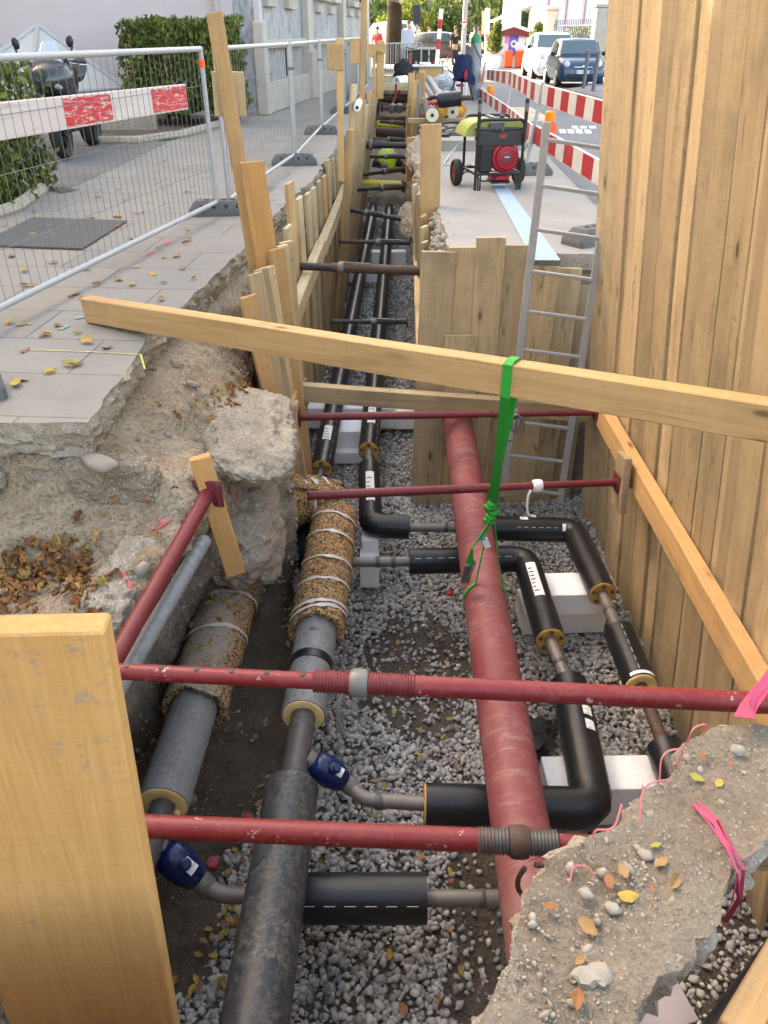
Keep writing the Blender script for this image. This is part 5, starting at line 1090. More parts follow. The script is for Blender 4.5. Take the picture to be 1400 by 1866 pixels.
for px, c, s, lab in [((1072, 1693), 'ochre', .05, 'broad tan leaf flat on the broken slab left of centre'), ((1205, 1574), 'ochre', .045, 'torn tan leaf on the middle of the broken slab'), ((1225, 1612), 'ochre', .045, 'folded olive-tan leaf right of the torn one on the broken slab'), ((1310, 1430), 'yellow', .035, 'golden leaf near the upper right of the broken slab'), ((1270, 1420), 'olive', .04, 'long yellow-green leaf on the upper part of the broken slab'), ((1145, 1635), 'yellow', .05, 'curled pale yellow leaf by the grey pebble on the broken slab'), ((1000, 1655), 'brown', .035, 'rusty curled leaf at the left edge of the broken slab'), ((1050, 1826), 'brown', .045, 'curled orange leaf at the foot of the broken slab'), ((1135, 1588), 'ochre', .04, 'upright curled leaf above the oval pebble on the broken slab'), ((1110, 1608), 'brown', .04, 'rusty strip of leaf beside the oval pebble on the broken slab'), ((1282, 1380), 'brown', .035, 'brown curled leaf near the top of the broken slab'), ((1195, 1540), 'olive', .03, 'small green leaf strip on the broken slab above the round pebble'), ((1055, 1752), 'ochre', .03, 'thin leaf standing against the pale angular stone'), ((1188, 1620), 'brown', .02, 'tiny red-brown leaf near the middle of the broken slab'), ((1330, 1392), 'brown', .025, 'small dark leaf beside the top pebbles of the broken slab')]:
    leaf(atz(*px, -.138), s, c, lab, G2)
G3 = 'fallen leaves on the gravel'
for _ in range(130):
    px = random.choice(((random.uniform(310, 480), random.uniform(1560, 1860)), (random.uniform(330, 460), random.uniform(1520, 1700)), (random.uniform(440, 540), random.uniform(1400, 1560)), (random.uniform(570, 860), random.uniform(1380, 1860)), (random.uniform(640, 840), random.uniform(1080, 1400)), (random.uniform(430, 520), random.uniform(1350, 1520)), (random.uniform(340, 470), random.uniform(1600, 1860))))
    c = pick(); leaf(atz(*px, ZF + .02), random.uniform(.035, .065), c, 'small {} leaf fallen on the gravel at the bottom of the pit'.format(c), G3)
G4 = 'fallen leaves on the lagged pipe'
for px in [(400, 1045), (405, 1060), (415, 1075), (390, 1090), (380, 1100), (370, 1120), (440, 1060), (430, 1085), (350, 1140), (335, 1155), (410, 1095), (400, 1130), (365, 1180), (385, 1170)]:
    h = L2(3.0); r = ray(*px); best = None
    for z in np.linspace(-1.2, -1.45, 26):
        p = atz(*px, float(z)); q = L2(p.y)
        if abs(p.x - q.x) < .17 and p.z <= q.z + math.sqrt(max(0, .178 ** 2 - (p.x - q.x) ** 2)): best = p; break
    if best: c = random.choice(('ochre', 'brown', 'yellow')); leaf(best, .05, c, 'small {} leaf caught on the sandy lagging of the left pipe main'.format(c), G4)
leaf(V(-.60, 4.92, ZL + .24), .07, 'yellow', 'bright yellow leaf lying under the torn lagging flap', None); leaf(V(-.52, 4.90, ZL + .23), .07, 'olive', 'yellow-green leaf beside the bright yellow one under the torn lagging flap', None)
# heaps of leaf litter on the bank
def litter(name, centres, n, label):
    base_ = np.array([v.co[:] for v in LM['ochre'][1].vertices]); fcs = [tuple(p.vertices) for p in LM['ochre'][1].polygons if len(p.vertices) == 4]; vv, ff = [], []
    for _ in range(n):
        cx, cy, rx, ry = random.choice(centres); h, nm = ground_hit(random.gauss(cx, rx), random.gauss(cy, ry))
        if h is None: continue
        if nm.z < 0: nm = -nm
        s = random.uniform(.03, .065); k = random.choice(list(LM.values()))[random.randrange(6)]; M = Matrix.Rotation(random.uniform(0, 6.28), 3, nm) @ nm.to_track_quat('Z', 'Y').to_matrix() @ Matrix.Rotation(random.uniform(-.9, .9) + random.choice((0, math.pi)), 3, 'X'); o = len(vv)
        vv += [tuple(h + nm * (s * .2 + random.uniform(0, .025)) + M @ (v.co * s)) for v in k.vertices]; ff += [tuple(i + o for i in p.vertices) for p in k.polygons if len(p.vertices) == 4]
    if vv: tag(npmesh(name, np.array(vv), np.array(ff), LITTER), label, kind='stuff')
litter('leaf_litter', [(60, 1050, 50, 35), (110, 1030, 40, 30), (40, 1020, 40, 25), (150, 1070, 30, 25), (20, 1080, 30, 20)], 230, 'heap of brown fallen leaves on the soil bank above the foreground board')
litter('leaf_litter', [(405, 770, 14, 22), (420, 740, 22, 18), (400, 800, 14, 8), (440, 705, 18, 8)], 110, 'drift of yellow and brown leaves in the hollow of the soil bank')
litter('leaf_litter', [(120, 960, 70, 40), (250, 900, 70, 50), (330, 700, 60, 30)], 20, 'a few scattered leaves on the soil bank')
# ================================================================== fence along the footpath
def on_plane(px, py, p0, n):
    r = ray(px, py); n = Vector(n); t = (Vector(p0) - V(0, 0, HCAM)).dot(n) / r.dot(n); return V(0, 0, HCAM) + r * t
FH = 1.40
def fence_panel(a, b, label):
    a, b = V(a[0], a[1], 0), V(b[0], b[1], 0); d = (b - a); L = d.length; d.normalize(); t = thing('mesh_fence', label, 'fence', a, math.atan2(d.y, d.x), 'mesh fence panels along the footpath')
    MB().tube([(0, 0, .03), (0, 0, FH)], .021, 12).build('post', GALV, t); MB().tube([(L, 0, .03), (L, 0, FH)], .021, 12).build('post', GALV, t)
    MB().tube([(.0, 0, FH - .02), (L, 0, FH - .02)], .0215, 12).build('rail', GALV, t); MB().tube([(.0, 0, .12), (L, 0, .12)], .0205, 12).build('rail', GALV, t)
    w_ = MB(); n = int(L / .092)
    for i in range(1, n): w_.tube([(L * i / n, 0, .12), (L * i / n, 0, FH - .02)], .0021, 4, False)
    for z in (.42, .80, 1.10): w_.tube([(0, .004, z), (L, .004, z)], .0024, 4, False)
    w_.build('wire_mesh', WIRE, t); return t
def fence_foot(p, rz, label):
    t = thing('rubber_block', label, 'fence base', (p[0], p[1], 0), rz, 'rubber feet of the fence'); 
    def ring(z, a, b, c): return [V(x, y, z) for x, y in ((-a + c, -b), (a - c, -b), (a, -b + c), (a, b - c), (a - c, b), (-a + c, b), (-a, b - c), (-a, -b + c))]
    MB().loft([ring(0, .30, .125, .02), ring(.05, .30, .125, .02), ring(.11, .25, .085, .02), ring(.13, .235, .07, .02)]).build('block', RUBBER, t)
    for x in (-.17, -.06, .06, .17): MB().box((x, -.098, .08), (.035, .02, .05), Matrix.Rotation(-.35, 3, 'X'), 0, .004).build('recess', BLACK, t)
    for x in (-.12, -.04, .04, .12): MB().lathe([(.026, .122), (.026, .136), (.018, .137), (.018, .125)], (x, 0, 0), (0, 0, 1), 12).build('socket', RUBBER, t)
    return t
F1 = atz(398, 392, 0); Fl = atz(-60, 590, .12) ; d1 = (V(F1.x, F1.y, 0) - V(Fl.x, Fl.y, 0)).normalized()
A1 = V(F1.x, F1.y, 0) - d1 * 4.0
ft = [(F1.x + .09, F1.y + .10), (-1.20, 11.22), (-1.09, 14.9), (-.88, 19.0), (-.70, 23.2), (-.52, 27.4)]
p1 = fence_panel(A1, V(F1.x, F1.y, 0), 'nearest mesh fence panel, with an orange clip on its post')
for i in range(5): fence_panel((ft[i][0] + .02 * (i > 0), ft[i][1] + .05), ft[i + 1], ['second mesh fence panel, right behind the tall leaning post', 'third mesh fence panel, beside the stone building', 'fourth mesh fence panel along the footpath', 'fifth mesh fence panel far along the footpath', 'farthest mesh fence panel of the footpath'][i])
for i, p in enumerate([(F1.x + .02, F1.y + .06)] + ft[1:5]):
    fence_foot(p, .12 - .02 * i, ['rubber fence foot at the slab edge beside the tall leaning post', 'second rubber fence foot from the camera', 'third rubber fence foot beside the thin post', 'fourth rubber fence foot along the path', 'fifth rubber fence foot far along the path'][i])
    if i: 
        c = V(p[0], p[1] + .02, 1.12); tag(MB().box(c, (.05, .10, .035), None, 0, .006).lathe([(.014, 0), (.014, .05)], c + V(.02, 0, 0), (1, 0, 0), 8).build('fence_coupler', ZINC), ['', 'brass-coloured coupler joining the second and third fence panels', 'coupler joining the third and fourth fence panels', 'coupler joining the fourth and fifth fence panels', 'farthest coupler on the fence'][i], 'coupler')
oc = MB().lathe([(.026, -.03), (.028, 0), (.026, .03)], V((F1 - A1).length, 0, 1.27), (0, 0, 1), 14).build('orange_clip', ORANGE, p1)
fence_foot((-2.13, 3.40), .5, 'dark rubber fence foot cut off by the left picture edge')
# red and white plank behind the first panel
n1 = V(d1.y, -d1.x, 0); back0 = V(F1.x, F1.y, 0) + (n1 if n1.x < 0 else -n1) * .06
lt, lb_, rt_, rb2 = on_plane(-70, 196, back0, n1), on_plane(-70, 265, back0, n1), on_plane(333, 154, back0, n1), on_plane(342, 198, back0, n1)
cA, cB = (lt + lb_) / 2, (rt_ + rb2) / 2; hgt = ((lt - lb_).length + (rt_ - rb2).length) / 2
wm = Mat('worn_white_plank', .7, spec=.25); v = wm.coord('Object'); vs = wm.node('VectorMath', {0: v, 1: (30, 30, 2)}, operation='MULTIPLY').outputs[0]
wm.base(wm.mix(wm.ramp(wm.noise(vs, 1, 5, .7), [(.5, 0.0), (.75, .8)]), (.62, .54, .50), (.40, .28, .20))); WPL = wm.m
rm = Mat('worn_red_paint', .6, spec=.3); v = rm.coord('Object'); vs = rm.node('VectorMath', {0: v, 1: (60, 60, 9)}, operation='MULTIPLY').outputs[0]
rm.base(rm.mix(rm.ramp(rm.noise(vs, 1, 5, .75, .5), [(.52, 0.0), (.60, 1.0)]), (.58, .03, .035), (.62, .50, .46))); RPL = rm.m
bp_ = plank('barrier_plank', cA, cB, hgt, .035, (0, 0, 1), WPL, 'weathered white plank with two worn red bands, fixed behind the nearest fence panel', 'barrier plank', None, 0.0)
LB = (cB - cA).length
for z0, z1 in (((on_plane(112, 200, back0, n1) - cA).length, (on_plane(200, 195, back0, n1) - cA).length), ((on_plane(273, 180, back0, n1) - cA).length, LB - .012)):
    for sg in (-1, 1): MB().box((0, sg * .0185, (z0 + z1) / 2), (hgt * .86, .002, z1 - z0)).build('red_band', RPL, bp_)
# steel mat and cover in the pavement
gm = Mat('mat_grid', .8, spec=.2); v = gm.coord('Object'); gg = gm.node('TexBrick', {'Vector': v, 'Scale': 30.0, 'Mortar Size': .25, 'Color1': (.02, .02, .02), 'Color2': (.03, .03, .03), 'Mortar': (.09, .09, .088)}).outputs[0]; gm.base(gm.mix(gm.ramp(gm.noise(v, 3, 4, .6), [(.4, 0.0), (.7, .3)]), gg, (.14, .13, .12)))
gp = [atz(x, y, .006) for x, y in ((-40, 448), (150, 455), (232, 404), (60, 398))]
tag(MB().prism(gp, (0, 0, 1), .012).build('grating', gm.m), 'flat dark metal grating let into the footpath', 'grating')
cp = [atz(x, y, .004) for x, y in ((84, 345), (114, 352), (142, 346), (112, 340))]; tag(MB().prism(cp, (0, 0, 1), .004).build('access_cover', gm.m), 'small rusty access cover at the edge of the yard', 'cover')

# ================================================================== hedges
def foliage(name, n, sampler, size, m, parent=None, up=.5):
    P = np.array([sampler() for _ in range(n)]); C = P[:, :3]; rot = rnd_rot(n, 1.6); s = size * np.random.uniform(.6, 1.4, n)
    q = np.array([(-.5, 0, 0), (0, -.3, .05), (.55, 0, 0), (0, .3, .05)]); v = np.einsum('nij,kj->nki', rot, q) * s[:, None, None] + C[:, None, :]
    return npmesh(name, v.reshape(-1, 3), np.arange(n * 4).reshape(n, 4), m, False, parent)
def box_sampler(c, h, shell=.55, lump=.35, seed=0):
    def f():
        while True:
            p = V(*[random.uniform(-1, 1) for _ in range(3)]); mx = max(abs(p.x), abs(p.y), abs(p.z))
            if random.random() > shell and mx < .75: continue
            if mx < .45: continue
            k = 1 + .16 * mnoise.noise(p * 2.2 + V(seed, 0, 0)) + .10 * mnoise.noise(p * 5 + V(seed, 4, 0))
            if mnoise.noise(p * 4.5 + V(seed, 9, 2)) < -.28: continue
            return (c[0] + p.x * h[0] * k, c[1] + p.y * h[1] * k, c[2] + p.z * h[2] * k)
    return f
def stems(parent, pts, m=BARK, r=.03):
    for a, b in pts:
        a, b = Vector(a), Vector(b); mid = a.lerp(b, .5) + V(.05, .03, 0); MB().tube([a, mid, b], [r, r * .8, r * .5], 8).build('stem', m, parent)
def hedge(label, c, h, n, size, seed, m=HEDGE_LEAF):
    t = thing('hedge', label, 'hedge', (0, 0, 0)); foliage('leaves', n, box_sampler(c, h, .6, .35, seed), size, m, t)
    stems(t, [((c[0] + random.uniform(-.8, .8) * h[0], c[1] - h[1] * .5, 0), (c[0] + random.uniform(-.8, .8) * h[0], c[1] - h[1] * .3, c[2] + h[2] * .3)) for _ in range(6)]); return t
hedge('clipped dark green box hedge beside the motorcycle, in front of the pale wall', (-3.72, 16.7, .95), (1.02, .8, .74), 15000, .085, 3)
hedge('green shrub at the left picture edge beside the parked motorcycles', (-4.55, 8.75, .55), (.85, .75, .68), 9000, .075, 11)
hedge('leafy lower shrub at the left picture edge, its leaves hanging over the path', (-4.3, 8.0, .28), (.55, .35, .30), 3000, .07, 5)
bed = [atz(x, y, .02) for x, y in ((170, 258), (300, 255), (345, 247), (440, 215), (300, 205), (170, 215))]; struct(MB().add([p for p in bed], [tuple(range(6))]).build('flower_bed', SOIL_DARK))
kb_ = [atz(x, y, .0) for x, y in ((178, 262), (250, 262), (335, 250), (430, 222))]; tag(MB().tube([p + V(0, 0, .04) for p in kb_], .075, 8).build('stone_kerb', CONC_ROUGH), 'low stone kerb round the bed of the clipped hedge', 'kerb')
tag(MB().tube([atz(-60, 415) + V(0, 0, .03), atz(30, 385) + V(0, 0, .03), atz(78, 350) + V(0, 0, .03)], .07, 8).build('stone_kerb', CONC_ROUGH), 'low stone kerb in front of the shrub at the left picture edge', 'kerb')

# ================================================================== buildings on the left
pl = Mat('pink_render', .9, spec=.15); v = pl.coord('Object'); n = pl.noise(v, .8, 6, .65); vs = pl.node('VectorMath', {0: v, 1: (3, 3, .3)}, operation='MULTIPLY').outputs[0]
pl.base(pl.mix(pl.ramp(pl.noise(vs, 1, 4, .6), [(.5, 0.0), (.75, .35)]), pl.ramp(n, [(.3, (.47, .41, .41)), (.7, (.53, .47, .47))]), (.50, .45, .45))).bump(pl.noise(v, 60, 3, .6), .15, .004); PLASTER = pl.m
mb_ = Mat('veined_marble', .6, spec=.35); v = mb_.coord('Object'); vs = mb_.node('VectorMath', {0: v, 1: (1, 1, .35)}, operation='MULTIPLY').outputs[0]; n = mb_.noise(vs, 4.5, 8, .75, 1.8); n2 = mb_.noise(vs, 9, 6, .7, 1.2)
col = mb_.ramp(n, [(.32, (.06, .06, .068)), (.42, (.20, .20, .21)), (.55, (.33, .33, .335)), (.8, (.42, .415, .405))]); mb_.base(mb_.mix(mb_.ramp(n2, [(.34, .75), (.44, 0.0)]), col, (.16, .17, .21))); MARBLE = mb_.m
ls = Mat('pale_limestone', .8, spec=.2); v = ls.coord('Object'); ls.base(ls.ramp(ls.noise(v, 2.5, 6, .65), [(.3, (.36, .32, .27)), (.7, (.46, .415, .36))])); LIME_ST = ls.m
rs = Mat('rough_ashlar', .85, spec=.15); v = rs.coord('UV') if False else rs.coord('Object'); vr = rs.node('VectorRotate', {'Vector': v, 'Angle': R(90)}, rotation_type='X_AXIS').outputs[0]
bk = rs.node('TexBrick', {'Vector': vr, 'Scale': 1.0, 'Brick Width': .8, 'Row Height': .36, 'Mortar Size': .02, 'Color1': (.42, .36, .30), 'Color2': (.52, .46, .39), 'Mortar': (.25, .22, .18)}).outputs[0]; rs.base(rs.mix(rs.ramp(rs.noise(v, 6, 5, .7), [(.4, .4), (.65, 0.0)]), bk, (.30, .26, .22))); ASHLAR = rs.m
BO = V(-2.62, 18.5, 0); BU = V(1.87, 16.5, 0).normalized(); BN = V(BU.y, -BU.x, 0)
def facade(px, py, off=0.0):
    p = on_plane(px, py, BO + BN * off, BN); return (p - BO).dot(BU), p.z
bld = thing('stone_building', 'building with a pale rendered side wall and a veined stone street front with pilasters', 'building', BO, math.atan2(BU.y, BU.x)); LF = 17.0; HB = 15.0
MB().box((LF / 2, 3.0, HB / 2), (LF, 5.96, HB)).build('stone_front', MARBLE, bld)
MB().box((LF / 2, -.06 + .02, .30), (LF + .1, .20, .60), None, 0, .02).build('plinth', LIME_ST, bld); 
pr = Matrix.Rotation(-math.atan2(BU.y, BU.x), 3, 'Z')
rw = MB().box(pr @ V(-13.6, 3.0, HB / 2), (27, 5.9, HB), pr); rw.build('rendered_wing', PLASTER, bld)
MB().box((.10, -.05, HB / 2), (.22, .12, HB)).build('corner_pier', PLASTER, bld); MB().box((.08, -.07, .85), (.34, .22, 1.7), None, 0, .02).build('corner_base', LIME_ST, bld)
MB().tube([pr @ V(-.75, -.05, .2), pr @ V(-.75, -.05, HB)], .05, 10).build('drainpipe', GALV, bld)
s0, z0 = facade(472, 94, .05); s1, z1 = facade(553, 84, .05); _, zt = facade(553, 70, .05)
bay = s1 - s0
for k in range(4):
    o = s0 + k * (bay + 1.15)
    if o + bay > LF: break
    MB().box((o + bay / 2, -.06, (z1 + zt) / 2), (bay, .16, zt - z1), None, 0, .015).build('string_course', LIME_ST, bld)
    if o + bay + .95 < LF: MB().box((o + bay + .58, -.07, HB / 2), (.62, .18, HB), None, 0, .01).build('pilaster', LIME_ST, bld); MB().box((o + bay + .58, -.10, .55), (.8, .28, 1.1), None, 0, .02).build('pilaster_base', LIME_ST, bld)
    for f in (.30, .74):
        for zf, hh in ((zt + 1.05, 1.7), (zt + 4.6, 2.0), (zt + 8.2, 2.0)):
            c = o + bay * f; fr = MB().box((c, -.03, zf + hh / 2 - .2), (.92, .14, hh + .5)).build('window', LIME_ST, bld)
            MB().box((c, -.104, zf + hh / 2), (.60, .02, hh)).build('pane', GLASS_DARK, fr); MB().box((c, -.14, zf - .12), (1.02, .26, .16), None, 0, .02).build('sill', LIME_ST, fr); MB().box((c, -.12, zf + hh / 2), (.05, .03, hh)).build('mullion', BLACK, fr)
    MB().box((o + bay * .62, -.012, .95), (.22, .06, .62)).build('cellar_vent', BLACK, bld)
b2 = thing('ashlar_building', 'rough stone corner building beyond the veined one, with a dark entrance canopy', 'building', (-1.55, 38.2, 0), R(88))
MB().box((3.5, 2.4, 2.6), (7, 4.6, 5.2)).build('wall', ASHLAR, b2); 
for x in (.5, 2.2, 3.9, 5.6): MB().box((x, .02, 1.25), (.35, .35, 2.5), None, 0, .02).build('pier', LIME_ST, b2); MB().box((x + .85, .08, 1.1), (.95, .1, 2.2)).build('dark_doorway', GLASS_DARK, b2)
MB().lathe([(1.5, 0), (1.5, 5.1)], (6.9, 1.5, 0), (0, 0, 1), 28).build('round_corner', ASHLAR, b2)
cn_ = MB(); cn_.prism([V(.5, 0, 3.15), V(7.5, 0, 3.15), V(7.5, -2.1, 2.75), V(.5, -2.1, 2.75)], (0, 0, 1), .18); cn_.build('canopy', Mat('brown_canopy', .7, col=(.07, .045, .035)).m, b2); MB().box((4, -2.12, 2.82), (7.2, .08, .22)).build('canopy_gutter', GALV, b2)
MB().tube([V(-.3, -.05, 0), V(-.3, -.05, 5.2)], .06, 10).build('drainpipe', BLACK, b2); MB().tube([V(-.6, -.05, 0), V(-.6, -.05, 5.2)], .06, 10).build('drainpipe', GALV, b2)
# closed street front behind the photographer's left, it shades the pit
MB_ = thing('neighbour_building', 'plain rendered building on the left side of the street outside the picture', 'building', (-11, -14, 0), 0)
MB().box((-4, 12, 6.5), (8, 32, 13)).build('wall', PLASTER, MB_)
# glass lean-to behind the motorcycle
g = thing('glass_porch', 'grey framed glazed pyramid roof of a low porch against the pale wall', 'porch'); ap = aty(68, 46, 17.6); c1 = [aty(-30, 118, 16.6), aty(60, 170, 16.2), aty(232, 162, 17.2), aty(110, 120, 18.35)]
gl = MB(); 
for a, b in zip(c1, c1[1:]): gl.add([ap, a, b], [(0, 1, 2)])
for a in c1: MB().tube([ap, a], .045, 8).build('frame_bar', GALV, g)
for a, b in zip(c1, c1[1:3]): MB().tube([a, b], .04, 8).build('frame_bar', GALV, g)
gl.add([c1[0], c1[1], V(c1[1].x, c1[1].y, 0), V(c1[0].x, c1[0].y, 0)], [(0, 1, 2, 3)]); gl.add([c1[1], c1[2], V(c1[2].x, c1[2].y, 0), V(c1[1].x, c1[1].y, 0)], [(0, 1, 2, 3)]); gl.build('panel', Mat('frosted_panel', .4, col=(.42, .41, .37)).m, g, smooth=False)
tag(MB().box(atz(205, 238) + V(0, 0, .1), (1.6, .15, .35)).build('low_wall', CONC_ROUGH), 'low concrete wall behind the rear wheel of the motorcycle', 'wall')

# ================================================================== motorcycles
def motorcycle(label, loc, rz, tilt, s, group, body, simple=False):
    t = thing('motorcycle', label, 'motorcycle', loc, rz, group); t.rotation_euler = (0, tilt, rz); t.scale = (s, s, s)      # local -Y is forward
    def wheel(y, r, w2):
        n = 28; pr = [(r - .09, -w2 * .45), (r - .03, -w2), (r - .008, -w2 * .6), (r, 0), (r - .008, w2 * .6), (r - .03, w2), (r - .09, w2 * .45)]
        o = MB().lathe(pr, (0, y, r), (1, 0, 0), n, cap=False).build('wheel', TYRE, t); q = MB().lathe([(r - .085, -w2 * .4), (r - .11, -w2 * .3), (r - .11, w2 * .3), (r - .085, w2 * .4)], (0, y, r), (1, 0, 0), n, cap=False)
        for k in range(5): a = k * 1.2566; q.bar((0, y + .03 * math.sin(a), r + .03 * math.cos(a)), (0, y + (r - .1) * math.sin(a), r + (r - .1) * math.cos(a)), .03, .03)
        q.lathe([(.05, -.06), (.05, .06)], (0, y, r), (1, 0, 0), 14); q.build('rim', BLACK, o)
        MB().lathe([(.15, -.075), (.15, -.069), (.08, -.069), (.08, -.075)], (0, y, r), (1, 0, 0), 24, cap=False).build('brake_disc', STEEL_RAW, o)
    wheel(-.72, .30, .062); wheel(.70, .31, .085)
    for x in (-.10, .10): MB().tube([(x, -.72, .30), (x * .95, -.50, .95)], [.03, .022], 10).build('fork_leg', BLACK, t)
    mud = MB(); mud.loft([[V(x, -.72 + .335 * math.sin(a), .30 + .335 * math.cos(a)) for x in (-.075, -.04, .04, .075)] for a in np.linspace(-1.2, .9, 10)], cap=False, closed=False); mud.build('mudguard', body, t)
    # fairing: pointed nose, wide shoulders
    def sec(y, z, w, h, top=0.0): return [V(w * math.cos(a), y, z + h * math.sin(a) + top * max(0, math.sin(a)) ** 3) for a in np.linspace(0, 2 * math.pi, 20, endpoint=False)]
    MB().loft([sec(-.93, .82, .03, .03), sec(-.90, .83, .12, .09), sec(-.80, .84, .21, .155), sec(-.66, .85, .265, .20), sec(-.50, .84, .27, .23), sec(-.34, .80, .24, .22), sec(-.2, .76, .17, .16)]).build('fairing', body, t)
    MB().loft([sec(-.62, .56, .12, .20), sec(-.45, .52, .20, .26), sec(-.1, .48, .20, .24), sec(.15, .45, .13, .16)]).build('engine_cowl', BLACK, t)
    MB().loft([sec(-.36, .90, .13, .10), sec(-.15, .93, .17, .13), (sec(.05, .88, .15, .11)), sec(.18, .83, .11, .07)]).build('tank', body, t)
    MB().loft([sec(.05, .82, .12, .06), sec(.3, .82, .16, .07), sec(.55, .90, .15, .06), sec(.9, .98, .07, .05), sec(.98, .99, .02, .02)]).build('seat', BLACK, t)
    if not simple:
        ws = MB(); rows = []
        for i in range(7):
            f = i / 6; rows.append([V(x * (.20 - .10 * f), -.80 + .28 * f + .10 * x * x, .94 + .27 * f) for x in np.linspace(-1, 1, 9)])
        ws.loft(rows, cap=False, closed=False); ws.build('windscreen', Mat('smoked_screen', .08, spec=.6, col=(.32, .36, .42)).m, t)
        for sx in (-1, 1):
            MB().blob((sx * .115, -.865, .775), (.075, .03, .032), 2, Matrix.Rotation(sx * .35, 3, 'Y')).build('headlight', Mat('headlamp_glass', .1, col=(.25, .24, .22)).m, t)
            mi = MB(); mi.tube([(sx * .19, -.60, 1.0), (sx * .30, -.62, 1.10), (sx * .32, -.6, 1.16)], .012, 8); mo = mi.build('mirror_arm', BLACK, t); MB().blob((sx * .30, -.6, 1.20), (.042, .025, .062), 2, Matrix.Rotation(sx * .2, 3, 'Y')).build('mirror', BLACK, mo)
            MB().tube([(sx * .05, -.48, .99), (sx * .26, -.44, 1.0), (sx * .38, -.36, .985)], .018, 10).build('handlebar', BLACK, t); MB().tube([(sx * .22, -.5, .99), (sx * .33, -.50, .97), (sx * .40, -.42, .96)], .008, 6).build('lever', CHROME, t)
        ch = MB(); ch.prism([V(-.055, -.915, .89), V(.055, -.915, .89), V(0, -.935, .77)], (0, -1, 0), .008); ch.build('air_intake', BLACK, t)
        MB().tube([(-.12, .05, .30), (-.28, .18, .02), (-.34, .16, .012)], .014, 8).build('kickstand', STEEL_DARK, t); MB().box((-.30, -.30, .60), (.02, .16, .05), Matrix.Rotation(.5, 3, 'X')).build('side_badge', LIME, t)
    else:
        MB().lathe([(.0, -.02), (.08, 0), (.09, .05), (.04, .1)], (0, -.80, .95), (0, 1, 0), 16).build('headlight', BLACK, t)
        for sx in (-1, 1):
            MB().tube([(sx * .05, -.48, 1.02), (sx * .3, -.44, 1.05), (sx * .42, -.34, 1.02)], .018, 10).build('handlebar', BLACK, t); mo = MB().tube([(sx * .28, -.45, 1.05), (sx * .34, -.46, 1.2)], .01, 8).build('mirror_arm', BLACK, t); MB().lathe([(.05, 0), (.055, .02), (.03, .03)], (sx * .34, -.47, 1.23), (0, 1, 0), 16).build('mirror', BLACK, mo)
    return t
BODY = paint('graphite_paint', (.016, .018, .023), (.03, .03, .034), .15, .2, None, .7)
motorcycle('dark grey sport motorcycle with windscreen and mirrors parked in the yard', (-4.50, 12.55, 0), R(5), R(-2), 1.16, 'motorcycles parked in the yard', BODY)
motorcycle('black motorcycle half hidden behind the shrub at the left picture edge', (-5.72, 12.9, 0), R(14), R(-6), 1.1, 'motorcycles parked in the yard', BLACK, True)
# ================================================================== right-hand street side: barriers, beacons, generator
rw_ = Mat('barrier_white', .5, spec=.3); v = rw_.coord('Object'); rw_.base(rw_.mix(rw_.ramp(rw_.noise(v, 9, 5, .7), [(.45, 0.0), (.7, .5)]), (.56, .545, .51), (.36, .33, .29))); BWH = rw_.m
rr_ = Mat('barrier_red', .5, spec=.3); v = rr_.coord('Object'); rr_.base(rr_.mix(rr_.ramp(rr_.noise(v, 11, 5, .7), [(.5, 0.0), (.72, .4)]), (.34, .022, .03), (.42, .16, .14))); BRD = rr_.m
def barrier_board(label, a, b, h, nband, start=0):
    a, b = Vector(a), Vector(b); d = (b - a); L = d.length; d.normalize(); s = d.cross(V(0, 0, 1)).normalized(); u = s.cross(d); M3 = Matrix((d, s, u)).transposed(); t = thing('barrier_board', label, 'barrier', a, 0, 'red and white barrier boards')
    MB().box(M3 @ V(L / 2, 0, 0), (L, .028, h), M3, 0, .004).build('board', BWH, t)
    for k in range(nband):
        if (k + start) % 2: continue
        z0, z1 = L * k / nband, L * (k + 1) / nband; MB().box(M3 @ V((z0 + z1) / 2, 0, 0), (z1 - z0, .032, h * .9), M3).build('red_band', BRD, t)
    return t
def bpost(label, foot, top, r=.024):
    return tag(MB().tube([foot, top], r, 12).build('barrier_post', GALV), label, 'post', 'galvanised barrier posts')
U = .93; Lw = .40
PA = atz(958, 318, 0); PAt = aty(991, 150, PA.y); PB_ = aty(921, 210, 15.4); PBt = aty(934, 130, 15.4); PC = aty(869, 205, 21.2); PCt = aty(885, 112, 21.2)
PB_.z = .02; bpost('nearest barrier post, standing in a rubber foot right of the generator', PA + V(0, 0, .1), PAt); bpost('middle barrier post behind the generator', PB_, PBt); bpost('farthest barrier post beside the gas bottle', PC, PCt)
def lerp_at(a, b, f): return Vector(a).lerp(Vector(b), f)
def on_post(px, py, y): return aty(px, py, y)
ua, ub, uc, ur = on_post(984, 172, PA.y), on_post(929, 142, 15.4), on_post(889, 136, 21.2), atz(1120, 212, on_post(984, 172, PA.y).z - .02)
la, lb2, lc, lr = on_post(972, 246, PA.y), on_post(922, 203, 15.4), on_post(872, 168, 21.2), atz(1104, 322, on_post(972, 246, PA.y).z - .02)
barrier_board('upper red and white barrier board nearest the board wall', ua + V(.03, 0, 0), ur, .21, 9, 1); barrier_board('upper red and white barrier board in the middle, in front of the cars', ub, ua, .21, 10, 0); barrier_board('farthest upper red and white barrier board', uc, ub, .21, 8, 0)
barrier_board('lower red and white barrier board behind the ladder top', la + V(.03, 0, 0), lr, .21, 8, 0); barrier_board('lower red and white barrier board right of the generator', lb2, la, .21, 12, 0); barrier_board('farthest lower red and white barrier board, behind the generator handle', lc, lb2, .21, 10, 1)
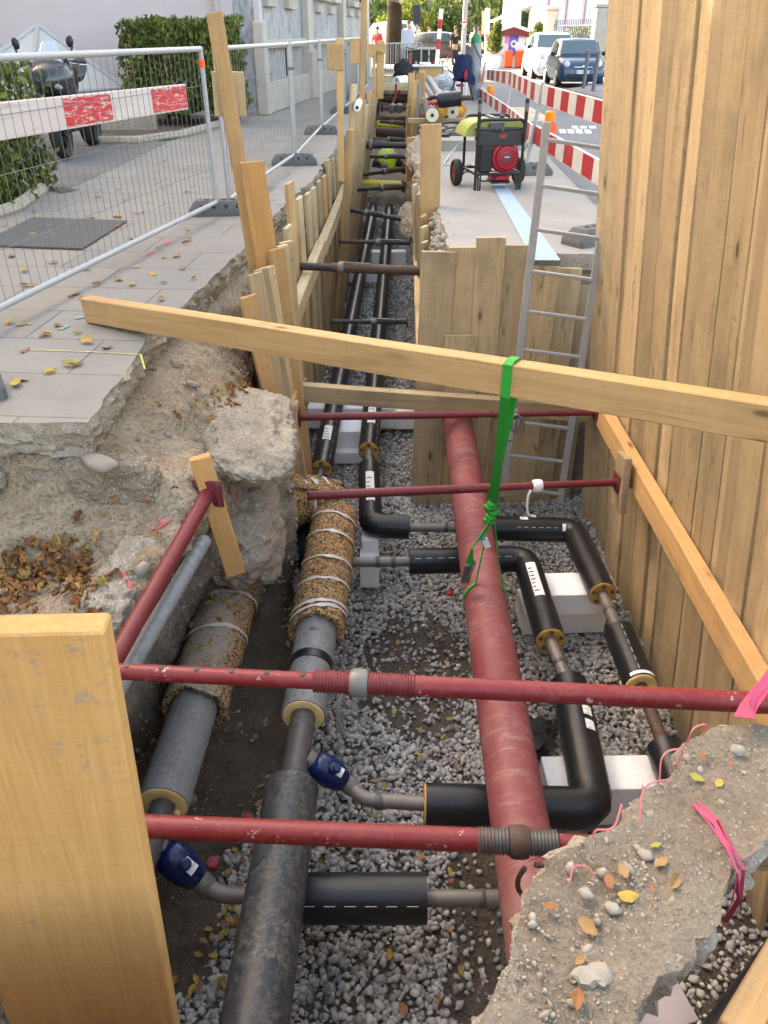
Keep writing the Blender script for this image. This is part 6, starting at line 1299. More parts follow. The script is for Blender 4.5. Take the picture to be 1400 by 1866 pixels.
def beacon(label, p, s, group='orange beacon lamps on the barrier'):
    t = thing('beacon_lamp', label, 'lamp', p, 0, group); t.scale = (s,) * 3
    MB().loft([[V(x * k, y * k2, z) for x, y in ((-.085, -.05), (.085, -.05), (.085, .05), (-.085, .05))] for k, k2, z in ((1, 1, 0), (1, 1, .04), (.8, .95, .085), (.55, .9, .11))]).build('base', ORANGE, t)
    MB().lathe([(.045, .11), (.058, .118), (.06, .15), (.058, .215), (.045, .228), (.02, .232)], (0, 0, 0), (0, 0, 1), 20).build('lens', AMBER, t)
    return t
beacon('nearest orange beacon lamp, above the ladder top', aty(1000, 241, 9.75), .95); beacon('orange beacon lamp in the middle of the barrier row', aty(893, 180, 19.0), 1.15); beacon('farthest orange beacon lamp beside the gas bottle', aty(875, 154, 22.2), 1.1)
fence_foot((PA.x + .02, PA.y + .02), .03, 'grey rubber foot carrying the nearest barrier post')
fence_foot(tuple(atz(1085, 440).xy), .6, 'dark rubber foot on the parking bay beside the ladder')
# ---- generator
gx = atz(906, 346); t = thing('generator', 'black framed petrol generator on wheels with a red engine and a lime green tank', 'generator', (gx.x, gx.y, 0), R(9)); t.scale = (.96, .96, .98)
fr = MB(); W2, D2, T2 = .27, .58, .72
for y in (0, D2): fr.tube(arc_path([(-W2, y, .09 if y else .0), (-W2, y, T2), (W2, y, T2), (W2, y, .09 if y else .0)], .07), .0165, 12)
for x in (-W2, W2): fr.tube([(x, 0, .17), (x, D2, .17)], .015, 10); fr.tube([(x, 0, T2 - .10), (x, D2, T2 - .10)], .015, 10)
for y in (0, D2): fr.tube([(-W2, y, .17), (W2, y, .17)], .015, 10)
fr.build('frame', BLACK, t)
for x in (-W2 + .03, W2 - .05): MB().tube(arc_path([(x, 0, .17), (x - .0, -.02, -.0), (x + .025, -.02, .0), (x + .03, 0, .17)], .02), .011, 8).build('leg', BLACK, t)
for x in (-W2, W2):
    h = MB(); h.tube([(x, -.02, .50), (x, -.02, .87)], .021, 12); ho = h.build('handle', BLACK, t); MB().tube([(x, -.02, .80), (x, -.02, .88)], .0235, 12).build('grip_collar', ZINC, ho); MB().tube([(x, -.02, .88), (x, -.02, .925)], .022, 12).build('end_cap', BLACK, ho)
for x, y in ((-W2 - .13, .40), (W2 + .10, .40), (-W2 - .01, .62), ):
    if x == -W2 - .01: continue
    o = MB().lathe([(.10, -.04), (.125, -.048), (.14, -.03), (.143, 0), (.14, .03), (.125, .048), (.10, .04)], (x, y, .143), (1, 0, 0), 28, cap=False).build('wheel', TYRE, t); MB().lathe([(.105, -.03), (.03, -.035), (.03, .035), (.105, .03)], (x, y, .143), (1, 0, 0), 24).build('rim', Mat('wheel_rim_red', .5, col=(.16, .02, .02)).m, o)
MB().tube([(-W2 - .13, .40, .143), (W2 + .10, .40, .143)], .013, 8).build('axle', GALV, t)
MB().box((0, .12, .565), (.50, .18, .15), None, 0, .012).build('control_panel', BLACK, t); MB().box((0, -.012, .69), (.02, .02, .01)).build('bracket', BLACK, t)
cp_ = MB().box((0, .006, .53), (.53, .012, .14), None, 0, .004).build('front_plate', paint('dark_plate', (.022, .022, .024), (.06, .06, .06), .3, .4), t); MB().box((.02, -.004, .555), (.10, .01, .055), None, 0, .003).build('switch', STEEL_DARK, cp_); MB().box((.02, -.012, .555), (.06, .01, .035), None, 0, .004).build('switch_rocker', Mat('red_switch', .4, col=(.45, .01, .01)).m, cp_)
mt = MB().box((-.04, .05, .645), (.17, .05, .10), None, 0, .01).build('meter_box', paint('meter_grey', (.07, .08, .095), (.12, .12, .13), .3, .4), t)
for x in (-.075, -.01): MB().lathe([(.02, 0), (.02, .02), (.012, .022)], (x, .02, .615), (0, -1, 0), 14).build('socket', BLACK, mt)
tank = MB(); 
tank.loft([[V(.30 * a - .02, y, .63 + .09 * b) for a, b in ((-1.25, -.9), (-1.2, -.2), (-1.02, .45), (-.75, .8), (0, .9), (.75, .8), (1.0, .4), (1.02, -.2), (1.0, -.9))] for y in (.09, .14, .52, .56)]); tank.build('fuel_tank', LIME, t); MB().box((-.02, .33, .72), (.06, .44, .02), None, 0, .006).build('tank_strap', BLACK, t)
MB().lathe([(.03, 0), (.035, .02), (.02, .03)], (.10, .34, .71), (0, 0, 1), 14).build('fuel_cap', BLACK, t)
REDENG = paint('red_engine', (.40, .012, .03), (.30, .05, .06), .3, .3)
MB().box((-.155, .10, .33), (.155, .20, .30), None, 0, .02).build('air_filter_box', paint('matt_black_plastic', (.02, .02, .02), (.05, .05, .05), .3, .6), t)
for z in (.25, .33, .41): MB().box((-.155, -.004, z), (.13, .008, .01)).build('rib', BLACK, t.children[-1])
MB().lathe([(.15, .26), (.168, .20), (.17, .08), (.155, .04), (.12, .03)], (.085, 0, .335), (0, 1, 0), 32).build('engine_housing', REDENG, t); MB().box((.05, .16, .40), (.30, .2, .16), None, 0, .02).build('engine_shroud', REDENG, t)
rc = MB().lathe([(.125, .04), (.128, .012), (.115, -.008), (.05, -.018), (.045, -.012)], (.085, 0, .335), (0, 1, 0), 32).build('recoil_starter', REDENG, t)
sl2 = MB()
for k in range(22):
    a = k * 2 * math.pi / 22; p, q = V(.085 + .068 * math.cos(a), -.016, .335 + .068 * math.sin(a)), V(.085 + .108 * math.cos(a), -.0075, .335 + .108 * math.sin(a)); sl2.bar(p, q, .009, .004, (0, -1, 0))
sl2.build('cooling_slots', Mat('slot_dark', .7, col=(.05, .004, .006)).m, rc); MB().lathe([(.044, -.012), (.044, -.020), (.03, -.022)], (.085, 0, .335), (0, 1, 0), 24).build('hub_disc', STEEL_DARK, rc); MB().box((.085, -.0235, .345), (.055, .003, .008)).build('hub_lettering', LABEL_W, rc)
MB().box((.06, .18, .115), (.21, .22, .07), None, 0, .015).build('sump', REDENG, t); MB().box((.06, .18, .07), (.23, .24, .03), None, 0, .008).build('mount', BLACK, t)
mf = MB(); mf.box((.22, .28, .40), (.10, .24, .16), None, 0, .03); mf.build('muffler', STEEL_DARK, t)
MB().tube(arc_path([(-.25, .04, .14), (-.18, .0, .09), (-.02, .02, .11), (.0, .06, .15)], .06), .009, 8).build('cable', BLACK, t)
def cable(label, px, m, r=.011, z=.012, zs=None):
    return tag(MB().tube(arc_path([atz(x, y, (zs[i] if zs else z)) for i, (x, y) in enumerate(px)], .3, 5), r, 6).build('power_cable', m), label, 'cable')
cable('grey cable running from the generator over the parking bay to the kerb', [(858, 300), (838, 302), (808, 300), (818, 284), (836, 262), (850, 258)], GALV, .009, None, [.2, .02, .015, .02, .15, .3])
cable('black cables lying in loops on the raised kerb in front of the pipe stack', [(790, 232), (815, 240), (838, 236), (800, 228), (822, 222), (842, 228), (812, 246), (860, 246)], BLACK, .012, .15); cable('second dark cable looping on the raised kerb', [(796, 226), (835, 222), (850, 226), (806, 236), (795, 240), (840, 243)], BLACK, .012, .155)
cable('yellow hose hanging behind the generator beside the barrier', [(950, 325), (960, 300), (952, 280), (962, 262), (968, 232)], LIME, .008, None, [.02, .05, .2, .35, .42])
tag(MB().lathe([(.05, 0), (.05, .04), (.02, .05)], atz(816, 246, .15), (0, 0, 1), 14).box(atz(812, 247, .16), (.12, .1, .05), None, 0, .01).build('plug_box', BLACK), 'small black plug box among the cables on the kerb', 'plug box')

# ---- stack of insulated pipes on the raised pavement
KZ = .14
def stack_pipe(label, px, z, far, r, endm, kind):
    a = atz(*px, z); b = atz(*far, z + .05); d = (b - a).normalized(); b = a + d * min((b - a).length, 7.0); t = thing('stored_pipe', label, 'pipe', (0, 0, 0), 0, 'insulated pipes stored on the raised pavement'); MB().tube(fine([a, b], .5), r, 24).build('casing', paint('greyed_casing', (.13, .135, .14), (.24, .235, .22), .5, .5), t); e = foam_end(t, a, -d, r * .98, endm, plugs=0, ri=.03)
    if kind: MB().lathe([(r * .42, .0), (r * .46, .025), (r * .25, .03), (r * .22, .05), (r * .05, .05)], a - d * .006, -d, 20).build('yellow_cap', Mat('cap_yellow', .4, col=(.75, .42, .02)).m, t)
    else: MB().lathe([(r * .26, .0), (r * .26, .016), (.004, .016)], a, -d, 18).build('bore', BLACK, t)
    return t
CREAM = paint('cream_foam', (.70, .63, .46), (.55, .47, .33), .3, .8); OR_END = paint('orange_end', (.62, .27, .04), (.5, .2, .03), .4, .6)
stack_pipe('front left stored pipe with a round cream end and a small dark bore', (788, 210), .28, (764, 160), .115, CREAM, 0); stack_pipe('stored pipe with an orange end and yellow cap, second from the left', (803, 202), .32, (774, 158), .125, OR_END, 1)
stack_pipe('stored pipe with a cream end in the middle of the stack', (825, 204), .30, (800, 172), .115, CREAM, 0); stack_pipe('rightmost stored pipe, orange end with a yellow cap', (839, 201), .32, (814, 176), .115, OR_END, 1); stack_pipe('stored grey pipe at the back of the stack, its front end behind the black fitting', (801, 178), .42, (781, 146), .105, CREAM, 0)
bt = thing('pipe_tee', 'short fat black pipe fitting lying across the pipe stack, bare steel end to the right', 'pipe fitting'); y0 = 15.1; a, b = aty(803, 183, y0), aty(841, 179, y0 - .05); MB().tube(fine([a, b], .2), .12, 28).build('casing', HDPE, bt); MB().tube(fine([b - V(.05, 0, 0), aty(859, 178, y0 - .1)], .2), .042, 16).build('steel_pipe', RUST, bt); MB().lathe([(.12, -.02), (.11, .03), (.07, .06)], a, a - b, 24).build('end_cap', HDPE, bt)
sg = MB(); 
for i in range(14): sg.tube([aty(780 + i * 1.5, 187 - (i % 3), 15.35), aty(782 + i * 1.6, 191 - (i % 4), 15.2)], .02, 5)
tag(sg.build('lashing_rope', Mat('red_rope', .7, col=(.38, .04, .04)).m), 'red and white rope lashing the stored pipes together', 'rope'); tag(MB().tube([aty(779 + 26 * f, 183 - 6 * math.sin(math.pi * f), 15.5) for f in np.linspace(0, 1, 9)], .035, 8).build('black_hose', BLACK), 'black hose looped over the left end of the pipe stack', 'hose')
tag(MB().box(atz(812, 222, .17) + V(0, .2, 0), (1.3, .14, .08), None, 0, .006).build('timber_bearer', W_OLD), 'timber bearer under the front ends of the stored pipes', 'timber')
# timber ladder-like frame left of the pipe stack
fx = thing('wooden_trestle', 'orange timber frame with short rungs left of the pipe stack', 'timber frame'); yf = 17.0
for px, tp, bt_ in ((769, 132, 250), (763, 136, 250)): MB().bar(aty(px, bt_, yf + (.0 if px == 769 else .5)), aty(px, tp, yf + (.0 if px == 769 else .5)), .07, .10, (1, 0, 0), 0, .004).build('upright', W_BEAM, fx)
for py in (182, 187, 226, 233, 241): MB().bar(aty(767, py, yf - .06), aty(780, py, yf - .06), .06, .05, None, 0, .004).build('rung', W_BEAM, fx)
MB().box(aty(775, 193, yf), (.14, .1, .30), None, 0, .004).build('side_board', W_MID, fx)
bx = thing('site_box', 'open orange timber box with a pale table top behind the pipe stack', 'box'); y0 = 24.0; c = aty(783, 132, y0); MB().box(c, (.62, .5, .34), Matrix.Rotation(.1, 3, 'Y'), 0, .01).build('box', W_BEAM, bx); MB().box(aty(784, 120, y0) , (.95, .6, .05), None, 0, .01).build('table_top', Mat('pale_top', .4, col=(.55, .60, .64)).m, bx); MB().box(aty(775, 117, y0), (.3, .3, .09), None, 0, .01).build('carton', WHITE, bx)
for x in (-.36, .36): MB().bar(c + V(x, .2, .25), V(c.x + x, y0 + .2, 0), .06, .06).build('leg', W_MID, bx)
tag(MB().tube([aty(764, 150, 16.0), aty(762, 215, 16.0)], .035, 10).build('grey_tube', GREY_CASE), 'thin grey tube leaning on the posts at the right of the far trench', 'tube')
tag(MB().tube(fine([aty(651, 196, 11.0), aty(655, 186, 12.4)], .3), .045, 18).lathe([(.02, .0), (.02, .006)], aty(651, 196, 10.995), (0, -1, 0), 14, 1).build('pipe_end', [LABEL_W, BLACK]), 'white capped pipe end with a dark hole sticking out between the far left planks', 'pipe end')

# ---- gas bottle with a jacket on a stand
gb = thing('gas_bottle', 'tall grey gas bottle with a green shoulder beside the barrier', 'gas bottle', tuple(atz(866, 182, .14))); 
MB().lathe([(.115, 0), (.12, .03), (.12, 1.12), (.118, 1.16)], (0, 0, 0), (-.04, 0, 1), 24).build('cylinder', paint('bottle_grey', (.27, .28, .29), (.2, .2, .2), .3, .45), gb); MB().lathe([(.12, 1.16), (.118, 1.22), (.09, 1.30), (.04, 1.35), (.035, 1.38)], (0, 0, 0), (-.04, 0, 1), 24).build('shoulder', Mat('bottle_green', .35, col=(.015, .19, .07)).m, gb); MB().lathe([(.03, 1.38), (.03, 1.46), (.05, 1.46), (.05, 1.49)], (0, 0, 0), (-.04, 0, 1), 12).build('valve', ZINC, gb); MB().tube([(-.15, -.12, 1.2), (-.03, -.14, 1.0), (.06, -.14, .85), (.09, -.1, .7)], .012, 6).build('hose', BLACK, gb)
jb = aty(842, 128, 20.6); jk = thing('work_jacket', 'blue work jacket with red lining hung on a stand beside the gas bottle', 'jacket', tuple(jb))
mbj = MB(); rows = []
for i in range(15):
    f = i / 14; row = []
    for k in range(20):
        a = 2 * math.pi * k / 20; wx = (.17 + .08 * f + .035 * math.sin(f * 9 + k * .9)) * (1 if f > .06 else .6); row.append(V(wx * math.cos(a) * (1 + .12 * math.sin(5 * a + f * 3)) - .02 + .06 * f, .10 * math.sin(a) * (1 + .3 * math.sin(4 * a + f * 5)),   .30 - .48 * f - .08 * (math.cos(a) > .4) * f + .03 * math.sin(3 * a)))
    rows.append(row)
mbj.loft(rows, cap=True); mbj.build('shell', paint('navy_cloth', (.013, .022, .06), (.03, .042, .085), .6, .9), jk); 
MB().blob((.08, -.10, -.10), (.045, .04, .12), 2, None, .4, 2, 3).build('sleeve_lining', Mat('red_lining', .8, col=(.35, .02, .04)).m, jk); MB().blob((-.04, -.10, -.30), (.10, .03, .03), 2, None, .4, 2, 4).build('hem_lining', Mat('red_lining_b', .8, col=(.33, .02, .04)).m, jk)
st_ = thing('jacket_stand', 'dark metal stand holding the blue jacket', 'stand', (jb.x, jb.y + .02, .14))
for dx in (-.28, .02, .28): MB().tube([(dx, -.12 if dx else .15, 0), (dx * .2, 0, jb.z)], .022, 8).build('leg', BLACK, st_)
tag(MB().tube([aty(850, 150, 20.3), aty(847, 196, 20.3)], .025, 8).build('pale_pole', LABEL_W), 'pale pole leaning below the blue jacket', 'pole')
mk = MB()
for i in range(26): mk.blob(aty(797 + i * 1.2, 154 + random.uniform(-9, 9), 21.9 + random.uniform(-.1, .1)), (.16, .14, .14), 1, amp=.6, seed=i)
tag(mk.build('plastic_sheets', Mat('grey_film', .3, col=(.42, .44, .46)).m, ang=20), 'crumpled pale plastic sheeting heaped behind the pipe stack', 'sheeting')

# ================================================================== worker bending in the trench
def skin_person(name, parent, chain, m, sub=2):
    """chain: {joint: (pos, radius, parent joint)}"""
    keys = list(chain); me = bpy.data.meshes.new(name); me.from_pydata([chain[k][0] for k in keys], [(keys.index(chain[k][2]), i) for i, k in enumerate(keys) if chain[k][2]], []); o = bpy.data.objects.new(name, me); COL.objects.link(o); me.materials.append(m)
    md = o.modifiers.new('skin', 'SKIN'); md.use_smooth_shade = True
    if not me.skin_vertices: 
        bm = bmesh.new(); bm.from_mesh(me); bm.verts.layers.skin.verify(); bm.to_mesh(me); bm.free()
    for i, k in enumerate(keys):
        r = chain[k][1]; me.skin_vertices[0].data[i].radius = r if isinstance(r, tuple) else (r, r); me.skin_vertices[0].data[i].use_root = (i == 0)
    o.modifiers.new('sub', 'SUBSURF').levels = sub; o.modifiers['sub'].render_levels = sub
    if parent is not None: o.parent = parent
    return o
SKIN = Mat('skin', .6, spec=.3, col=(.42, .22, .15)).m; DARKC = paint('dark_cloth', (.02, .021, .025), (.05, .05, .05), .4, .9)
HV = paint('high_vis_yellow', (.62, .85, .02), (.55, .72, .05), .3, .7)
wp = atz(706, 300, -1.25); W0 = V(wp.x, 21.0, -1.20)
wk = thing('person', 'worker in a bright yellow vest bending down in the trench under the black props', 'person', tuple(W0)); wk.scale = (1.2, 1.1, 1.1)
J = {'pelvis': ((.0, .45, -.20), (.15, .13), None), 'waist': ((.0, .28, -.04), (.145, .13), 'pelvis'), 'chest': ((-.01, .02, .03), (.17, .15), 'waist'), 'neck': ((-.05, -.20, -.06), (.07, .07), 'chest'), 'head': ((-.08, -.33, -.14), (.10, .10), 'neck'), 'crown': ((-.10, -.42, -.20), (.085, .085), 'head'),
     'shR': ((.21, -.06, -.03), (.085, .085), 'chest'), 'elR': ((.42, -.14, -.30), (.055, .055), 'shR'), 'wrR': ((.34, -.36, -.50), (.04, .04), 'elR'), 'haR': ((.28, -.44, -.56), (.04, .03), 'wrR'), 'shL': ((-.22, -.06, -.04), (.085, .085), 'chest'), 'elL': ((-.30, -.18, -.34), (.055, .055), 'shL'), 'wrL': ((-.16, -.36, -.55), (.04, .04), 'elL'), 'haL': ((-.10, -.42, -.60), (.04, .03), 'wrL'),
     'knR': ((.18, .30, -.55), (.09, .09), 'pelvis'), 'anR': ((.18, .60, -.80), (.055, .055), 'knR'), 'knL': ((-.18, .28, -.55), (.09, .09), 'pelvis'), 'anL': ((-.18, .60, -.80), (.055, .055), 'knL')}
skin_person('body', wk, J, SKIN)
skin_person('dark_shirt', wk, {k: (J[k][0], tuple(x + .012 for x in (J[k][1])), J[k][2]) for k in ('pelvis', 'waist', 'chest', 'shR', 'shL')} | {'slR': ((.33, -.11, -.17), (.078, .078), 'shR'), 'slL': ((-.27, -.12, -.20), (.078, .078), 'shL')}, DARKC)
skin_person('trousers', wk, {k: (J[k][0], tuple(x + .02 for x in J[k][1]), J[k][2] if k != 'pelvis' else None) for k in ('pelvis', 'knR', 'anR', 'knL', 'anL')}, DARKC)
skin_person('vest', wk, {'pelvis': ((.0, .38, -.12), (.175, .16), None), 'waist': ((.0, .25, -.01), (.185, .165), 'pelvis'), 'chest': ((-.01, .0, .13), (.235, .19), 'waist'), 'up': ((-.02, -.14, .02), (.20, .14), 'chest'), 'fr': ((.10, -.20, -.20), (.13, .07), 'up')}, HV)
for dx in (-.08, .10): 
    mb = MB(); mb.loft([[V(dx - .025, y, z), V(dx + .025, y, z)] for y, z in ((.40, .05), (.25, .185), (.05, .325), (-.10, .26), (-.24, .10))], cap=False, closed=False); mb.build('reflective_stripe', Mat('reflective', .3, col=(.5, .5, .48)).m, wk)
MB().blob((-.095, -.385, -.15), (.115, .13, .115), 3).build('hair', Mat('black_hair', .6, col=(.012, .011, .01)).m, wk)
MB().tube([(.0, -.5, -.5), (.3, -.52, -.44)], .015, 8).build('tool', ZINC, wk)
# ================================================================== cars
def car(label, loc, rz, s, paintm, L=3.6, Wd=1.66, Hh=1.5, simple=False, plate=None):
    t = thing('parked_car', label, 'car', loc, rz, 'cars in the street'); t.scale = (s,) * 3; hw = Wd / 2
    def ring(y, w, z0, z1, crown=.03, n=8):
        pts = [];                                               # lower body section, rounded shoulders
        prof = [(-.86, z0), (-.97, z0 + .12), (-1.0, z0 + .35 * (z1 - z0)), (-.985, z0 + .7 * (z1 - z0)), (-.93, z1 - .03), (-.8, z1 + crown * .5), (-.4, z1 + crown), (.4, z1 + crown), (.8, z1 + crown * .5), (.93, z1 - .03), (.985, z0 + .7 * (z1 - z0)), (1.0, z0 + .35 * (z1 - z0)), (.97, z0 + .12), (.86, z0)]
        return [V(x * w, y, z) for x, z in prof]
    sec = [(0, .72, .28, .50), (.03, .84, .22, .62), (.12, .95, .19, .74), (.3, .985, .18, .84), (.6, 1.0, .17, .90), (.95, 1.0, .17, .95), (1.3, 1.0, .17, .97), (2.4, 1.0, .17, .97), (3.1, .98, .18, .97), (3.45, .94, .2, .9), (3.57, .86, .26, .78), (3.6, .72, .32, .6)]
    MB().loft([ring(y * L / 3.6, w * hw, z0, z1 * Hh / 1.5) for y, w, z0, z1 in sec]).build('body', paintm, t)
    k = Hh / 1.5; q = L / 3.6
    def cab(y, w, z): return [V(-w * hw, y * q, z * k), V(w * hw, y * q, z * k)]
    def rr(y, wb, wt, zb, zt): return [V(-wb * hw, y * q, zb * k), V(-wt * hw * .985, y * q, (zt - .06) * k), V(-wt * hw * .86, y * q, zt * k), V(0, y * q, (zt + .03) * k), V(wt * hw * .86, y * q, zt * k), V(wt * hw * .985, y * q, (zt - .06) * k), V(wb * hw, y * q, zb * k)]
    MB().loft([rr(.88, .92, .90, .95, 1.0), rr(1.10, .94, .86, .95, 1.20), rr(1.36, .95, .80, .95, 1.44), rr(1.8, .95, .79, .95, 1.485), rr(2.5, .95, .79, .95, 1.47), rr(3.05, .93, .76, .95, 1.38), rr(3.35, .9, .82, .95, 1.05)]).build('cabin', paintm, t)
    # glass
    def gl(p, nm): MB().prism(p, (Vector(p[1]) - Vector(p[0])).cross(Vector(p[2]) - Vector(p[0])), .012).build(nm, CARGLASS, t)
    a0, a1 = V(-.80 * hw, .875 * q, 1.02 * k), V(.80 * hw, .875 * q, 1.02 * k); b0, b1 = V(-.70 * hw, 1.275 * q, 1.42 * k), V(.70 * hw, 1.275 * q, 1.42 * k); gl([a0, a1, b1, b0], 'windscreen')
    for sx in (-1, 1):
        p = [V(sx * .945 * hw, 1.15 * q, 1.0 * k), V(sx * .955 * hw, 2.1 * q, 1.0 * k), V(sx * .83 * hw, 2.1 * q, 1.40 * k), V(sx * .845 * hw, 1.42 * q, 1.38 * k)]; gl(p if sx > 0 else p[::-1], 'side_window')
        MB().blob((sx * 1.10 * hw, 1.10 * q, 1.04 * k), (.10, .06, .075), 2).build('wing_mirror', BLACK, t)
        for y in (.66, 2.95):
            r = .30; o = MB().lathe([(r - .08, -.09), (r - .02, -.10), (r, -.07), (r, .07), (r - .02, .10), (r - .08, .09)], (sx * (hw - .10), y * q, r), (1, 0, 0), 28).build('wheel', TYRE, t); MB().lathe([(r - .08, .0), (r - .1, .03), (.04, .05), (.01, .05)], (sx * (hw - .01), y * q, r), (sx, 0, 0), 20).build('rim', GALV, o)
        MB().lathe([(.105, 0), (.10, .03), (.06, .05)], (sx * .68 * hw, .10 * q, .74 * k), (sx * .25, -1, .25), 20).build('headlight', Mat('car_headlight', .1, col=(.55, .55, .52)).m, t)
        MB().lathe([(.065, 0), (.062, .02), (.03, .03)], (sx * .76 * hw, .06 * q, .56 * k), (sx * .3, -1, .05), 16).build('fog_light', Mat('car_foglight', .15, col=(.35, .35, .34)).m, t)
    MB().box((0, -.015, .64 * k), (.78 * hw, .03, .035), None, 0, .01).build('chrome_bar', CHROME, t); MB().box((0, .0, .36 * k), (1.2 * hw, .06, .10), None, 0, .02).build('lower_grille', BLACK, t); em = MB().lathe([(.05, 0), (.05, .012), (.03, .016)], (0, -.03, .655 * k), (0, -1, 0), 18).build('emblem', CHROME, t)
    pp = MB().box((0, -.03, .50 * k), (.50, .02, .11), None, 0, .004).build('number_plate', LABEL_W, t)
    if plate:
        cu = bpy.data.curves.new('plate_text', 'FONT'); cu.body = plate; cu.size = .105; cu.align_x = 'CENTER'; cu.align_y = 'CENTER'; to = bpy.data.objects.new('plate_text', cu); dg = None
        COL.objects.link(to); bpy.context.view_layer.update(); me = bpy.data.meshes.new_from_object(to); bpy.data.objects.remove(to); me.materials.append(PRINT); no = bpy.data.objects.new('plate_text', me); COL.objects.link(no); no.parent = pp; no.location = (0, -.042, .50 * k); no.rotation_euler = (R(90), 0, 0)
        for sx in (-1, 1): MB().box((sx * .235, -.0415, .50 * k), (.03, .003, .105)).build('blue_strip', Mat('plate_blue', .5, col=(.02, .08, .4)).m, pp)
    for x in (-.35, .15): MB().bar((x * hw, .86 * q, 1.03 * k), (x * hw + .35, .91 * q, 1.06 * k), .02, .015).build('wiper', BLACK, t)
    return t
CARGLASS = Mat('car_glass', .08, spec=.8, col=(.05, .085, .11)).m
PETROL = Mat('petrol_blue_paint', .22, spec=.7, col=(.010, .040, .085)).m; CARW = Mat('white_car_paint', .25, spec=.6, col=(.72, .72, .71)).m; CARK = Mat('black_car_paint', .25, spec=.6, col=(.03, .032, .036)).m; CARB = Mat('light_blue_paint', .3, spec=.5, col=(.38, .50, .55)).m
car('small dark petrol-blue car with round headlights parked behind two bollards', (6.26, 27.9, 0), R(-1), .90, PETROL, plate='GK 064 02'); car('white car parked behind the small dark blue one', (6.45, 33.0, 0), R(-1), .98, CARW, 4.0, 1.75, 1.55)
car('black estate car standing across the far street behind the cyclist', (5.7, 55.5, 0), R(72), 1.0, CARK, 4.4, 1.8, 1.55); car('pale blue van standing at the far end of the street', (4.0, 62, 0), R(80), 1.15, CARB, 4.8, 1.85, 1.9); car('dark parked car behind the white lamp post, far right of the street', (9.6, 66, 0), R(60), 1.0, CARK, 4.3, 1.8, 1.5)
def bollard(label, p, h=.95): return tag(MB().tube([p, p + V(.02, 0, h)], .055, 14).lathe([(.062, h - .06), (.062, h), (.04, h + .02)], p + V(.02, 0, 0), (0, 0, 1), 14).build('bollard', paint('bollard_grey', (.13, .135, .15), (.2, .2, .2), .2, .5)), label, 'bollard', 'grey bollards')
bollard('left one of the two bollards in front of the small dark blue car', atz(1063, 161, .12) ); bollard('right one of the two bollards in front of the small dark blue car', atz(1081, 166, .12))
for i, (x, y) in enumerate([(916, 116), (923, 117), (931, 118), (937, 119), (943, 120), (952, 123), (960, 125)]): bollard(ORD[i] + ' bollard of the far row by the kiosk, from the left', atz(x, y, 0), .9)
# ================================================================== the far end of the street
def trunk(parent, path, rs, m=BARK): return MB().tube(fine(path, .5), list(np.interp(np.linspace(0, 1, len(fine(path, .5))), np.linspace(0, 1, len(rs)), rs)), 12).build('trunk', m, parent)
def crown_sampler(cs, rmin=.55):
    wts = [c[3] ** 2 for c in cs]
    def f():
        while True:
            c = random.choices(cs, wts)[0]; p = V(random.gauss(0, 1), random.gauss(0, 1), random.gauss(0, 1)).normalized() * random.uniform(rmin, 1.0)
            if mnoise.noise(p * 3.1 + V(c[0], c[1], c[2])) < -.18: continue
            k = 1 + .25 * mnoise.noise(p * 2 + V(c[1], 0, 0)); return (c[0] + p.x * c[3] * k, c[1] + p.y * c[3] * k, c[2] + p.z * c[3] * k * .85)
    return f
def tree(label, base, h, r, clumps, n, size, m, seed, group='trees at the end of the street', species='street_tree'):
    rnd = random.Random(seed); t = thing(species, label, 'tree', (0, 0, 0), 0, group); b = Vector(base); top = b + V(rnd.uniform(-.3, .3), 0, h); trunk(t, [b, b + V(.05, 0, h * .4), top], [r * 1.25, r, r * .5])
    for k in range(5):
        a = rnd.uniform(0, 6.28); s = b.lerp(top, rnd.uniform(.5, .95)); e = s + V(2.0 * math.cos(a), 2.0 * math.sin(a), rnd.uniform(.3, 1.4)); MB().tube([s, s.lerp(e, .5) + V(0, 0, .2), e], [r * .4, r * .25, r * .1], 8).build('limb', BARK, t)
    foliage('crown', n, crown_sampler(clumps), size, m, t); return t
tb = atz(716, 96); y0 = 50.0; tb = aty(717, 92, y0); tb.z = 0
tree('large tree with a thick brown trunk at the end of the trench', (tb.x, y0, 0), 5.2, .40, [(tb.x + a, y0 + b, c, d) for a, b, c, d in ((-.5, 0, 5.2, 1.8), (2.2, 1, 4.5, 1.7), (4.4, -.5, 4.6, 1.8), (1.2, 2, 6.0, 2.2), (3.8, 2, 5.8, 2.2), (-2, 2, 5.6, 1.9), (6.6, 1, 4.6, 1.7), (2.8, -1, 3.7, 1.1), (5.3, 0, 3.9, 1.0))], 9000, .26, TREE_LEAF, 5)
tree('tree with yellow-green leaves above the kiosk', (9.0, 60, 0), 5, .22, [(8.4 + a, 60 + b, c, d) for a, b, c, d in ((0, 0, 4.6, 1.5), (1.4, .5, 4.9, 1.6), (-1.2, 1, 5.2, 1.5), (.4, 0, 6.2, 2.0))], 3500, .28, TREE_LEAF, 8)
tree('leafy tree overhanging the garden fence at the upper right', (14.3, 42, 0), 4.2, .2, [(13.4 + a, 40.5 + b, c, d) for a, b, c, d in ((0, 0, 3.9, 1.3), (1.4, .5, 3.6, 1.3), (-.9, .5, 4.4, 1.2), (2.4, 1, 4.4, 1.6), (.8, 1, 5.0, 1.8))], 5200, .20, TREE_LEAF, 12)
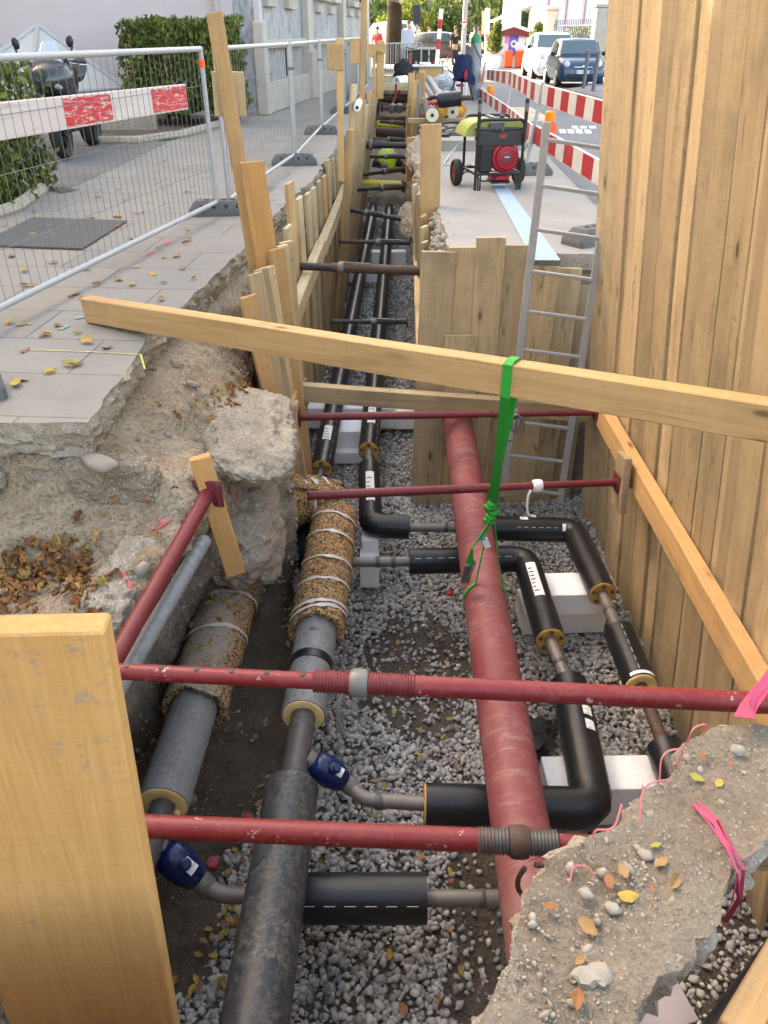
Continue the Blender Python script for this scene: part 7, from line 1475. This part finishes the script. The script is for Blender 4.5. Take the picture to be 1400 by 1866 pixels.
# wooded slope closing the view, one mass
hl = []; 
for i in range(41):
    for j in range(9): x = -70 + 140 * i / 40; hl.append(V(x, 78 + j * 8, -.5 + .95 * j ** 1.35 * (1 + .12 * mnoise.noise(V(i * .3, j * .5, 0)))))
struct(MB().add(hl, [(i * 9 + j, (i + 1) * 9 + j, (i + 1) * 9 + j + 1, i * 9 + j + 1) for i in range(40) for j in range(8)]).build('hillside', SOIL_DARK))
def wood_sampler():
    x = random.uniform(-22, 36); d = random.random() ** 1.6; y = 78 + d * 40; k = math.floor(x / 3.2) * 3.2 + 1.6; cz = 1.6 + d * 10 + 2.2 * mnoise.noise(V(k * .7, math.floor(d * 7), 3)); p = V(random.gauss(0, 1), random.gauss(0, 1), random.gauss(0, 1)).normalized(); r = 2.4 * (1 + .35 * mnoise.noise(p * 2.2 + V(k, d * 9, 0)))
    return (k + p.x * r, y + p.y * r * .6, max(.1, cz + p.z * r))
tag(foliage('far_wood', 26000, wood_sampler, .55, WOOD_LEAF), 'mass of green trees and bushes on the slope at the end of the street', kind='stuff')
for i, (x, lab, m) in enumerate(((-3.2, 'bright green bush left of the big trunk', TREE_LEAF), (1.4, 'low green bush right of the big trunk', TREE_LEAF), (4.2, 'dark bush behind the grey sign post', WOOD_LEAF))):
    t = thing('bush', lab, 'bush'); foliage('leaves', 2600, crown_sampler([(x + a, 66 + i, c, d) for a, c, d in ((0, 1.4, 1.3), (1.1, 1.9, 1.3), (-1.1, 1.7, 1.2), (.3, 2.9, 1.3))], .4), .25, m, t)
# pale parapet and container
a, b = aty(775, 82, 70), aty(872, 64, 70); tag(MB().prism([V(a.x, 70, 0), V(b.x, 70, 0), V(b.x, 70, b.z), V(a.x, 70, a.z + .25)], (0, 1, 0), .3).build('parapet_wall', LIME_ST), 'long pale parapet wall rising to the right at the end of the street', 'wall')
ct = thing('site_skip', 'dark grey metal skip with pale ribs behind the end of the trench', 'skip', (0, 0, 0)); y0 = 41.0; a, b = aty(736, 120, y0), aty(800, 88, y0); c = V((a.x + b.x) / 2, y0 + .9, b.z / 2)
MB().box(c, (b.x - a.x, 1.8, b.z), None, 0, .02).build('body', paint('skip_grey', (.022, .024, .022), (.04, .04, .038), .5, .6), ct); MB().box(V(c.x, y0 - .02, b.z), (b.x - a.x + .1, .16, .10)).build('rim', GALV, ct)
for f in (.02, .5, .72, .95): MB().box(V(a.x + (b.x - a.x) * f, y0 - .03, b.z * .48), (.07, .07, b.z * .9)).build('rib', GALV, ct)
wb = thing('white_cabinet', 'pale blue-white double cabinet above the dark skip', 'cabinet'); y1 = 44; 
for i in (0, 1): p = aty(737.5 + i * 10.5, 82, y1); MB().box(V(p.x, y1, .9), (.30, .4, 1.45), None, 0, .01).build('door', Mat('pale_blue_panel', .5, col=(.50, .56, .66)).m, wb)
# signs and poles
def pole(name, label, px, pt, pb_, y, r, m, cat='pole', group=None): A, B = aty(px[0], pb_, y), aty(px[1], pt, y); A.z = max(A.z, 0) if abs(A.z) > .3 else 0; return tag(MB().tube([A, B], r, 10).build(name, m), label, cat, group)
sg = thing('information_sign', 'tall dark grey blank sign panel on a thin post', 'sign'); y = 44; p = aty(760, 8, y); q = aty(760, 44, y); MB().box((p + q) / 2, (.36, .05, p.z - q.z), Matrix.Rotation(R(-2), 3, 'Y'), 0, .01).build('panel', paint('sign_grey', (.03, .033, .045), (.04, .04, .05), .2, .5), sg); MB().tube([V(q.x - .03, y + .05, 0), V(q.x, y + .05, p.z)], .03, 10).build('post', GALV, sg)
bw = thing('striped_pole', 'red and white striped pole standing behind the trench end', 'pole'); y = 38; 
for i, (ya, yb) in enumerate(((16, 35), (35, 53), (53, 71), (71, 90), (90, 124))): A, B = aty(806 - ya * .085, ya, y), aty(806 - yb * .085, yb, y); B.z = max(0, B.z); MB().tube([A, B], .085, 14).build('red_band' if i % 2 else 'white_band', BRD if i % 2 else WHITE, bw)
gw = thing('give_way_sign', 'triangular red and white give way sign on a post', 'traffic sign'); y = 42; c = aty(846, 47, y); tri = lambda s, dy: [c + V(-.20 * s, dy, .16 * s), c + V(.20 * s, dy, .16 * s), c + V(0, dy, -.19 * s)]
MB().prism(tri(1, 0), (0, 1, 0), .02).build('red_border', Mat('sign_red', .5, col=(.55, .03, .04)).m, gw); MB().prism(tri(.66, -.006), (0, 1, 0), .008).build('white_field', WHITE, gw); MB().tube([V(c.x, y + .05, 0), V(c.x, y + .05, c.z + .2)], .035, 10).build('post', GALV, gw)
tag(MB().tube([V(c.x + .08, y + .8, 0), V(c.x + .1, y + .8, 5)], .11, 12).build('utility_pole', GALV), 'thick grey pole right behind the give way sign', 'pole')
pole('lamp_post', 'white lamp post in front of the kiosk', (887, 889), 15, 108, 46, .13, WHITE, 'lamp post'); pole('yellow_pole', 'thin yellow pole left of the white lamp post', (880, 881), 20, 90, 56, .07, Mat('yellow_pole', .5, col=(.55, .38, .08)).m); pole('orange_pole', 'thin orange-brown pole above the kiosk roof', (933, 935), -10, 60, 60, .08, Mat('orange_pole', .6, col=(.42, .20, .06)).m)
# kiosk
y = 45.0; kl, kr = aty(890, 60, y), aty(985, 64, y); pk = aty(936, 46, y); ks = thing('kiosk', 'market kiosk with a red and white striped roof and printed banners', 'kiosk')
eL, eR = aty(888, 62, y), aty(984, 63, y); MB().loft([[V(eL.x, y + o, eL.z), V(pk.x, y + o, pk.z), V(eR.x, y + o, eR.z), V(eR.x, y + o, eR.z - .16), V(pk.x, y + o, pk.z - .42), V(eL.x, y + o, eL.z - .16)] for o in (-.2, 3.2)]).build('roof', Mat('kiosk_red', .7, col=(.20, .03, .025)).m, ks)
for (A, B) in ((eL, pk), (pk, eR)): 
    MB().bar(V(A.x, y - .22, A.z), V(B.x, y - .22, B.z), .05, .13).build('white_trim', WHITE, ks)
for x in (eL.x + .3, pk.x, eR.x - .3): MB().tube([V(x, y, 0), V(x, y, eL.z)], .05, 8).build('post', GALV, ks)
bn = [(905, 925, 60, 99, (.62, .62, .60)), (929, 955, 54, 99, (.10, .10, .52))]
for i, (xa, xb, ya, yb, cc) in enumerate(bn):
    A, B = aty(xa, ya, y), aty(xb, yb, y); o = MB().box(V((A.x + B.x) / 2, y - .06, (A.z + B.z) / 2), (B.x - A.x, .03, A.z - B.z)).build('banner', Mat('banner_%d' % i, .6, col=cc).m, ks)
    if i: 
        fl_ = MB()
        for k in range(6): fl_.box(V(A.x + .25, y - .08, B.z + .45), (.05, .01, .34), Matrix.Rotation(k * math.pi / 6, 3, 'Y'))
        fl_.build('printed_flower', WHITE, o); MB().blob(V(B.x - .25, y - .08, B.z + .30), (.26, .012, .28), 2, None, .4, 2, 3).build('printed_shape', WHITE, o); MB().blob(V(B.x - .15, y - .08, A.z - .35), (.22, .012, .35), 2, None, .5, 2, 8).build('printed_shape', WHITE, o)
    else: MB().box(V(A.x + .55, y - .08, (A.z + B.z) / 2 + .25), (.22, .01, .5)).build('printed_panel', Mat('banner_pink', .6, col=(.62, .22, .42)).m, o); MB().box(V(A.x + .25, y - .08, (A.z + B.z) / 2 + .3), (.12, .01, .6)).build('printed_panel', Mat('banner_cream', .6, col=(.60, .52, .36)).m, o)
MB().box(V((kl.x + kr.x) / 2, y + 1.5, .5), (kr.x - kl.x - .6, 2.6, 1.0)).build('counter', WHITE, ks)
for i, x in enumerate((927, 947)): p = atz(x, 112); p = aty(x, 106, 44.2); tag(MB().box(V(p.x, 44.2, .4), (.40, .2, .75), None, 0, .05).build('plastic_barrier', ORANGE), ('left' if i == 0 else 'right') + ' orange-red plastic barrier in front of the kiosk', 'barrier')
gs = thing('green_flag', 'narrow green and white flag banner right of the kiosk', 'flag'); A, B = aty(966, 60, 43.5), aty(966, 92, 43.5); MB().tube([V(A.x, 43.5, 0), V(A.x, 43.5, A.z)], .02, 6).build('pole', GALV, gs); MB().prism([V(A.x, 43.45, A.z), V(A.x + .22, 43.45, A.z - .3), V(A.x + .26, 43.45, B.z + .3), V(A.x, 43.45, B.z)], (0, 1, 0), .02).build('cloth', Mat('flag_green', .6, col=(.14, .42, .10)).m, gs)
for i, (x, yb, yy_, lab) in enumerate(((901, 112, 43.0, 'yellow-green shrub in a tall white planter left of the kiosk banners'), (976, 110, 43.0, 'yellow-green shrub right of the kiosk'))):
    p = aty(x, yb, yy_); p.z = 0; t = thing('potted_shrub', lab, 'potted plant', tuple(p)); MB().loft([[V(a * s, b * s, z) for a, b in ((-1, -1), (1, -1), (1, 1), (-1, 1))] for s, z in ((.22, 0), (.30, .55))]).build('planter', WHITE, t); foliage('leaves', 1500, crown_sampler([(0, 0, .95, .38), (0, 0, 1.4, .36), (.05, 0, 1.75, .25)], .3), .11, TREE_LEAF, t)
# right-hand house, its garden fence and hedge
hs = thing('white_house', 'white rendered house at the upper right with an awning', 'building'); A = aty(965, 60, 50); MB().box(V(A.x + 7, 56, 4), (14, 12, 8)).build('wall', WHITE, hs)
for x in (.9, 1.9, 2.9): MB().tube([V(A.x + x, 49.9, 0), V(A.x + x, 49.9, 8)], .05, 8).build('facade_stripe', Mat('mauve_stripe', .6, col=(.45, .25, .28)).m, hs)
MB().prism([V(A.x, 50, 2.7), V(A.x, 54, 2.7), V(A.x - 1.9, 54, 2.0), V(A.x - 1.9, 50, 2.0)], (0, 0, 1), .06).build('awning', LIME_ST, hs); MB().box(V(A.x - .02, 52, 1.4), (.05, 2.6, 2.3)).build('dark_doorway', GLASS_DARK, hs); MB().box(V(A.x + 5.2, 49.97, 2.9), (1.7, .08, 1.6)).build('window', GLASS_DARK, hs)
gf = thing('garden_fence', 'iron railing between pale stone pillars with a hedge behind', 'fence'); fa, fb = aty(1000, 76, 38), aty(1096, 80, 34); fa.z = fb.z = 0; dd = (fb - fa); MB().bar(fa + V(0, 0, .35), fb + V(0, 0, .35), .7, .3, None).build('base_wall', LIME_ST, gf)
ir = MB()
for k in range(30): p = fa + dd * (k / 29); ir.bar(p + V(0, 0, .7), p + V(0, 0, 1.95), .03, .03)
ir.bar(fa + V(0, 0, 1.75), fb + V(0, 0, 1.75), .05, .03); ir.build('railing', paint('iron_blue_grey', (.10, .11, .16), (.15, .15, .18), .2, .5), gf)
for k, f in enumerate((0, .93)): p = fa + dd * f; MB().box(p + V(0, -.1, 1.15), (.5, .5, 2.3), None, 0, .03).build('pillar', LIME_ST, gf); MB().box(p + V(0, -.1, 2.36), (.62, .62, .14), None, 0, .03).build('pillar_cap', LIME_ST, gf)
t = thing('hedge', 'sunny yellow-green hedge behind the iron railing above the parked cars', 'hedge'); foliage('leaves', 6500, box_sampler((11.5, 38.6, .95), (3.6, .5, .75), .6, .3, 21), .13, TREE_LEAF, t)
# crowd barriers, people, bicycle, bits at the end of the trench
for i, x in enumerate((703, 712, 722, 731)):
    y = 40 + i * .6; a = aty(x, 112, y); a.z = 0; t = thing('crowd_barrier', ORD[i] + ' galvanised crowd barrier under the big tree, from the left', 'barrier', (a.x, y, 0), R(35), 'crowd barriers under the big tree'); MB().tube(arc_path([(0, 0, 0), (0, 0, 1.1), (1.2, 0, 1.1), (1.2, 0, 0)], .1), .022, 8).build('frame', GALV, t); g2 = MB(); g2.tube([(0, 0, .2), (1.2, 0, .2)], .016, 6)
    for k in range(1, 9): g2.tube([(k * .133, 0, .2), (k * .133, 0, 1.1)], .010, 5)
    g2.build('bars', GALV, t)
def walker(label, px, y, h, top, legs, skin=SKIN, seed=0, name='person', z0=0.0):
    p = aty(px, 100, y); t = thing(name, label, 'person', (p.x, y, z0), random.Random(seed).uniform(-.6, .6)); t.scale = (h / 1.75,) * 3; sw = .12
    J = {'pelvis': ((0, 0, .92), (.14, .11), None), 'chest': ((0, .01, 1.30), (.17, .12), 'pelvis'), 'neck': ((0, 0, 1.50), (.055, .055), 'chest'), 'head': ((0, -.02, 1.62), (.09, .10), 'neck'), 'crown': ((0, -.01, 1.72), (.07, .08), 'head')}
    for s, k in ((-1, 'L'), (1, 'R')): J |= {'sh' + k: ((s * .19, 0, 1.42), (.06, .06), 'chest'), 'el' + k: ((s * .25, .03 * s, 1.14), (.042, .042), 'sh' + k), 'ha' + k: ((s * .24, -.08, .90), (.035, .03), 'el' + k), 'kn' + k: ((s * .10, -.08 * s, .50), (.07, .07), 'pelvis'), 'an' + k: ((s * .10, .12 * s, .07), (.045, .045), 'kn' + k), 'to' + k: ((s * .11, .12 * s - .14, .03), (.04, .03), 'an' + k)}
    skin_person('body', t, J, skin, 1); g = lambda ks, e, extra={}: {k: (J[k][0], tuple(x + e for x in J[k][1]), J[k][2] if J[k][2] in ks else None) for k in ks} | extra
    skin_person('jacket', t, g(('pelvis', 'chest', 'shL', 'elL', 'shR', 'elR'), .015), top, 1); skin_person('trousers', t, g(('pelvis', 'knL', 'anL', 'knR', 'anR'), .014), legs, 1); MB().blob((0, .01, 1.70), (.10, .11, .10), 2).build('hair', Mat('brown_hair', .7, col=(.05, .03, .02)).m, t); return t
OC = Mat('orange_shirt', .8, col=(.60, .33, .15)).m; RC = Mat('red_shirt', .8, col=(.55, .05, .04)).m; PKC = Mat('pale_pink_shirt', .8, col=(.60, .42, .38)).m; GC = Mat('grey_trousers', .8, col=(.10, .10, .12)).m
walker('pedestrian in an orange top standing left of the grey sign post', 764, 60, 1.8, OC, GC, seed=1); walker('pedestrian in a pale orange top right of the grey sign post', 781, 60, 1.8, OC, PKC, seed=2); walker('person in a red top far behind the timber frame', 688, 47, 1.75, RC, GC, seed=3); walker('person with pink top looking over the white cabinet', 744, 47, 2.0, PKC, DARKC, seed=4)
walker('person dressed in black walking with a backpack in the middle of the far street', 829, 45, 1.75, DARKC, DARKC, seed=5); walker('person in dark clothes near the tables left of the kiosk', 872, 45, 1.7, DARKC, DARKC, seed=6); walker('person in white at the far street edge above the gas bottle', 863, 60, 1.8, WHITE, PKC, seed=7); walker('person in black and pink sitting group beside the kiosk planter', 912, 46, 1.4, DARKC, PKC, seed=8)
def bicycle(label, px, y, rz, m):
    p = aty(px, 110, y); t = thing('bicycle', label, 'bicycle', (p.x, y, 0), rz)
    for x in (-.5, .5):
        MB().tube([(x + .33 * math.cos(a), 0, .34 + .33 * math.sin(a)) for a in np.linspace(0, 2 * math.pi, 25)], .022, 8).build('wheel', TYRE, t)
    f = MB()
    for a, b in (((-.5, .34), (-.2, .8)), ((-.5, .34), (-.05, .33)), ((-.05, .33), (-.2, .8)), ((-.05, .33), (.35, .78)), ((-.2, .78), (.35, .78)), ((.5, .34), (.33, .95))): f.tube([(a[0], 0, a[1]), (b[0], 0, b[1])], .02, 8)
    f.build('frame', m, t); MB().tube([(.30, -.25, 1.0), (.33, 0, .96), (.30, .25, 1.0)], .015, 8).build('handlebar', BLACK, t); MB().blob((-.22, 0, .88), (.13, .07, .04), 2).build('saddle', BLACK, t); return t
bicycle('red bicycle leaning by the striped pole', 808, 39, R(15), RED_PROP); bicycle('dark red bicycle with white grips beside the skip', 748, 36, R(80), RED_DARK)
tj = thing('jacket_on_stand', 'black jacket hanging on a red stand at the far end of the trench', 'jacket', tuple(aty(734, 132, 31))); MB().blob((0, 0, 0), (.32, .18, .36), 3, None, .5, 1.8, 4).build('jacket', DARKC, tj)
for x in (-.12, .22): MB().tube([(x, .05, .45), (x, .05, -.75)], .03, 8).build('stand_leg', RED_PROP, tj)
a = atz(726, 150, .02); tag(MB().tube([aty(722, 149, 29.5), aty(740, 147, 29.9)], .16, 18).lathe([(.12, 0), (.12, .01)], aty(722, 149, 29.49), (-1, -.15, 0), 16, 1).build('duct_end', [WHITE, BLACK]), 'short white duct with a dark opening lying at the end of the trench', 'duct')
a, b = aty(697, 157, 28.5), aty(749, 158, 28.5); plank('timber_board', a, b, .22, .06, (0, 0, 1), W_MID, 'timber board across the far end of the trench', 'board')
rs_ = thing('red_hoses', 'red hose with two silver couplings hanging in the far trench', 'hose'); y = 27
MB().tube(arc_path([aty(722, 153, y), aty(721, 178, y), aty(712, 196, y - .3), aty(713, 206, y - .4)], .2), .035, 8).build('hose', RED_PROP, rs_)
for px in (715, 728): MB().lathe([(.05, 0), (.10, .06), (.10, .2), (.05, .24)], aty(px, 206, 24.5), (0, 0, 1), 14).build('coupling', ZINC, rs_)
